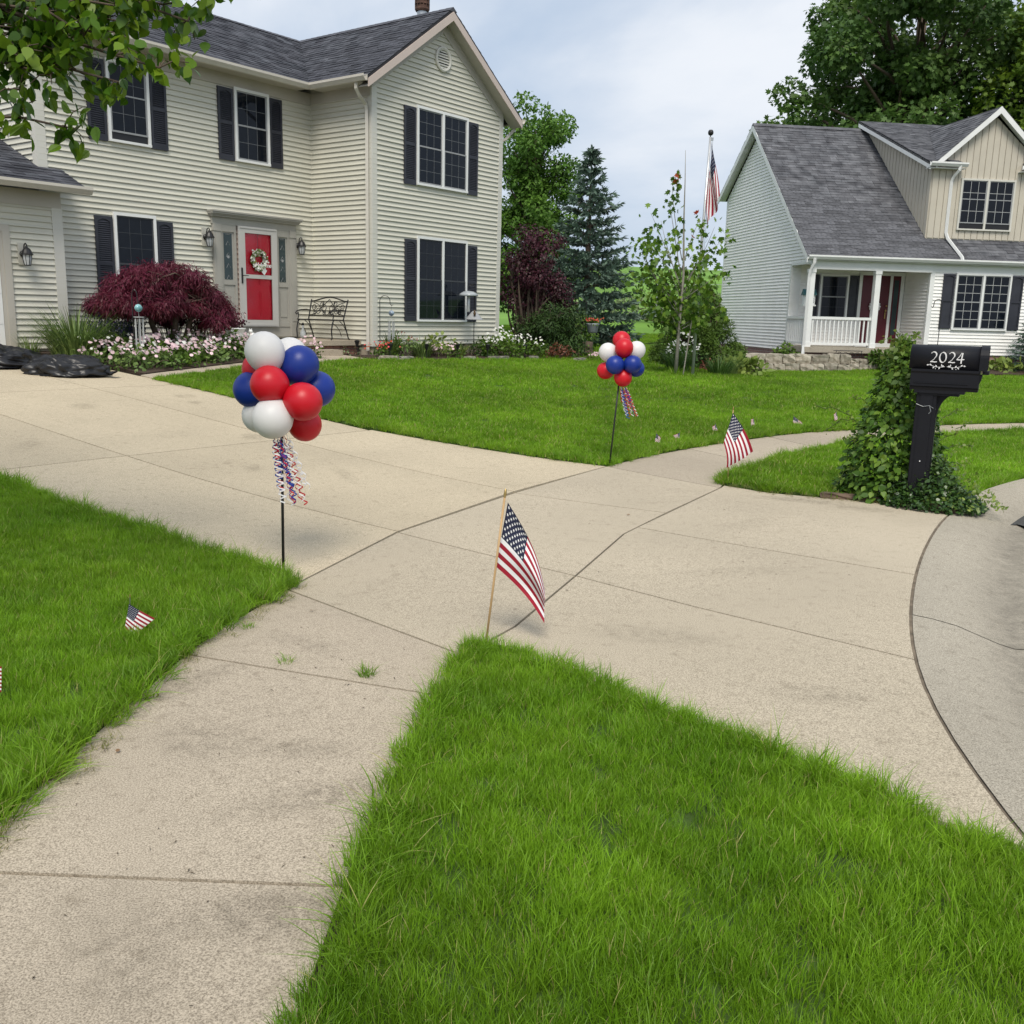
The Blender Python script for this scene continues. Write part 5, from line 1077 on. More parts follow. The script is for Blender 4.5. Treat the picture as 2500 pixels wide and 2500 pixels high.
# ------------------------------------------------------------------ flower beds and shrubs
def strap_clump(name, label, base, n, L0, L1, w, m, seed, cat='plant', spread=.25, arch=.8, flowers=None, fl_m=None, fl_s=.05, group=None):
    """arching strap leaves (ribbons) from a crown; optional flower heads"""
    rg = np.random.default_rng(seed); t = thing(name, label, cat, base, 0, group); V = []; Fc = []; A = []
    for i in range(n):
        a = rg.random() * 6.283; r = spread * rg.random() ** .5 * .5; x, y = r * math.cos(a), r * math.sin(a); L = rg.uniform(L0, L1); ar = arch * rg.uniform(.4, 1.2); k = len(V); sx, sy = -math.sin(a) * w * .5, math.cos(a) * w * .5
        for s in range(6):
            q = s / 5; th = math.pi / 2 - ar * 1.7 * q; 
            if s: x += math.cos(a) * math.cos(th) * L / 5; y += math.sin(a) * math.cos(th) * L / 5; z += math.sin(th) * L / 5
            else: z = 0.0
            f = 1 - q ** 3 * .9; V += [(x - sx * f, y - sy * f, z), (x + sx * f, y + sy * f, z)]
        for s in range(5): Fc.append((k + 2 * s, k + 2 * s + 1, k + 2 * s + 3, k + 2 * s + 2)); A.append(0)
        A[-5:] = [rg.random()] * 5
    me = bpy.data.meshes.new('leaf_tuft'); me.from_pydata(V, [], Fc); me.materials.append(m); me.attributes.new('rnd', 'FLOAT', 'FACE').data.foreach_set('value', A); me.update(); o = bpy.data.objects.new('foliage', me); COL.objects.link(o); o.parent = t
    if flowers: heads(t, flowers, fl_m, fl_s, seed)
    return t
def heads(t, pts, m, s, seed, name='blossom', up=(0, -.55, .6)):
    rg = np.random.default_rng(seed); n = len(pts); Nn = rdir(rg, n) * .45 + np.array(up); D = np.cross(Nn, rdir(rg, n)); leaf_obj(name, np.array(pts), D, Nn, s * rg.uniform(.75, 1.2, n), 'petal', m, t)
def bushy(name, label, base, r, h, n, per, leaf, shape, m, seed, cat='plant', flowers=0, fm=None, fs=.05, zf_=.9, ell=(1, 1), rot=0, group=None):
    rg = np.random.default_rng(seed); sh = []
    for i in range(n):
        a = rg.random() * 6.283; q = rg.random() ** .5; sh.append((r * ell[0] * q * math.cos(a), r * ell[1] * q * math.sin(a), h * (.25 + .55 * rg.random()) * (1 - .45 * q * q), rg.uniform(.18, .3) * min(1, r * 1.3 + .2) * (h / .5) ** .5))
    t = mound(name, label, base, sh, per, leaf, shape, m, seed, cat, .008, .1, shell=.3, group=group); t.rotation_euler = (0, 0, rot)
    if flowers:
        pts = []
        for i in range(flowers):
            a = rg.random() * 6.283; q = rg.random() ** .5; pts.append((r * ell[0] * q * math.cos(a) * 1.05, r * ell[1] * q * math.sin(a) * 1.05, h * (.72 + .45 * rg.random()) * (1 - .45 * q * q) + .05))
        heads(t, pts, fm, fs, seed + 1)
    return t
# left bed
strap_clump('ornamental_grass', 'large arching ribbon grass clump by the garage corner', LP(-6.6, .25), 900, .55, 1.1, .014, F['orn'], 3, 'grass', .75, .95)
strap_clump('ornamental_grass', 'dry tuft of thin grass at the foot of the garage wall', LP(-6.95, 1.1), 90, .2, .45, .01, F['orn'], 4, 'grass', .3, .8)
def spikes(name, label, base, n, r, h, seed):
    rg = np.random.default_rng(seed); t = thing(name, label, 'plant', base); b = MB(); P = []; 
    for i in range(n):
        a = rg.random() * 6.283; q = r * rg.random() ** .5; x, y = q * math.cos(a), q * math.sin(a); hh = h * rg.uniform(.7, 1.1); lx, ly = rg.normal(0, .06, 2); b.tube([(x * .6, y * .6, 0), (x + lx, y + ly, hh)], .003, 3)
        for j in range(16): f = rg.uniform(.5, 1); P.append((x * .6 + (x * .4 + lx) * f + rg.normal(0, .012), y * .6 + (y * .4 + ly) * f + rg.normal(0, .012), hh * f))
    b.build('stem', F['iris'], t); n2 = len(P); leaf_obj('blossom', P, rdir(rg, n2) + np.array([0, 0, .6]), rdir(rg, n2), .035 * rg.uniform(.7, 1.2, n2), 'oval', F['violet'], t)
    sh_ = shells_in(rg, 14, (0, 0, .15), (r, r, .15), (.12, .2)); P2, O2, T2 = cloud(rg, [np.array(s[:3]) for s in sh_], [s[3] for s in sh_], 1800, .8, .4); leaf_obj('foliage', P2, O2 + rdir(rg, len(P2)), rdir(rg, len(P2)) + np.array([0, 0, .6]), np.full(len(P2), .06), 'oval', F['iris'], t, T2)
spikes('salvia', 'dark violet salvia spikes beside the ribbon grass', LP(-5.95, .35), 80, .42, .72, 5); spikes('salvia', 'violet salvia spikes behind the pink flowers near the wind chime', LP(-5.35, .75), 60, .38, .66, 6)
PK = [(-6.35, -1.25, 'pink evening primrose patch at the driveway corner of the left bed'), (-5.75, -1.1, 'pink evening primrose patch at the front of the left bed beside the bag'), (-5.2, -.85, 'pink evening primrose patch along the middle of the front walk'), (-4.65, -.6, 'pink evening primrose patch along the front walk under the maple'), (-4.1, -.35, 'pink evening primrose patch along the front walk near the porch'), (-3.6, -.05, 'pink evening primrose patch by the porch step'), (-6.5, -.6, 'pink evening primrose patch behind the right garbage bag'), (-5.9, -.35, 'pink evening primrose patch below the salvia'), (-5.3, -.2, 'pink evening primrose patch in the middle of the left bed'), (-4.7, .05, 'pink evening primrose patch left of the maple trunk'), (-4.1, .3, 'pink evening primrose patch right of the maple trunk')]
for i, (u, v, lab) in enumerate(PK):
    t_ = bushy('primrose_patch', lab, LP(u, v), .46, .34 if v < -.4 else .42, 17, 1000, .075, 'oval', F['shrub'] if i % 3 else F['orn'], 200 + i, 'flowers', 44, F['pink'], .062, group='pink primrose patches in the left bed', ell=(1.1, .85), rot=YL)
    rgq = np.random.default_rng(700 + i); heads(t_, [(rgq.normal(0, .26), rgq.normal(0, .22), rgq.uniform(.26, .46)) for k in range(12)], F['whitef'], .055, 800 + i, 'white_blossom')
bushy('primrose_patch', 'pink and white flower patch between the porch step and the lawn', LP(-2.05, -.25), .28, .34, 9, 900, .07, 'oval', F['shrub'], 230, 'flowers', 26, F['pink'], .06)
for i, (u, v) in enumerate(((-5.05, 1.15), (-4.3, 1.0), (-3.75, .95))):
    strap_clump('iris', ['upright iris leaves behind the wind chime', 'upright iris leaves left of the maple trunk', 'upright iris leaves right of the maple trunk'][i], LP(u, v), 46, .45, .8, .026, F['iris'], 300 + i, 'plant', .3, .25, group='iris clumps in the left bed')
bushy('white_flower_clump', 'leafy clump with white flowers beside the maple trunk', LP(-3.45, .75), .34, .62, 12, 1000, .085, 'oval', F['shrub'], 240, 'flowers', 34, F['whitef'], .06)
# right bed under the gable window
bushy('sedum', 'low pale sedum mound by the porch corner', LP(-.55, .1), .2, .24, 7, 900, .05, 'oval', F['grey'], 401, 'plant')
bushy('red_flower_clump', 'red and green low flower clump below the corner downspout', LP(.05, -.25), .42, .30, 12, 900, .06, 'oval', F['shrub'], 402, 'flowers', 46, F['orange'], .04)
bushy('coral_bush', 'loose bronze green bush left of the lower twin window', LP(.75, -.15), .42, .55, 14, 700, .09, 'diamond', F['orn'], 403, 'shrub', 26, F['rust'], .04)
strap_clump('daylily', 'arching daylily leaves left of the gable bed', LP(.45, -.1), 130, .35, .7, .018, F['orn'], 404, 'plant', .35, .8); strap_clump('daylily', 'arching daylily leaves below the lower twin window', LP(1.2, -.35), 150, .3, .62, .018, F['orn'], 405, 'plant', .4, .9)
bushy('leafy_perennial', 'broad leaved bright green perennial under the middle of the window', LP(1.75, -.25), .35, .52, 10, 420, .13, 'oval', F['hosta'], 406, 'plant')
bushy('primrose_patch', 'small pink flower patch under the middle of the gable window', LP(1.85, -.55), .36, .32, 10, 900, .06, 'oval', F['shrub'], 407, 'flowers', 34, F['pink'], .06)
bushy('dark_shrub', 'small dark bronze shrub below the bird feeder', LP(2.75, -.45), .34, .42, 12, 1200, .055, 'oval', F['yew'], 408, 'shrub')
strap_clump('daylily', 'pale green leafy tuft left of the dark bronze shrub', LP(2.3, -.5), 110, .2, .45, .018, F['hosta'], 409, 'plant', .3, .8)
bushy('daisy_patch', 'tall white daisies at the right corner of the cream house', LP(3.75, -.65), .62, .62, 18, 700, .085, 'oval', F['shrub'], 410, 'flowers', 95, F['whitef'], .062, ell=(1.2, .7), rot=YL)
bushy('daisy_patch', 'yellow green leafy daisies near the end of the gable bed', LP(4.5, -.95), .42, .5, 12, 700, .08, 'oval', F['shrub'], 411, 'flowers', 30, F['whitef'], .055)
bushy('bronze_shrub', 'round bronze green shrub at the end of the gable bed', LP(5.1, -1.35), .38, .48, 13, 1100, .06, 'oval', F['rust'], 412, 'shrub')
bushy('bronze_shrub', 'wispy bronze shrub beside the phlox', LP(5.75, -1.7), .35, .42, 10, 700, .06, 'diamond', F['shrub'], 413, 'shrub')
for i, (u, v) in enumerate(((6.1, -2.15), (6.75, -2.4))):
    bushy('phlox_patch', ['low mat of pale pink phlox at the tip of the gable bed', 'low mat of pale pink phlox below the hanging basket'][i], LP(u, v), .42, .2, 10, 800, .05, 'oval', F['shrub'], 420 + i, 'flowers', 110, F['pink'], .055, ell=(1.3, .7), rot=YL, group='pale pink phlox mats')
# around the flagpole
bushy('white_flower_clump', 'white flower heads in front of the cone shaped conifer', GP(4.0, 23.4), .42, .8, 14, 600, .09, 'diamond', F['iris'], 430, 'flowers', 60, F['whitef'], .06)
strap_clump('daylily', 'arching green leaves between the sapling and the flagpole', GP(3.75, 22.7), 160, .4, .75, .02, F['iris'], 431, 'plant', .5, .8); strap_clump('daylily', 'arching green leaves right of the flagpole', GP(4.75, 22.9), 150, .3, .62, .02, F['iris'], 432, 'plant', .5, .8)
bushy('leafy_perennial', 'broad leaved hosta beside the stone wall end', GP(5.55, 24.0), .5, .5, 14, 420, .16, 'oval', F['hosta'], 433, 'plant'); strap_clump('ornamental_grass', 'bright green grassy tuft right of the flagpole', GP(5.1, 23.6), 240, .3, .62, .012, F['orn'], 434, 'grass', .45, .7)
bushy('dark_shrub', 'dark bronze low shrub between the flagpole and the hosta', GP(4.9, 24.1), .4, .42, 12, 1000, .06, 'oval', F['rust'], 435, 'shrub')
strap_clump('grass_tuft', 'taller grass left unmown around the sapling foot', GP(3.54, 21.6), 160, .1, .26, .008, M['grass'], 436, 'grass', .5, .5)
# white house beds
bushy('round_shrub', 'upright leafy shrub at the left corner of the railed porch', RP(-.75, -2.1), .42, .85, 14, 700, .10, 'oval', F['shrub'], 440, 'shrub')
bushy('round_shrub', 'round bright green hydrangea below the porch railing', RP(2.25, -2.35), .58, .72, 18, 700, .12, 'oval', F['shrub'], 441, 'shrub')
bushy('rust_shrub', 'low rust brown hedge along the porch base', RP(1.0, -2.05), .9, .36, 20, 900, .06, 'needle', F['rust'], 442, 'shrub', ell=(1.5, .35), rot=YR)
for i, (u, v, r) in enumerate(((5.35, -2.5, .5), (6.5, -2.9, .45), (6.0, -2.2, .35))):
    bushy('hosta', ['pale variegated hosta just right of the mailbox', 'pale variegated hosta at the right edge of the photo', 'small pale hosta under the window of the white house'][i], RP(u, v), r, .42, 12, 300, .20, 'oval', F['hosta'], 450 + i, 'plant', group='hostas under the white house window')
bushy('round_shrub', 'low green shrub behind the vine near the white house step', RP(3.1, -2.6), .4, .35, 10, 700, .09, 'oval', F['grey'], 455, 'shrub')
# ------------------------------------------------------------------ dry stone retaining wall
SW = thing('retaining_wall', 'low dry stone retaining wall of rough tan blocks below the white house', 'wall', (ORx, ORy, 0), YR)
rs = random.Random(4)
def stone(x, y, z, w, d, h, ang, parent, nm='stone', m=None):
    bm = bmesh.new(); bmesh.ops.create_cube(bm, size=1); bmesh.ops.subdivide_edges(bm, edges=bm.edges, cuts=2, use_grid_fill=True)
    for v in bm.verts:
        v.co *= (1 - .10 * (abs(v.co.x) + abs(v.co.y) + abs(v.co.z) - .9)); v.co.x += rs.uniform(-.045, .045); v.co.y += rs.uniform(-.07, .07); v.co.z += rs.uniform(-.05, .05)
        v.co.x *= w; v.co.y *= d; v.co.z *= h
    me = bpy.data.meshes.new('stone'); bm.to_mesh(me); bm.free(); me.materials.append(m or M['stone']); o = bpy.data.objects.new(nm, me); COL.objects.link(o); o.parent = parent; o.location = (x, y, z + h * .5); o.rotation_euler = (0, 0, ang); return o
A_, B_ = Vector((-2.75, -3.3)), Vector((1.95, -2.25)); Ld = (B_ - A_).length; dd = (B_ - A_).normalized(); an = math.atan2(dd.y, dd.x)
for r_, (z, h) in enumerate(((.17, .25), (.41, .27))):
    s = .25 if r_ == 0 else -.1
    while s < Ld - (.0 if r_ == 0 else .55):
        w_ = rs.uniform(.36, .62) if s < 3.2 else rs.uniform(.3, .42); p = A_ + dd * (s + w_ * .5); hh = h * rs.uniform(.9, 1.08) if (s < 3.4 or r_ == 0) else h * .55
        stone(p.x, p.y + rs.uniform(-.03, .03) + r_ * .06, z, w_ - .015, .34, hh, an, SW); s += w_
# border stones of the gable bed
for i, (u, v, w_, lab) in enumerate(((.25, -.72, .34, 'flat grey border stone left of the gable bed'), (-.15, -.62, .4, 'long tan border stone at the porch end of the gable bed'), (2.1, -1.0, .2, 'small grey border stone below the middle of the gable window'), (2.85, -1.12, .2, 'small pale border stone below the bird feeder'), (3.15, -1.15, .28, 'larger pale border stone below the bird feeder'), (5.25, -1.95, .3, 'flat pale border stone below the bronze shrub'), (4.2, -1.3, .14, 'tiny white border stone below the daisies'))):
    p = LP(u, v); o = stone(0, 0, 0, w_, .2, .12, 0, None, 'border_stone', M['barkg'] if i != 1 else M['stone']); o.location = (p.x, p.y, p.z + .04); o.rotation_euler = (0, 0, YL); tag(o, lab, 'stone', 'border stones of the gable bed')
for i, (x, y, ang, w_, lab) in enumerate(((3.02, 8.86, -.25, .30, 'leftmost brown edging brick at the foot of the vine'), (3.33, 8.74, -.3, .30, 'second brown edging brick at the foot of the vine'), (3.62, 8.50, -.75, .26, 'third brown edging brick at the foot of the vine, half covered'), (3.80, 8.33, -.75, .16, 'last brown edging brick at the corner of the apron'))):
    o = stone(0, 0, 0, w_, .10, .06, 0, None, 'edging_brick', mat('edging_%d' % i, (.13, .09, .065), .9, .3, 12, bump=.4)); o.location = (x, y, .018); o.rotation_euler = (0, 0, ang); tag(o, lab, 'brick', 'edging bricks at the foot of the vine')
# ------------------------------------------------------------------ climbing vine beside the mailbox
def vine():
    rg = np.random.default_rng(8); t = thing('climbing_vine', 'tall leafy climbing vine smothering a stake beside the black mailbox', 'vine', (3.55, 9.02, 0)); b = MB()
    b.tube([(0, 0, 0), (0.02, 0, 1.3)], .02, 6); P = []; O = []; T = []
    for i in range(3600):
        k = rg.random() ** 1.25; z = 1.40 * k; r = .35 * (1 - k) ** .85 + .10 * (1 - k ** 4) + .03; a = rg.random() * 6.283; rr = r * (.55 + .5 * rg.random() ** .5)
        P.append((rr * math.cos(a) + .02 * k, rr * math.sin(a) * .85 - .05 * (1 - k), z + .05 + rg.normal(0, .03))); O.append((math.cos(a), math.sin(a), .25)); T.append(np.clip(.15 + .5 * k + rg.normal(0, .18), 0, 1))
    P = np.array(P); O = np.array(O); T = np.array(T); n = len(P); D = O * .5 + rdir(rg, n) * .6; D[:, 2] -= .55; Nn = O + rdir(rg, n) * .45 + np.array([0, 0, .35]); S = .078 * rg.uniform(.55, 1.3, n) * (1 - .35 * (P[:, 2] / 1.5))
    for i in range(34):
        a = rg.random() * 6.283; z = rg.uniform(.1, 1.3); b.tube([(0, 0, z * .5), (.2 * math.cos(a) * (1.3 - z), .2 * math.sin(a) * (1.3 - z), z)], [.006, .003], 4)
    b.build('stem', F['iris'], t)
    # the leaves that show largest are single objects, the rest one mass
    order = np.argsort(np.linalg.norm(P + np.array([3.55, 9.02, 0]) - np.array([0, 0, 1.6]), axis=1) - S * 6 - (O @ np.array([-.36, -.93, 0])) * .12); own = order[:260]; rest = order[260:]
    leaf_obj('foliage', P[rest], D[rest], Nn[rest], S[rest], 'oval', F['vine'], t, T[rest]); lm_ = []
    for v_ in range(4):
        V, Fc = leaf_arrays(np.zeros((1, 3)), np.array([[0, 1., 0]]), np.array([[0, 0, 1.]]), np.array([1.]), 'oval'); me = bpy.data.meshes.new('leaf'); me.from_pydata([tuple(q) for q in V], [], [tuple(int(x) for x in Fc[0])]); me.materials.append(F['vine']); me.attributes.new('rnd', 'FLOAT', 'FACE').data.foreach_set('value', [.25 + .2 * v_]); me.update(); lm_.append(me)
    for j in own:
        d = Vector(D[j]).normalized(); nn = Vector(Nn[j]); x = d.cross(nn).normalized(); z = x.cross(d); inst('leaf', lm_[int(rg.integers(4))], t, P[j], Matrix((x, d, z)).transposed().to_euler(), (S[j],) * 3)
    # light green young shoots
    q = MB(); LP_ = []; LD = []
    for (p0, p1, bend) in [((-.25, -.05, .55), (-.75, .0, .82), .10), ((-.25, 0, .6), (-.62, .1, .60), .12), ((-.2, 0, .75), (-.42, 0, .92), .05), ((-.3, -.1, .35), (-.55, -.2, .55), .1), ((.05, 0, 1.3), (-.10, 0, 1.55), .04), ((.0, 0, 1.3), (.12, 0, 1.52), .05), ((.05, -.05, 1.2), (.20, -.05, 1.40), .05), ((-.05, 0, 1.25), (-.14, .0, 1.46), .05), ((.3, -.1, .2), (.55, -.25, .35), .08), ((-.35, -.1, .25), (-.6, -.25, .12), .08), ((.45, .25, .35), (.85, .3, .70), .06), ((.45, .25, .3), (.9, .35, .45), .08), ((.45, .2, .6), (.75, .3, .82), .05)]:
        pts = []
        for s in range(9):
            f = s / 8; p = np.array(p0) * (1 - f) + np.array(p1) * f; p[2] += bend * math.sin(f * 3.14) + rg.normal(0, .008); p[:2] += rg.normal(0, .01, 2); pts.append(tuple(p))
            for e in range(4): LP_.append(p + rg.normal(0, .012, 3)); LD.append(rdir(rg, 1)[0])
        q = MB(); q.tube(pts, [.0035] * 9, 4); q.build('shoot', F['vinel'], t)
    n2 = len(LP_); leaf_obj('young_leaves', LP_, LD, rdir(rg, n2) + np.array([0, -.4, .4]), .032 * rg.uniform(.5, 1.3, n2), 'oval', F['vinel'], t)
    tp = []
    for i in range(240): tp.append((rg.normal(.0, .07), rg.normal(0, .06), rg.uniform(1.05, 1.5)))
    leaf_obj('top_leaves', tp, rdir(rg, 240) + np.array([0, 0, -.2]), rdir(rg, 240) + np.array([0, -.6, .3]), .055 * rg.uniform(.6, 1.2, 240), 'oval', F['vinel'], t)
vine()
# vinca ground cover spilling over the kerb
rgv = np.random.default_rng(18); vt_ = thing('vinca_patch', 'glossy dark groundcover spilling from the vine over the kerb corner', 'plant', (3.69, 8.58, 0)); P = []; 
for i in range(3600):
    a = rgv.random() * 6.283; q = rgv.random() ** .5; x, y = .50 * q * math.cos(a), .36 * q * math.sin(a); X = x * .75 + y * .6 + .06; Y = -x * .55 + y * .8; P.append((X, Y, .02 + (.50 * (1 - q ** 1.3)) * rgv.random() ** .4 * (1.0 - .35 * (X > .2))))
P = np.array(P); n = len(P); leaf_obj('foliage', P, rdir(rgv, n) + np.array([.1, -.2, -.1]), rdir(rgv, n) * .6 + np.array([0, -.3, .9]), .042 * rgv.uniform(.6, 1.25, n), 'oval', F['vinca'], vt_, np.clip(rgv.random(n) * .6 + P[:, 2], 0, 1))
P2 = P[::7] + np.array([.16, -.05, .0]); P2[:, 2] += .02; leaf_obj('yellow_leaves', P2, rdir(rgv, len(P2)), rdir(rgv, len(P2)) * .6 + np.array([0, -.3, .9]), .035 * rgv.uniform(.6, 1.25, len(P2)), 'oval', F['vinel'], vt_)
# ------------------------------------------------------------------ pear branches overhead, trunk out of view on the left lawn
def pear():
    rg = np.random.default_rng(26); bx, by = -4.4, 5.3; t = thing('pear_tree', 'ornamental pear branches with glossy leaves hanging into the top left', 'tree', (bx, by, 0)); O = np.array([bx, by, 0]); b = MB()
    b.tube([(0, 0, -.1), (.02, 0, .9), (.05, -.03, 1.9), (.1, -.05, 3.0), (.12, -.05, 4.4), (.1, 0, 5.8)], [.13, .10, .09, .075, .05, .02], 10)
    tw = [((.06, 0, 2.0), (-2.06, 4.55, 2.37)), ((.1, -.05, 2.6), (-1.80, 4.6, 2.58)), ((.1, -.05, 2.8), (-1.62, 4.6, 2.62)), ((.1, -.05, 3.0), (-1.40, 4.65, 2.93)), ((.1, -.05, 3.1), (-1.62, 4.7, 2.92)), ((.1, -.05, 2.4), (-2.1, 4.6, 2.6)), ((.1, -.05, 2.9), (-1.9, 4.75, 2.85)), ((.1, -.05, 3.2), (-2.1, 4.9, 3.05)), ((.1, 0, 3.4), (-2.3, 4.3, 3.1)), ((.1, 0, 3.4), (-1.7, 4.9, 3.2)), ((.1, 0, 3.3), (-1.3, 4.8, 3.15)), ((.1, 0, 2.7), (-2.25, 4.75, 2.72)), ((.1, 0, 2.3), (-2.25, 4.6, 2.50)), ((.1, 0, 3.6), (-1.9, 5.4, 3.5)), ((.1, 0, 3.6), (-2.4, 5.7, 3.1)), ((.1, 0, 3.0), (-2.15, 4.7, 2.82)), ((.1, 0, 3.0), (-1.95, 4.6, 2.78)), ((.1, 0, 3.1), (-1.8, 4.65, 2.88)), ((.1, 0, 2.9), (-2.2, 4.55, 2.66)), ((.1, 0, 2.9), (-1.75, 4.55, 2.72)), ((.1, 0, 3.1), (-1.5, 4.7, 2.86)), ((.1, 0, 3.1), (-2.0, 4.8, 2.92)), ((.1, 0, 2.8), (-2.05, 4.65, 2.68))]
    P = []; D = []; S = []
    def put(p, k): 
        for e in range(k):
            P.append(p + rg.normal(0, .035, 3)); d = rdir(rg, 1)[0]; d[2] = -abs(d[2]) - .35; D.append(d); S.append(.066 * rg.uniform(.7, 1.25))
    for st, en in tw:
        e = np.array(en) - O; s0 = np.array(st); pts = []
        sag = rg.uniform(.05, .16)
        for i in range(13):
            f = i / 12; p = s0 * (1 - f) + e * f; p[2] += .22 * math.sin(f * 3.14) - sag * f * f * 0; p += rg.normal(0, .012, 3); pts.append(p)
        b.tube([tuple(p) for p in pts], [.022 * (1 - i / 13) + .003 for i in range(13)], 6)
        for i in range(5, 13):
            for j in range(3):
                v = rdir(rg, 1)[0] * np.array([1, 1, .6]); L = rg.uniform(.08, .26) * (1.15 - .04 * i); q = pts[i] + v * L; b.tube([tuple(pts[i]), tuple((pts[i] + q) / 2 + np.array([0, 0, .02])), tuple(q)], [.004, .003, .002], 4)
                put(q, 4); put((pts[i] + q) / 2, 3)
            put(pts[i], 2)
    # the rest of the crown, above and to the left of the frame
    for i in range(70):
        d = rdir(rg, 1)[0] * rg.random() ** .4; c = np.array([-.1, .3, 4.4]) + d * np.array([2.0, 2.0, 1.7])
        if c[2] < 3.15 and c[0] > .8: continue
        limb(b, (.08, 0, 3.0 + .8 * rg.random()), c, .015, .003, rg, .08, 4, 4)
        for j in range(26): put(c + rg.normal(0, .2, 3), 1)
    b.build('trunk', M['bark'], t, True)
    P = np.array(P); D = np.array(D); S = np.array(S); n = len(P); Nn = rdir(rg, n) + np.array([.1, -.5, .5]); T = rg.random(n); W_ = P + O; vis = (np.abs(W_[:, 0] / W_[:, 1] + .40) < .17) & (W_[:, 2] < 2.98)
    idx = np.where(vis)[0]; own = idx[:300]; own_s = set(own.tolist()); rest = np.array([i for i in range(n) if i not in own_s])
    LEAFSHAPE['pear'] = [(0, -.25, 0), (.012, 0, 0), (.25, .12, .03), (.36, .38, .06), (.26, .68, .05), (.07, .90, 0), (0, 1.05, -.06), (-.07, .90, 0), (-.26, .68, .05), (-.36, .38, .06), (-.25, .12, .03), (-.012, 0, 0)]
    leaf_obj('crown', P[rest], D[rest], Nn[rest], S[rest], 'pear', F['pear'], t, T[rest]); lm_ = []
    for v_ in range(5):
        V, Fc = leaf_arrays(np.zeros((1, 3)), np.array([[0, 1., 0]]), np.array([[0, 0, 1.]]), np.array([1.]), 'pear'); V = V.tolist()
        # two halves folded along the midrib
        fc = [(0, 1, 2, 3, 4, 5, 6), (0, 6, 7, 8, 9, 10, 11)]; me = bpy.data.meshes.new('leaf'); me.from_pydata([tuple(q) for q in V], [], fc); me.materials.append(F['pear']); me.attributes.new('rnd', 'FLOAT', 'FACE').data.foreach_set('value', [.1 + .2 * v_] * 2); me.update(); lm_.append(me)
    for j in own:
        d = Vector(D[j]).normalized(); nn = Vector(Nn[j]); x = d.cross(nn).normalized(); z = x.cross(d); inst('leaf', lm_[int(rg.integers(5))], t, P[j], Matrix((x, d, z)).transposed().to_euler(), (S[j],) * 3)
pear()
# ------------------------------------------------------------------ flags
def star_poly(c, r, n=5):
    return [(c[0] + (r if k % 2 == 0 else r * .4) * math.sin(math.pi * k / n), c[1] + (r if k % 2 == 0 else r * .4) * math.cos(math.pi * k / n)) for k in range(2 * n)]
def flag(t, S, asp=1.5, nu=30, stars=True, two=True, sr=.033):
    """S(s, q) -> Vector with s along the fly 0..1, q down the hoist 0..1"""
    V = []; Fc = []; mi = []; nv = 26; us = sorted(set([i / nu for i in range(nu + 1)] + [.4])); vs = [j / nv for j in range(nv + 1)]; W = len(us)
    for q in vs:
        for s in us: V.append(tuple(S(s, q)))
    for j in range(nv):
        for i in range(W - 1):
            Fc.append((j * W + i, j * W + i + 1, (j + 1) * W + i + 1, (j + 1) * W + i)); q = (vs[j] + vs[j + 1]) / 2; s = (us[i] + us[i + 1]) / 2; st = int(q * 13); mi.append(2 if (s < .4 and q < 7 / 13) else (0 if st % 2 == 0 else 1))
    me = bpy.data.meshes.new('cloth'); me.from_pydata(V, [], Fc)
    for m_ in ('fl_red', 'fl_white', 'fl_blue'): me.materials.append(M[m_])
    me.polygons.foreach_set('material_index', mi); me.polygons.foreach_set('use_smooth', [True] * len(Fc)); me.update(); o = bpy.data.objects.new('cloth', me); COL.objects.link(o); o.parent = t
    if stars:
        b = MB(); e = .004
        for r in range(9):
            for c in range(6 if r % 2 == 0 else 5):
                cu = .4 * ((c + .5) / 6 if r % 2 == 0 else (c + 1) / 6); cq = (r + .75) / 9.5 * 7 / 13
                P0 = Vector(S(cu, cq)); du = (Vector(S(cu + e, cq)) - P0).normalized(); dq = (Vector(S(cu, cq + e)) - P0).normalized(); nn = du.cross(dq).normalized()
                for sg in ((1, -1) if two else (1,)):
                    pts = star_poly((0, 0), sr)
                    b.poly([tuple(Vector(S(max(0, min(1, cu + x / asp)), max(0, min(1, cq - y)))) + nn * sg * .0012) for x, y in pts])
        b.build('stars', M['fl_white'], t)
    return o
def corner_flag(TL, TR, BR, BL, bulge, pleat=0.0, pw=1.0, comp=0.0):
    TL, TR, BR, BL, bulge = map(Vector, (TL, TR, BR, BL, bulge))
    def S(s, q):
        w = q ** (1 + comp * s); a = TL.lerp(TR, s); b = BL.lerp(BR, s); p = a.lerp(b, w)
        return p + bulge * (math.sin(math.pi * s * .9) * (1 - .35 * q)) + Vector((.0, 1, 0)) * pleat * s * math.sin(2 * math.pi * (pw * q + .35 * s))
    return S
def finial(b, p, d, r, h): # spear tip
    d = Vector(d).normalized(); T = Matrix.Translation(p) @ d.to_track_quat('Z', 'Y').to_matrix().to_4x4(); b.lathe([(r * .7, 0), (r * 1.1, h * .08), (r * .8, h * .16), (r * 1.25, h * .35), (r * .9, h * .75), (0, h)], 8, T=T)
def stick_flag(name, label, base, top, TL, TR, BR, BL, r, bulge, cat='flag', group=None, comp=0.0, pleat=0.0, pw=1.0, stars=True, nu=24, gold=True, sr=.033):
    t = thing(name, label, cat, base, 0, group); B = Vector(base); loc = lambda p: Vector(p) - B; b = MB(); tp = loc(top); b.tube([(0, 0, -.03), tuple(tp)], r, 8); b.build('stick', M['wood'] if r > .003 else M['black'], t, True)
    g = MB(); finial(g, tp, tp, r * 1.2, r * 8.5); g.build('spear_tip', M['gold'], t, True)
    S = corner_flag(loc(TL), loc(TR), loc(BR), loc(BL), bulge, pleat, pw, comp); flag(t, S, 1.5, nu, stars, True, sr); return t
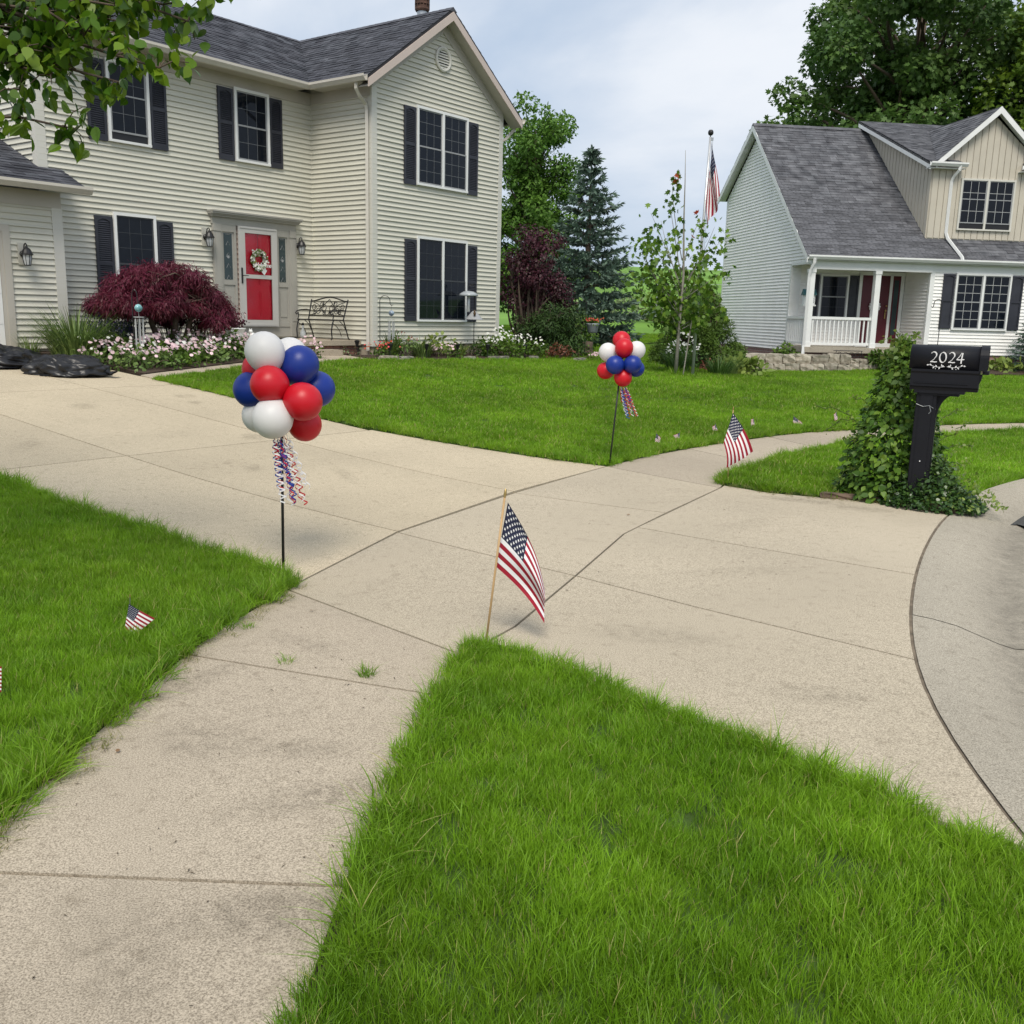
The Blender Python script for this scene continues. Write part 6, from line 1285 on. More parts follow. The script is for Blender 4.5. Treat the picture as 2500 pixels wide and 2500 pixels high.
stick_flag('stick_flag', 'large stick flag in the tip of the grass nearest the camera', (-.116, 4.58, .0), (-.038, 4.69, .715), (-.022, 4.695, .690), (.165, 4.66, .245), (.168, 4.62, .098), (-.074, 4.695, .362), .0055, (.03, -.05, .022), comp=.55, pleat=.04, pw=1.2, nu=36, sr=.029)
stick_flag('stick_flag', 'large stick flag at the tip of the verge near the mailbox', (2.125, 9.47, .0), (2.133, 9.47, .735), (2.131, 9.465, .712), (2.338, 9.42, .345), (2.100, 9.45, .166), (2.060, 9.465, .417), .0045, (.018, -.06, .0), comp=-.12, pleat=.02, sr=.028)
SM = [((-1.858, 4.526, 0), (-1.848, 4.526, .205), (-1.854, 4.524, .173), (-1.721, 4.50, .112), (-1.834, 4.50, .016), (-1.880, 4.524, .054), 'tiny stick flag in the left lawn beside the pavement'),
      ((-2.175, 3.70, 0), (-2.165, 3.70, .20), (-2.16, 3.70, .185), (-2.035, 3.68, .165), (-2.045, 3.68, .055), (-2.165, 3.70, .08), 'tiny stick flag cut by the left edge of the photo'),
      ((1.828, 12.213, .01), (1.797, 12.213, .179), (1.801, 12.21, .168), (1.854, 12.20, .116), (1.843, 12.20, .016), (1.786, 12.21, .064), 'first tiny flag along the lawn edge, counted from the far balloons'),
      ((2.165, 12.719, .01), (2.184, 12.719, .140), (2.182, 12.716, .130), (2.092, 12.70, .095), (2.133, 12.70, .030), (2.185, 12.716, .027), 'second tiny flag along the lawn edge, counted from the far balloons'),
      ((2.848, 13.615, .015), (2.827, 13.615, .176), (2.828, 13.61, .161), (2.778, 13.59, .123), (2.808, 13.59, .036), (2.875, 13.61, .050), 'third tiny flag along the lawn edge, left of the verge flag'),
      ((3.527, 14.287, .02), (3.528, 14.287, .198), (3.525, 14.28, .187), (3.483, 14.26, .176), (3.491, 14.26, .063), (3.555, 14.28, .061), 'fourth tiny flag along the lawn edge, right of the verge flag'),
      ((4.240, 14.713, .02), (4.237, 14.713, .208), (4.239, 14.71, .188), (4.394, 14.69, .070), (4.375, 14.69, .050), (4.232, 14.71, .081), 'fifth tiny flag along the lawn edge, drooping to a point'),
      ((5.109, 15.398, .02), (5.100, 15.398, .229), (5.099, 15.39, .213), (5.054, 15.37, .178), (5.081, 15.37, .067), (5.133, 15.39, .095), 'last tiny flag along the lawn edge, beside the vine')]
for i, (ba, tp, a, b_, c, d, lab) in enumerate(SM): stick_flag('small_flag', lab, ba, tp, a, b_, c, d, .0022, (.006, -.012, 0), group='tiny flags along the lawn edges', nu=12, sr=.022)
# flagpole
fp = thing('flagpole', 'tall aluminium flagpole with a limp flag behind the sapling', 'flagpole', (3.985, 22.0, .30)); b = MB(); b.tube([(0, 0, -.1), (.03, 0, 3.0), (.072, 0, 5.13)], [.036, .033, .024], 10); b.build('pole', M['alu'], fp, True)
b = MB(); b.lathe([(0, -.06), (.035, -.055), (.055, -.03), (.06, 0), (.055, .03), (.035, .055), (0, .06)], 12, (.075, 0, 5.22)); b.tube([(.073, 0, 5.1), (.075, 0, 5.18)], .012, 6); b.build('ball_finial', M['black'], fp, True)
b = MB(); b.box(.06, .14, -.02, .02, 5.06, 5.12); b.tube([(.13, 0, 5.06), (.09, 0, 3.0), (.05, 0, 1.4)], .004, 4); b.build('pulley', M['steel'], fp)
def Sfp(s, q):
    TLp, BLp = Vector((.11, 0, 5.04)), Vector((.075, 0, 4.12)); TRp, BRp = Vector((.34, -.05, 3.92)), Vector((.09, -.02, 3.28)); p = TLp.lerp(TRp, s).lerp(BLp.lerp(BRp, s), q); x = math.sin(6.283 * (1.6 * q + .5 * s)); return p + Vector((.05 * x * s + .05 * math.sin(3.14 * q) * (.3 + s), .09 * math.cos(6.283 * (1.4 * q + .3 * s)) * (.3 + s), 0))
flag(fp, Sfp, 1.5, 26, True, True, .016)
# ------------------------------------------------------------------ balloons
BM = {'r': mat('balloon_red', (.58, .006, .018), .40, .05, 3, spec=.45, trans=.12), 'w': mat('balloon_white', (.80, .79, .78), .42, .02, 3, spec=.4, trans=.2), 'b': mat('balloon_blue', (.006, .030, .25), .40, .06, 3, spec=.45, trans=.1)}
RB = {'r': mat('ribbon_red', (.5, .01, .03), .35, .05), 'w': mat('ribbon_white', (.78, .78, .8), .35, .03), 'b': mat('ribbon_blue', (.01, .05, .33), .35, .05)}
def balloon(t, c, x, y, z, r, ctr):
    d = Vector((x, y, z)) - Vector(ctr); d = d.normalized() if d.length > .01 else Vector((0, 0, 1)); T = Matrix.Translation((x, y, z)) @ d.to_track_quat('Z', 'Y').to_matrix().to_4x4(); b = MB(); pr = []
    for i in range(15):
        a = -math.pi / 2 + math.pi * i / 14; k = 1.0 if a > 0 else 1.16; pr.append((max(0, r * math.cos(a)), r * math.sin(a) * k))
    pr[-1] = (.0015, r); pr[0] = (.006, -r * 1.19); pr.insert(0, (.014, -r * 1.25)); b.lathe(pr, 24, T=T); return b.build('balloon', BM[c], t, True)
def bouquet(name, label, base, top, balls, rib, seed, pr=.009):
    t = thing(name, label, 'balloons', base, 0, 'patriotic balloon bouquets'); B = Vector(base); b = MB(); tp = Vector(top) - B; b.tube([(0, 0, -.05), tuple(tp)], pr, 8); b.build('pole', M['black'], t, True)
    for c, x, y, z, r in balls: balloon(t, c, x - B.x, y - B.y, z - B.z, r, tuple(tp))
    rg = np.random.default_rng(seed); st = Vector(rib[0]) - B
    for k in range(rib[3]):
        c = 'rwbwrb'[k % 6]; L = rib[2] * rg.uniform(.45, 1.0); e = Vector(rib[1]) - B; q = MB(); n = 46; V = []; turns = rg.uniform(5, 10); cr = rg.uniform(.009, .024) * rib[4]; ox, oy = rg.normal(0, .026, 2) * rib[4]; ph = rg.random() * 6
        for i in range(n + 1):
            f = i / n; p = st.lerp(e, f * L / rib[2]) + Vector((ox * (1 + f), oy * (1 + f), 0)); a = ph + turns * 6.283 * f; cc = cr * min(1, f * 4); w = .0042 * rib[4]
            c0 = p + Vector((cc * math.cos(a), cc * math.sin(a), 0)); V += [tuple(c0 + Vector((0, 0, w))), tuple(c0 - Vector((0, 0, w)))]
        q.add(V, [(2 * i, 2 * i + 1, 2 * i + 3, 2 * i + 2) for i in range(n)]); q.build('ribbon', RB[c], t)
    return t
bouquet('balloon_bouquet', 'large red, white and blue balloon cluster on a pole beside the driveway', (-1.40, 5.77, 0), (-1.41, 5.86, 1.10), [('w', -1.492, 5.817, 1.35, .117), ('w', -1.405, 6.10, 1.322, .106), ('b', -1.303, 5.904, 1.272, .116), ('r', -1.445, 5.728, 1.16, .113), ('b', -1.610, 5.95, 1.110, .113), ('b', -1.225, 6.02, 1.118, .112), ('r', -1.249, 5.728, 1.064, .114), ('w', -1.427, 5.708, .963, .121), ('r', -1.285, 5.93, .905, .103), ('w', -1.575, 5.98, .950, .108), ('r', -1.575, 6.02, 1.228, .110)], ((-1.385, 5.74, .86), (-1.265, 5.72, .38), .48, 16, 1.0), 5)
bouquet('balloon_bouquet', 'smaller red, white and blue balloon cluster at the far lawn corner', (1.05, 10.50, 0), (1.14, 10.62, 1.05), [('r', 1.155, 10.80, 1.352, .098), ('r', 1.16, 10.55, 1.279, .100), ('w', 1.00, 10.68, 1.224, .100), ('w', 1.315, 10.72, 1.25, .099), ('b', 1.065, 10.50, 1.096, .100), ('b', 1.255, 10.50, 1.107, .096), ('b', 1.320, 10.70, 1.050, .090), ('r', .985, 10.72, 1.020, .094), ('r', 1.165, 10.56, .958, .098)], ((1.16, 10.54, .86), (1.26, 10.54, .52), .36, 14, .95), 6)
# ------------------------------------------------------------------ mailbox
MBX = thing('mailbox', 'black mailbox numbered 2024 on a moulded black post', 'mailbox', (3.62, 8.55, 0), R(-27)); K = M['blackp']
b = MB(); b.box(-.08, .08, -.08, .08, -.05, 1.06)
for s in (-1, 1): b.box(-.05, .05, .08, .088, .05, 1.0) if s > 0 else b.box(-.05, .05, -.088, -.08, .05, 1.0)
b.box(-.088, -.08, -.05, .05, .05, 1.0); b.box(.08, .088, -.05, .05, .05, 1.0); b.box(-.1, .1, -.1, .1, -.05, .06); b.build('post', K, MBX)
x0, x1 = -.165, .415
prof = [(-.105, 1.045), (.105, 1.045), (.112, 1.07), (.125, 1.08), (.125, 1.19), (.135, 1.205), (.135, 1.225), (-.135, 1.225), (-.135, 1.205), (-.125, 1.19), (-.125, 1.08), (-.112, 1.07)]
b = MB(); b.slab([(x0 + .02, y, z) for y, z in prof], (x1 - x0 - .04, 0, 0)); b.box(x0 + .05, x1 - .10, -.131, -.125, 1.105, 1.112); b.box(x0 + .06, x1 - .12, -.105, .105, 1.02, 1.045); b.box(x0 + .10, x1 - .16, -.09, .09, 1.0, 1.02); b.build('tray', K, MBX)
dome = [(-.125, 1.225)] + [(-.125 * math.cos(a), 1.335 + .095 * math.sin(a)) for a in [math.pi * i / 14 for i in range(15)]] + [(.125, 1.225)]
b = MB(); b.slab([(x0, y, z) for y, z in dome], (x1 - x0, 0, 0)); bo = b.build('box', K, MBX); bo.data.polygons.foreach_set('use_smooth', [len(p.vertices) == 4 for p in bo.data.polygons])
# hood rim and door
hd = [(-.132, 1.225)] + [(-.132 * math.cos(a), 1.335 + .103 * math.sin(a)) for a in [math.pi * i / 14 for i in range(15)]] + [(.132, 1.225)]
b = MB(); n = len(hd)
for (X0, X1, sc_) in ((x1 - .03, x1 + .035, 1.0),):
    vs = [(X0, y, z) for y, z in hd] + [(X1, y, z) for y, z in hd] + [(X1, y * .93, 1.225 + (z - 1.225) * .95) for y, z in hd] + [(X0, y * .93, 1.225 + (z - 1.225) * .95) for y, z in hd]
    for r_ in range(3): b.add([], [])
    o0 = len(b.v); b.v += vs
    for r_ in range(3):
        for i in range(n - 1): b.f.append((o0 + r_ * n + i, o0 + r_ * n + i + 1, o0 + (r_ + 1) * n + i + 1, o0 + (r_ + 1) * n + i)); b.m.append(0)
b.build('hood', K, MBX); b = MB(); b.slab([(x1, y * .9, 1.225 + (z - 1.225) * .92) for y, z in dome], (.012, 0, 0)); b.box(x1 + .012, x1 + .03, -.02, .02, 1.36, 1.385); b.build('door', K, MBX)
b = MB(); b.box(x1 + .0, x1 + .05, -.10, .10, 1.195, 1.222); b.build('ledge', K, MBX)
# curved brackets under the tray
for (sx, L_, H_) in ((1, .16, .22),):
    pts = [(.07, .80), (.09, .80)] + [(.09 + L_ * (1 - math.cos(a)), .80 + H_ * math.sin(a)) for a in [math.pi / 2 * i / 8 for i in range(9)]] + [(.07, 1.02)]
    b = MB(); b.slab([(x, -.03, z) for x, z in pts], (0, .06, 0)); b.build('bracket', K, MBX)
pts = [(.30, 1.06), (.33, 1.06)] + [(.33 + .085 * math.sin(a), 1.06 + .13 * (1 - math.cos(a))) for a in [math.pi / 2 * i / 6 for i in range(7)]] + [(.30, 1.19)]
b = MB(); b.slab([(x, -.1, z) for x, z in pts], (0, .2, 0)); b.build('corbel', K, MBX)
b = MB(); b.lathe([(.006, 0), (.005, .004), (0, .005)], 8, T=Matrix.Translation((.0, -.088, .42)) @ Matrix.Rotation(math.pi / 2, 4, 'X')); b.build('screw', M['cov'], MBX)
b = MB(); b.tube([(-.08, -.085, .92), (-.02, -.095, .90), (.03, -.09, .91), (.06, -.085, .89), (.08, -.06, .88)], .003, 4); b.tube([(.03, -.09, .91), (.045, -.09, .86), (.03, -.09, .84)], .003, 4); b.build('wire', M['steel'], MBX)
def text_mesh(name, s, size, m, parent, loc, rot, extrude=.001, shear=0.0, space=1.0, align='CENTER'):
    cu = bpy.data.curves.new(name, 'FONT'); cu.body = s; cu.size = size; cu.extrude = extrude; cu.shear = shear; cu.space_character = space; cu.align_x = align; cu.offset = 0.0
    o = bpy.data.objects.new(name, cu); COL.objects.link(o); bpy.context.view_layer.update(); me = bpy.data.meshes.new_from_object(o.evaluated_get(bpy.context.evaluated_depsgraph_get())); bpy.data.objects.remove(o); me.materials.append(m)
    q = bpy.data.objects.new(name, me); COL.objects.link(q); q.parent = parent; q.location = loc; q.rotation_euler = rot; return q
numw = mat('number_white', (.72, .72, .72), .5, .03)
# calligraphic digits as swept strokes with thick and thin parts
def stroke(b, pts, w0, w1, y, ang=.7):
    """ribbon in the xz plane drawn with a broad nib held at an angle"""
    P = [Vector((p[0], 0, p[1])) for p in pts]; V = []
    for i, p in enumerate(P):
        t = (P[min(i + 1, len(P) - 1)] - P[max(i - 1, 0)]).normalized(); nrm = Vector((-t.z, 0, t.x)); th = abs(t.x * math.sin(ang) - t.z * math.cos(ang)); w = w0 + (w1 - w0) * th
        V += [tuple(Vector((0, y, 0)) + p + nrm * w * .5), tuple(Vector((0, y, 0)) + p - nrm * w * .5)]
    b.add(V, [(2 * i, 2 * i + 1, 2 * i + 3, 2 * i + 2) for i in range(len(P) - 1)])
def ell(cx, cz, rx, rz, a0, a1, n=22): return [(cx + rx * math.cos(a0 + (a1 - a0) * i / n), cz + rz * math.sin(a0 + (a1 - a0) * i / n)) for i in range(n + 1)]
def digit2(b, x, z, s, y): stroke(b, ell(x + .27 * s, z + .72 * s, .25 * s, .28 * s, 2.7, -.65) + [(x + .30 * s, z + .28 * s), (x + .02 * s, z + .035 * s)], .035 * s, .13 * s, y); stroke(b, [(x + .0 * s, z + .045 * s), (x + .2 * s, z + .06 * s), (x + .40 * s, z + .03 * s), (x + .60 * s, z + .06 * s)], .05 * s, .12 * s, y - .0004)
def digit0(b, x, z, s, y): stroke(b, ell(x + .33 * s, z + .5 * s, .29 * s, .48 * s, 1.2, 1.2 + 6.283, 34), .035 * s, .13 * s, y)
def digit4(b, x, z, s, y): stroke(b, [(x + .42 * s, z + 1.0 * s), (x + .25 * s, z + .65 * s), (x + .0 * s, z + .33 * s)], .05 * s, .09 * s, y); stroke(b, [(x + .0 * s, z + .34 * s), (x + .3 * s, z + .32 * s), (x + .68 * s, z + .37 * s)], .06 * s, .12 * s, y - .0004); stroke(b, [(x + .50 * s, z + .98 * s), (x + .45 * s, z + .5 * s), (x + .42 * s, z - .04 * s)], .08 * s, .13 * s, y - .0008)
b = MB(); yy = -.1265; zz = 1.285; s_ = .088
digit2(b, .0, zz, s_, yy); digit0(b, .068, zz, s_, yy); digit2(b, .142, zz, s_, yy); digit4(b, .205, zz, s_, yy); b.build('house_number', numw, MBX)
b = MB()
for sg in (-1, 1):
    cx = .128; arcp = [(cx + sg * (.008 + .125 * f), 1.252 - .012 * math.sin(3.14 * f * 1.0) + .012 * f) for f in [i / 12 for i in range(13)]]; stroke(b, arcp, .0025, .004, yy)
    for f, a in ((.15, 1.0), (.3, -1.0), (.5, .9), (.66, -.9), (.85, .8), (1.0, -.2), (.05, .5)):
        x = cx + sg * (.008 + .125 * f); z = 1.252 - .012 * math.sin(3.14 * f) + .012 * f; dx, dz = sg * math.cos(a) * .022, math.sin(a) * .022; nx, nz = -dz * .28, dx * .28
        b.poly([(x, yy - .0004, z), (x + dx * .5 + nx, yy - .0004, z + dz * .5 + nz), (x + dx, yy - .0004, z + dz), (x + dx * .5 - nx, yy - .0004, z + dz * .5 - nz)])
    for f in (.22, .58): b.lathe([(.0035, 0), (.0035, .0006)], 8, T=Matrix.Translation((cx + sg * (.008 + .125 * f), yy, 1.268 if f < .5 else 1.232)) @ Matrix.Rotation(math.pi / 2, 4, 'X'))
b.build('leaf_ornament', numw, MBX)
# ------------------------------------------------------------------ porch things
def L3(u, v, z): x, y = LW(u, v); return (x, y, z)
BN = thing('porch_bench', 'black wrought iron scroll back bench on the porch', 'bench', L3(-.46, 1.05, .962), YL); K2 = M['black']
# local: x towards the wing wall (back), y along the bench
for yv in (-.56, .56):
    q = MB(); q.tube([(-.30, yv, 0), (-.27, yv, .03), (-.285, yv, .2), (-.25, yv, .36), (-.22, yv, .41)], .014, 6); q.tube([(-.26, yv, .36), (-.15, yv, .30), (-.05, yv, .20), (0, yv, .08)], .008, 5); q.build('leg', K2, BN)
    q = MB(); q.tube([(.24, yv, 0), (.20, yv, .04), (.14, yv, .22), (.08, yv, .38), (.06, yv, .42)], .014, 6); q.tube([(.16, yv, .16), (.05, yv, .33), (-.05, yv, .40)], .008, 5); q.build('leg', K2, BN)
    q = MB(); q.tube([(.12, yv, .62), (0, yv, .64), (-.15, yv, .63), (-.27, yv, .60), (-.31, yv, .56), (-.28, yv, .53), (-.25, yv, .55)], .013, 6); q.tube([(-.24, yv, .58), (-.22, yv, .50), (-.25, yv, .41)], .011, 6); q.build('arm', K2, BN)
q = MB(); q.tube([(-.26, -.56, .42), (-.26, .56, .42)], .014, 6); q.tube([(.06, -.56, .42), (.06, .56, .42)], .014, 6)
for k in range(30): yv = -.54 + k * 1.08 / 29; q.tube([(-.26, yv, .425), (-.1, yv, .415), (.06, yv, .425)], .009, 4)
q.build('seat', K2, BN)
q = MB(); lean = lambda z: .06 + (z - .42) * .28; bx_ = lambda yv, z: (lean(z), yv, z); top = [(yv, .82 + .09 * math.cos(yv / .6 * 1.57) ** 2) for yv in [-.58 + .116 * i for i in range(11)]]
q.tube([bx_(-.56, .42), bx_(-.585, .86)], .015, 6); q.tube([bx_(.56, .42), bx_(.585, .86)], .015, 6); q.tube([bx_(a, c) for a, c in top], .015, 6); q.tube([bx_(-.56, .50), bx_(.56, .50)], .012, 6)
for sg in (-1, 1):
    for (cy, cz, r0, t0) in ((.12, .67, .085, 0), (.30, .62, .09, 1.5), (.45, .70, .075, 3.0), (.22, .77, .06, 2.0), (.40, .57, .05, .5), (.10, .57, .05, 1.0)):
        q.tube([bx_(sg * (cy + r0 * (1 - .6 * f) * math.cos(t0 + 8.5 * f)), cz + r0 * (1 - .6 * f) * math.sin(t0 + 8.5 * f)) for f in [i / 20 for i in range(21)]], .0085, 5)
    q.tube([bx_(sg * .0, .52), bx_(sg * .15, .60), bx_(sg * .30, .74), bx_(sg * .5, .80)], .009, 5); q.tube([bx_(sg * .54, .52), bx_(sg * .36, .56), bx_(sg * .15, .74), bx_(0, .86)], .009, 5)
q.build('backrest', K2, BN)
PT = thing('planter', 'white oval planter of purple flowers at the left end of the porch', 'planter', L3(-2.9, 1.0, .962)); q = MB(); q.lathe([(.16, 0), (.17, .03), (.2, .10), (.23, .20), (.25, .22), (.25, .24), (.22, .24), (.2, .2)], 20); q.build('pot', M['white'], PT, True)
rgp = np.random.default_rng(4); P = rgp.normal(0, 1, (260, 3)) * np.array([.11, .11, .06]) + np.array([0, 0, .33]); leaf_obj('foliage', P, rdir(rgp, 260), rdir(rgp, 260) + np.array([0, 0, .5]), .06 * rgp.uniform(.6, 1.2, 260), 'oval', F['purple'], PT)
heads(PT, [(rgp.normal(0, .12), rgp.normal(0, .12), .40 + rgp.normal(0, .04)) for i in range(40)], F['pink'], .035, 3)
ST = thing('animal_statue', 'small white animal statue beside the porch planter', 'statue', L3(-2.62, .75, .962)); q = MB(); q.lathe([(.0, 0), (.06, .01), (.07, .06), (.055, .12), (.03, .15)], 12); q.build('body', M['white'], ST, True)
q = MB(); q.lathe([(0, -.045), (.035, -.02), (.042, .01), (.03, .035), (0, .045)], 12, (-.03, -.02, .17)); q.tube([(-.05, -.02, .19), (-.055, -.02, .235)], [.012, .004], 6); q.tube([(-.015, -.02, .19), (-.01, -.02, .235)], [.012, .004], 6); q.build('head', M['white'], ST, True)
GF = thing('goose_statue', 'slim pale garden figurine at the right foot of the door surround', 'statue', L3(-.62, 1.55, .962)); q = MB(); q.lathe([(0, 0), (.05, .01), (.07, .07), (.06, .13), (.03, .19), (.022, .25), (.024, .29)], 12); q.build('body', mat('pale_glaze', (.42, .45, .46), .2, .2, 8), GF, True); q = MB(); q.lathe([(.024, .285), (.028, .31), (.018, .34), (0, .35)], 10); q.build('cap', M['black'], GF, True)
for i, (u, v, w_, lab) in enumerate(((-1.6, 1.5, .8, 'dark door mat in front of the red door'), (-2.45, 1.45, .5, 'second dark mat left of the door mat'))):
    q = MB(); q.box(-w_ / 2, w_ / 2, -.24, .24, 0, .018); o = q.build('door_mat', mat('mat_%d' % i, (.02, .02, .02), .95, .3, 60, bump=.5, bs=200)); o.location = L3(u, v, .961); o.rotation_euler = (0, 0, YL); tag(o, lab, 'mat')
# wreath with its wooden Welcome sign
WR = thing('wreath', 'cream flower wreath with a white Welcome sign on the red door', 'wreath', L3(-1.60, 1.80, 2.60), YL); rgw = np.random.default_rng(9); P = []; Oo = []
q = MB(); q.tube([(.17 * math.cos(a), 0, .17 * math.sin(a)) for a in [6.283 * i / 24 for i in range(25)]], .028, 6, cap=False); q.build('ring', F['rust'], WR)
for i in range(420):
    a = rgw.random() * 6.283; rr = .17 + rgw.normal(0, .028); P.append((rr * math.cos(a), -.028 + rgw.normal(0, .012), rr * math.sin(a)))
P = np.array(P); leaf_obj('foliage', P[:200] + np.array([0, -.012, 0]), rdir(rgw, 200), rdir(rgw, 200) + np.array([0, -1, 0]), .055 * rgw.uniform(.6, 1.2, 200), 'oval', F['orn'], WR); leaf_obj('blossom', P[200:] + np.array([0, -.015, 0]), rdir(rgw, 220), rdir(rgw, 220) * .5 + np.array([0, -1, 0]), .042 * rgw.uniform(.6, 1.3, 220), 'petal', F['whitef'], WR)
tx = text_mesh('welcome_sign', 'Welcome', .135, M['cov'], WR, (.06, -.052, -.15), (math.pi / 2, .0, 0), .004, .25, .88)
q = MB(); q.slab([(.06, -.048, -.20), (.15, -.048, -.17), (.19, -.048, -.22), (.12, -.048, -.31), (.06, -.048, -.25)], (0, .006, 0)); q.build('heart_tag', M['cov'], WR); q = MB(); q.tube([(0, -.01, .19), (-.01, -.01, .40), (0, -.01, .55)], .004, 4); q.build('hanger', M['black'], WR)
# ------------------------------------------------------------------ garden hooks, chimes, feeder, lights
def hook(b, x, h, side, r=.11, rad=.008): b.tube([(x, 0, -.1), (x, 0, h - r)] + [(x + side * (r - r * math.cos(a)), 0, h - r + r * math.sin(a)) for a in [math.pi * i / 8 for i in range(1, 9)]] + [(x + side * 2 * r, 0, h - r * 1.5), (x + side * (2 * r + .03), 0, h - r * 1.9), (x + side * (2 * r + .07), 0, h - r * 1.7)], rad, 6)
def chime(name, label, base, rz, h, side, ballm, cm, bz, n=6, L0=.38):
    t = thing(name, label, 'wind chime', base, rz); q = MB(); hook(q, 0, h, side); q.build('hook', M['black'], t); x = side * .25; q = MB(); q.tube([(x, 0, h - .17), (x, 0, bz)], .002, 4); q.build('chain', M['black'], t)
    q = MB(); q.lathe([(0, -.065), (.04, -.05), (.062, -.015), (.062, .015), (.04, .05), (0, .065)], 14, (x, 0, bz - .05)); q.build('glass_ball', ballm, t, True); q = MB(); q.tube([(x, 0, bz - .11), (x, 0, bz - .19)], .003, 4); q.lathe([(.085, 0), (.085, .012)], 14, (x, 0, bz - .2)); q.build('top_disc', cm, t)
    for k in range(n):
        a = 6.283 * k / n; q = MB(); L = L0 * (.8 + .06 * k); q.tube([(x + .065 * math.cos(a), .065 * math.sin(a), bz - .22), (x + .065 * math.cos(a), .065 * math.sin(a), bz - .22 - L)], .009, 6); q.build('chime_tube', cm, t)
    return t
chime('wind_chime', 'wind chime with a blue glass drop on a black hook at the house corner', LP(.12, -.1), 0, 1.32, 1, mat('blue_glass', (.03, .06, .16), .08, .6, 9, col2=(.4, .5, .6)), M['alu'], 1.0, 6, .42)
chime('wind_chime', 'wind chime with a turquoise glass ball in front of the lower window', LP(-6.15, -.72), 0, 1.22, .4, mat('teal_glass', (.05, .35, .40), .1, .5, 9, col2=(.45, .75, .78)), M['grille_w'], .98, 6, .48)
FD = thing('bird_feeder', 'tube bird feeder under a clear dome with a dark cone baffle', 'bird feeder', LP(2.85, -.5)); q = MB(); q.tube([(0, 0, -.1), (0, 0, 1.35), (.0, 0, 1.5), (.02, 0, 1.62), (-.04, 0, 1.68), (-.12, 0, 1.66), (-.14, 0, 1.60)], .010, 6); q.build('pole', M['black'], FD)
q = MB(); q.lathe([(.235, 0), (.21, .05), (.13, .10), (.03, .12), (0, .12)], 20, (-.14, 0, 1.42)); q.build('dome', mat('smoky_dome', (.35, .38, .40), .1, .1, spec=.6), FD, True); q = MB(); q.lathe([(.035, 0), (.04, .02), (.04, .38), (.03, .40)], 12, (-.14, 0, 1.05)); q.build('seed_tube', M['alu'], FD, True)
q = MB(); q.lathe([(.22, 0), (.205, .01), (.05, .19), (.03, .20)], 20, (0, 0, .88)); q.build('baffle', M['sash'], FD, True)
BD = thing('bird', 'small brown bird clinging to the bird feeder', 'bird', LP(2.72, -.62, 1.03)); q = MB(); q.lathe([(0, -.06), (.022, -.045), (.034, -.01), (.03, .025), (.02, .045), (.022, .065), (.012, .085), (0, .088)], 10, T=Matrix.Rotation(.5, 4, 'X')); q.tube([(0, .025, -.05), (0, .06, -.10)], [.012, .006], 5); q.build('body', mat('bird_brown', (.16, .10, .06), .9, .4, 30), BD, True)
q = MB(); q.tube([(0, -.05, .07), (0, -.075, .066)], [.006, .001], 5); q.build('beak', M['black'], BD)
PLT = [(-.42, .05, 'path light beside the porch corner'), (.02, -.5, 'path light below the hook with the wind chime'), (1.08, -.6, 'path light left of the pink flowers under the gable window'), (2.03, -.7, 'path light right of the pink flowers under the gable window'), (2.95, -.85, 'path light below the bird feeder'), (4.1, -1.1, 'path light among the daisies')]
for i, (u, v, lab) in enumerate(PLT):
    t = thing('path_light', 'small black ' + lab, 'path light', LP(u, v), 0, 'path lights along the gable bed'); q = MB(); q.tube([(0, 0, -.05), (0, 0, .2)], .009, 6); q.build('stake', K2, t); q = MB(); q.lathe([(.02, .2), (.05, .30), (.055, .31), (.06, .33), (.03, .345), (0, .35)], 8); q.build('lamp_head', K2, t)
# hanging basket, stump and post near the spruce
HB = thing('hanging_basket', 'grey pot of red flowers hanging in front of the spruce', 'hanging basket', LP(7.0, -.95)); q = MB(); q.tube([(0, 0, -.1), (0, 0, 1.32), (.0, 0, 1.42), (.1, 0, 1.48), (.18, 0, 1.42), (.19, 0, 1.36)], .010, 6); q.build('hook', K2, HB)
q = MB()
for k in range(3): a = 2.1 * k; q.tube([(.19, 0, 1.36), (.19 + .15 * math.cos(a), .15 * math.sin(a), .86)], .003, 4)
q.build('hanger', K2, HB); q = MB(); q.lathe([(.11, 0), (.13, .02), (.165, .20), (.18, .22), (.18, .25), (.15, .25)], 16, (.19, 0, .60)); q.build('pot', mat('grey_pot', (.30, .34, .36), .6, .05), HB, True); P = rgp.normal(0, 1, (160, 3)) * np.array([.1, .1, .04]) + np.array([.19, 0, .90]); leaf_obj('foliage', P, rdir(rgp, 160), rdir(rgp, 160) + np.array([0, 0, .5]), np.full(160, .07), 'oval', F['shrub'], HB)
heads(HB, [(.19 + rgp.normal(0, .11), rgp.normal(0, .11), .93 + rgp.normal(0, .03)) for i in range(46)], F['orange'], .05, 5)
q = MB(); q.lathe([(.17, -.05), (.15, .05), (.13, .2), (.14, .36), (0, .37)], 12); o = q.build('tree_stump', M['bark'], None, True); o.location = LP(7.15, -.95); tag(o, 'short weathered stump below the hanging basket', 'stump')
q = MB(); q.tube([(0, 0, -.1), (0, 0, 1.3)], .018, 6); o = q.build('metal_post', mat('green_post', (.03, .07, .04), .5)); o.location = LP(6.3, -.3); tag(o, 'thin green metal post left of the spruce', 'post')
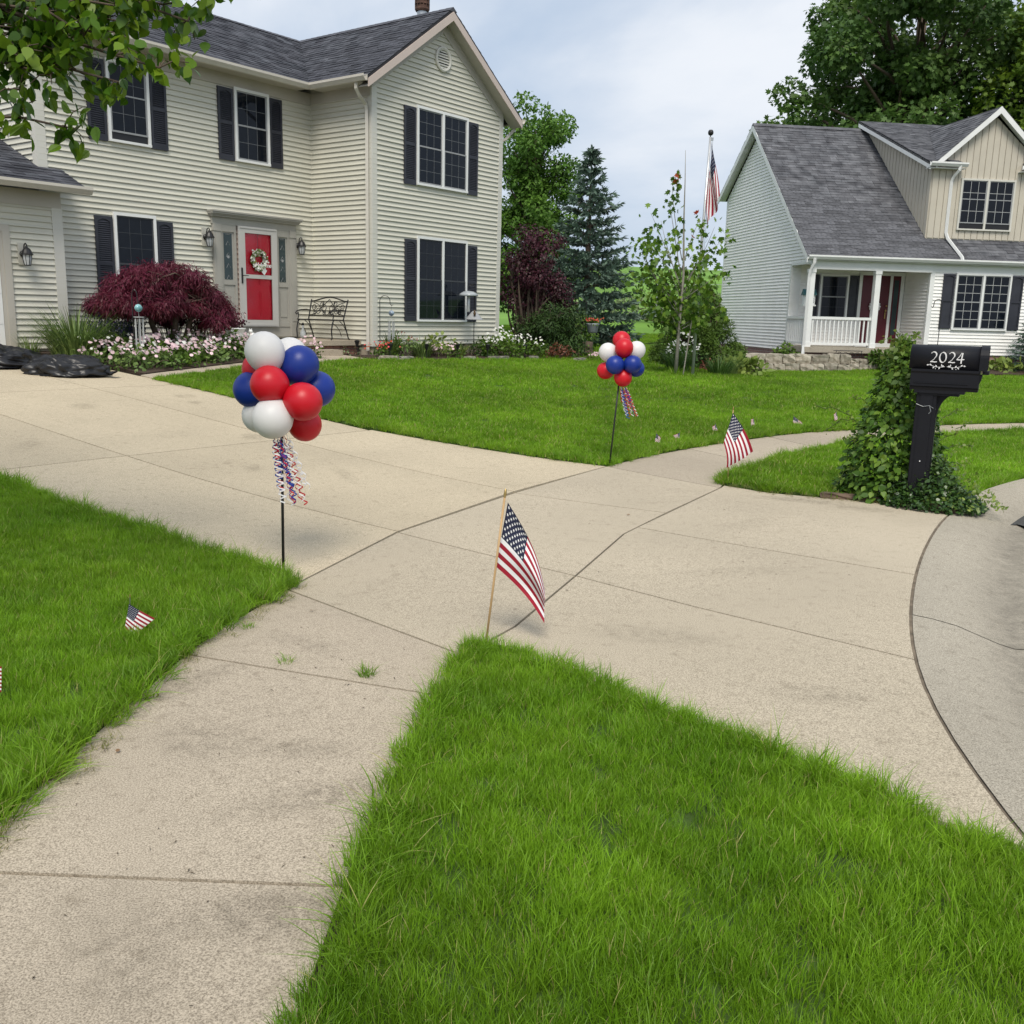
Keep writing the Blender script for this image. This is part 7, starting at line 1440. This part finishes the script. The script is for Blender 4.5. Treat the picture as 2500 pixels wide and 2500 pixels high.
for i, (x, y, h_) in enumerate(((6.25, 44.5, 2.0), (9.3, 45.0, 2.1))):
    t = thing('fence_post', ['slim grey fence post in front of the thicket', 'slim grey fence post nearer the white house'][i], 'fence post', GP(x, y), 0, 'fence posts at the foot of the hill'); q = MB(); q.tube([(0, 0, -.1), (0, 0, h_)], .03, 6); q.build('post', M['alu'], t)
    if i == 0: q = MB(); q.tube([(-4, -.3, 1.75), (0, 0, 1.85), (3.05, .5, 1.95), (6, 1, 1.8)], .008, 4); q.build('wire', M['alu'], t)
# ------------------------------------------------------------------ garbage bags
def bag(label, base, sx, sy, sz, rz, seed):
    rg = np.random.default_rng(seed); bm = bmesh.new(); bmesh.ops.create_icosphere(bm, subdivisions=5, radius=1); W = rdir(rg, 26); ph = rg.random(26) * 6; cD = rg.uniform(-.7, .7, 26); cS = rg.uniform(.03, .09, 26); cA = rg.uniform(.03, .085, 26) * rg.choice((-1, 1, -1), 26); fr = rg.uniform(2.5, 7, 26)
    for v in bm.verts:
        c = np.array(v.co); d = sum(.012 * math.sin(fr[k] * float(c @ W[k]) * 2 + ph[k]) for k in range(26)); rid = sum(abs(math.sin(fr[k] * .6 * float(c @ W[k]) + ph[k])) for k in range(8)) / 8
        d += sum(float(cA[k]) * math.exp(-((float(c @ W[k]) - cD[k]) / cS[k]) ** 2) for k in range(26)); z = c[2]; s_ = 1 + d + .16 * (rid - .6); c = c * s_; c[2] = max(c[2], -.32) ; e = 1 + .22 * max(0, -z); v.co = (c[0] * sx * e, c[1] * sy * e, (c[2] + .32) * sz * (1 if z > 0 else .9))
    me = bpy.data.meshes.new('garbage_bag'); bm.to_mesh(me); bm.free(); me.polygons.foreach_set('use_smooth', [True] * len(me.polygons)); m_ = mat('bag_plastic_%d' % seed, (.014, .014, .016), .36, .2, 4, spec=.4, bump=.25, bs=5); me.materials.append(m_); t = thing('garbage_bag', label, 'garbage bag', base, rz, 'black garbage bags by the garage'); o = bpy.data.objects.new('bag', me); COL.objects.link(o); o.parent = t
    q = MB(); 
    for k in range(7): a = .9 * k; q.add([(sx * .95, 0, .05), (sx * 1.25 + .05 * math.cos(a), .10 * math.sin(a), .04 + .03 * math.cos(a)), (sx * 1.25 + .05 * math.cos(a + .9), .10 * math.sin(a + .9), .04 + .03 * math.cos(a + .9))], [(0, 1, 2)])
    q.build('tied_neck', m_, t)
bag('black garbage bag lying at the edge of the pink flowers', LP(-7.75, -1.5), .56, .40, .22, YL - .9, 3); bag('black garbage bag at the left edge in front of the garage', LP(-8.1, -.35), .58, .42, .24, YL + .2, 4)
# ------------------------------------------------------------------ white house porch things
BH = thing('birdhouse', 'white two storey birdhouse with a teal roof on a porch post', 'birdhouse', RP(.30, -.75, .30)); q = MB(); q.tube([(0, 0, -.4), (0, 0, 1.45)], .045, 8); q.build('post', M['white'], BH); q = MB(); q.box(-.19, .19, -.15, .15, 1.45, 1.49); q.box(-.16, .16, -.12, .12, 1.49, 1.78); hb_ = q.build('body', M['white'], BH)
for k in (-1, 0, 1): q = MB(); q.box(k * .1 - .025, k * .1 + .025, -.125, -.12, 1.54, 1.68); q.lathe([(.025, 0), (.025, .004)], 10, T=Matrix.Translation((k * .1, -.121, 1.68)) @ Matrix.Rotation(math.pi / 2, 4, 'X')); q.build('entrance', K2, hb_)
q = MB(); q.slab([(-.20, -.17, 1.78), (-.20, 0, 1.96), (-.20, .17, 1.78)], (.40, 0, 0)); q.build('roof', mat('teal_roof', (.05, .14, .15), .6, .1), BH); q = MB(); q.box(-.07, .07, -.07, .07, 1.90, 2.07); q.lathe([(.11, 0), (.03, .08), (.03, .11), (0, .12)], 8, (0, 0, 2.07)); q.build('cupola', M['white'], BH)
HK = thing('shepherd_hook', 'empty black shepherd hook left of the white house window', 'hook', RP(4.0, -1.9), YR); q = MB(); hook(q, 0, 2.05, -1, .13, .012); q.build('rod', K2, HK)
TR = thing('plant_stand', 'low wrought iron plant stand below the porch railing', 'plant stand', RP(1.15, -1.95, .1), YR); q = MB(); q.tube([(-.4, 0, .42), (.45, 0, .42)], .01, 5); q.tube([(-.4, .15, .42), (.45, .15, .42)], .01, 5)
for k in range(4): q.tube([(-.28 + k * .19 + .08 * math.cos(a), -.01, .30 + .08 * math.sin(a)) for a in [6.283 * i / 12 for i in range(13)]], .007, 4)
q.tube([(-.38, 0, 0), (-.38, 0, .42)], .01, 5); q.tube([(.42, 0, 0), (.42, 0, .42)], .01, 5); q.build('frame', K2, TR)
DB = thing('storage_box', 'dark slate box behind the vine near the white house', 'box', RP(3.35, -2.75), YR); q = MB(); q.box(-.3, .45, -.2, .2, 0, .36); q.build('body', mat('slate_box', (.03, .04, .05), .6), DB); q = MB(); q.box(-.33, .48, -.23, .23, .36, .42); q.build('lid', mat('slate_lid', (.045, .055, .07), .6), DB)
# ------------------------------------------------------------------ little things on the concrete
for i, (x, y, n, h_, lab) in enumerate(((-.63, 4.10, 70, .075, 'dark green weed tuft in the pavement joint near the near verge'), (-1.03, 4.24, 34, .06, 'pale small weed tuft in the pavement joint'), (-1.34, 4.72, 40, .045, 'flattened dark grass clod on the pavement by the left lawn'), (-1.50, 4.50, 26, .045, 'yellowish grass clod at the edge of the left lawn'))):
    me = clump('weed', n, .035, h_ * .5, h_, .0035, 1.0, 500 + i, M['grass'] if i != 3 else M['grass_dry'], 3); o = bpy.data.objects.new('weed_tuft', me); COL.objects.link(o); o.location = GP(x, y, .001); tag(o, lab, 'weed', 'weed tufts on the pavement')
rgd = np.random.default_rng(12); V = []; Fc = []
for i in range(150):
    if i < 80: x, y = rgd.uniform(-1.5, -.5), rgd.uniform(1.6, 5.2)
    else: x, y = rgd.uniform(-.3, 2.2), rgd.uniform(4.2, 9.2)
    if x > 1.0 and y < 5.5: continue
    L = rgd.uniform(.004, .014); a = rgd.random() * 6.283; w = rgd.uniform(.0008, .0022); z = hz(x, y) + .0035; dx, dy = math.cos(a), math.sin(a); k = len(V)
    V += [(x - dx * L, y - dy * L, z), (x - dy * w, y + dx * w, z + .003), (x + dx * L, y + dy * L, z), (x + dy * w, y - dx * w, z + .001)]; Fc.append((k, k + 1, k + 2, k + 3))
me = bpy.data.meshes.new('litter'); me.from_pydata(V, [], Fc); me.materials.append(mat('twig_litter', (.07, .05, .03), .9, .5, 30)); o = bpy.data.objects.new('litter', me); COL.objects.link(o); tag(o, 'tiny twigs and grass bits scattered on the pavement', 'litter', kind='stuff')
V, Fc_ = leaf_arrays(np.zeros((1, 3)), np.array([[0, 1., 0]]), np.array([[0, 0, 1.]]), np.array([1.]), 'pear'); me = bpy.data.meshes.new('fallen_leaf'); me.from_pydata([tuple(q) for q in V], [], [(0, 1, 2, 3, 4, 5, 6), (0, 6, 7, 8, 9, 10, 11)]); me.materials.append(mat('dead_leaf', (.20, .12, .06), .8, .4, 20)); me.update()
for i, (x, y, s_, lab) in enumerate(((-1.42, 3.28, .022, 'curled brown leaf on the pavement near the left lawn'), (-1.06, 5.02, .022, 'pale fallen leaf on the pavement by the driveway joint'), (.95, 7.85, .03, 'dark spot of a leaf on the apron beyond the near flag'))):
    o = bpy.data.objects.new('fallen_leaf', me); COL.objects.link(o); o.location = GP(x, y, .008); o.rotation_euler = (.15, .2, i * 2.1); o.scale = (s_,) * 3; tag(o, lab, 'leaf', 'fallen leaves on the concrete')
# ------------------------------------------------------------------ weathering stains on the slabs
sm = bpy.data.materials.new('concrete_stain'); sm.use_nodes = True; t_ = sm.node_tree; n = t_.nodes; l = t_.links; b_ = n['Principled BSDF']; b_.inputs['Base Color'].default_value = (.10, .085, .062, 1); b_.inputs['Roughness'].default_value = .9; b_.inputs['Specular IOR Level'].default_value = .2
tcn = n.new('ShaderNodeTexCoord'); ln = n.new('ShaderNodeVectorMath'); ln.operation = 'LENGTH'; l.new(tcn.outputs['Object'], ln.inputs[0]); mr = n.new('ShaderNodeMapRange'); mr.interpolation_type = 'SMOOTHSTEP'; mr.inputs['From Min'].default_value = 1.0; mr.inputs['From Max'].default_value = .25; l.new(ln.outputs['Value'], mr.inputs['Value'])
g_ = n.new('ShaderNodeNewGeometry'); nz_ = n.new('ShaderNodeTexNoise'); nz_.inputs['Scale'].default_value = 16; nz_.inputs['Detail'].default_value = 9; nz_.inputs['Roughness'].default_value = .75; l.new(g_.outputs['Position'], nz_.inputs['Vector']); rp = n.new('ShaderNodeValToRGB'); rp.color_ramp.elements[0].position = .40; rp.color_ramp.elements[1].position = .66; l.new(nz_.outputs['Fac'], rp.inputs[0])
mu = n.new('ShaderNodeMath'); mu.operation = 'MULTIPLY'; l.new(mr.outputs[0], mu.inputs[0]); l.new(rp.outputs[0], mu.inputs[1]); oi_ = n.new('ShaderNodeObjectInfo'); mu2 = n.new('ShaderNodeMath'); mu2.operation = 'MULTIPLY'; l.new(mu.outputs[0], mu2.inputs[0]); sepc = n.new('ShaderNodeSeparateColor'); l.new(oi_.outputs['Color'], sepc.inputs[0]); l.new(sepc.outputs[0], mu2.inputs[1]); l.new(mu2.outputs[0], b_.inputs['Alpha'])
sme = bpy.data.meshes.new('stain'); sme.from_pydata([(math.cos(6.283 * k / 20), math.sin(6.283 * k / 20), 0) for k in range(20)], [], [tuple(range(20))]); sme.materials.append(sm); sme.update()
def stain(parent, x, y, rx, ry, ang, a):
    e = .15; nx = -(hz(x + e, y) - hz(x - e, y)) / (2 * e); ny = -(hz(x, y + e) - hz(x, y - e)) / (2 * e); nn = Vector((nx, ny, 1)).normalized(); q = nn.to_track_quat('Z', 'Y') @ Matrix.Rotation(ang, 3, 'Z').to_quaternion()
    o = inst('stain', sme, parent, (x, y, hz(x, y) + .004), q.to_euler(), (rx, ry, 1)); o.color = (a * .36, a * .36, a * .36, 1)
for u, v, rx, ry, a in ((-9.0, -4.2, .30, .22, .9), (-7.4, -3.9, .26, .2, .8), (-7.6, -4.4, .2, .15, .9), (-8.4, -6.6, .28, .2, .9), (-9.4, -7.9, .22, .14, .7), (-10.6, -6.0, .35, .2, .6), (-8.9, -8.6, .5, .12, .5), (-9.3, -1.5, .6, .5, .6)): stain(drive, *LW(u, v), rx, ry, YL, a)
for x, y, rx, ry, an_, a in ((-.95, 2.15, .42, .20, .3, .5), (-.62, 2.35, .16, .34, .1, .9), (-.60, 3.0, .14, .5, .15, .7), (-1.15, 3.4, .30, .22, .6, .55), (-.75, 3.35, .25, .12, 1.2, .6), (-1.42, 3.9, .12, .5, .05, .8), (-1.0, 4.5, .35, .14, -.6, .5), (-1.25, 1.9, .3, .3, 0, .4)): stain(walk, x, y, rx, ry, an_, a)
for x, y, rx, ry, an_, a in ((.75, 4.75, .5, .2, -.7, .5), (1.35, 4.0, .3, .15, -.8, .6), (1.5, 6.1, .6, .18, -.65, .4), (2.6, 8.7, .55, .16, -.35, .9), (3.1, 8.35, .4, .16, -.5, .7), (1.9, 7.6, .5, .2, -.7, .35)): stain(apron, x, y, rx, ry, an_, a)
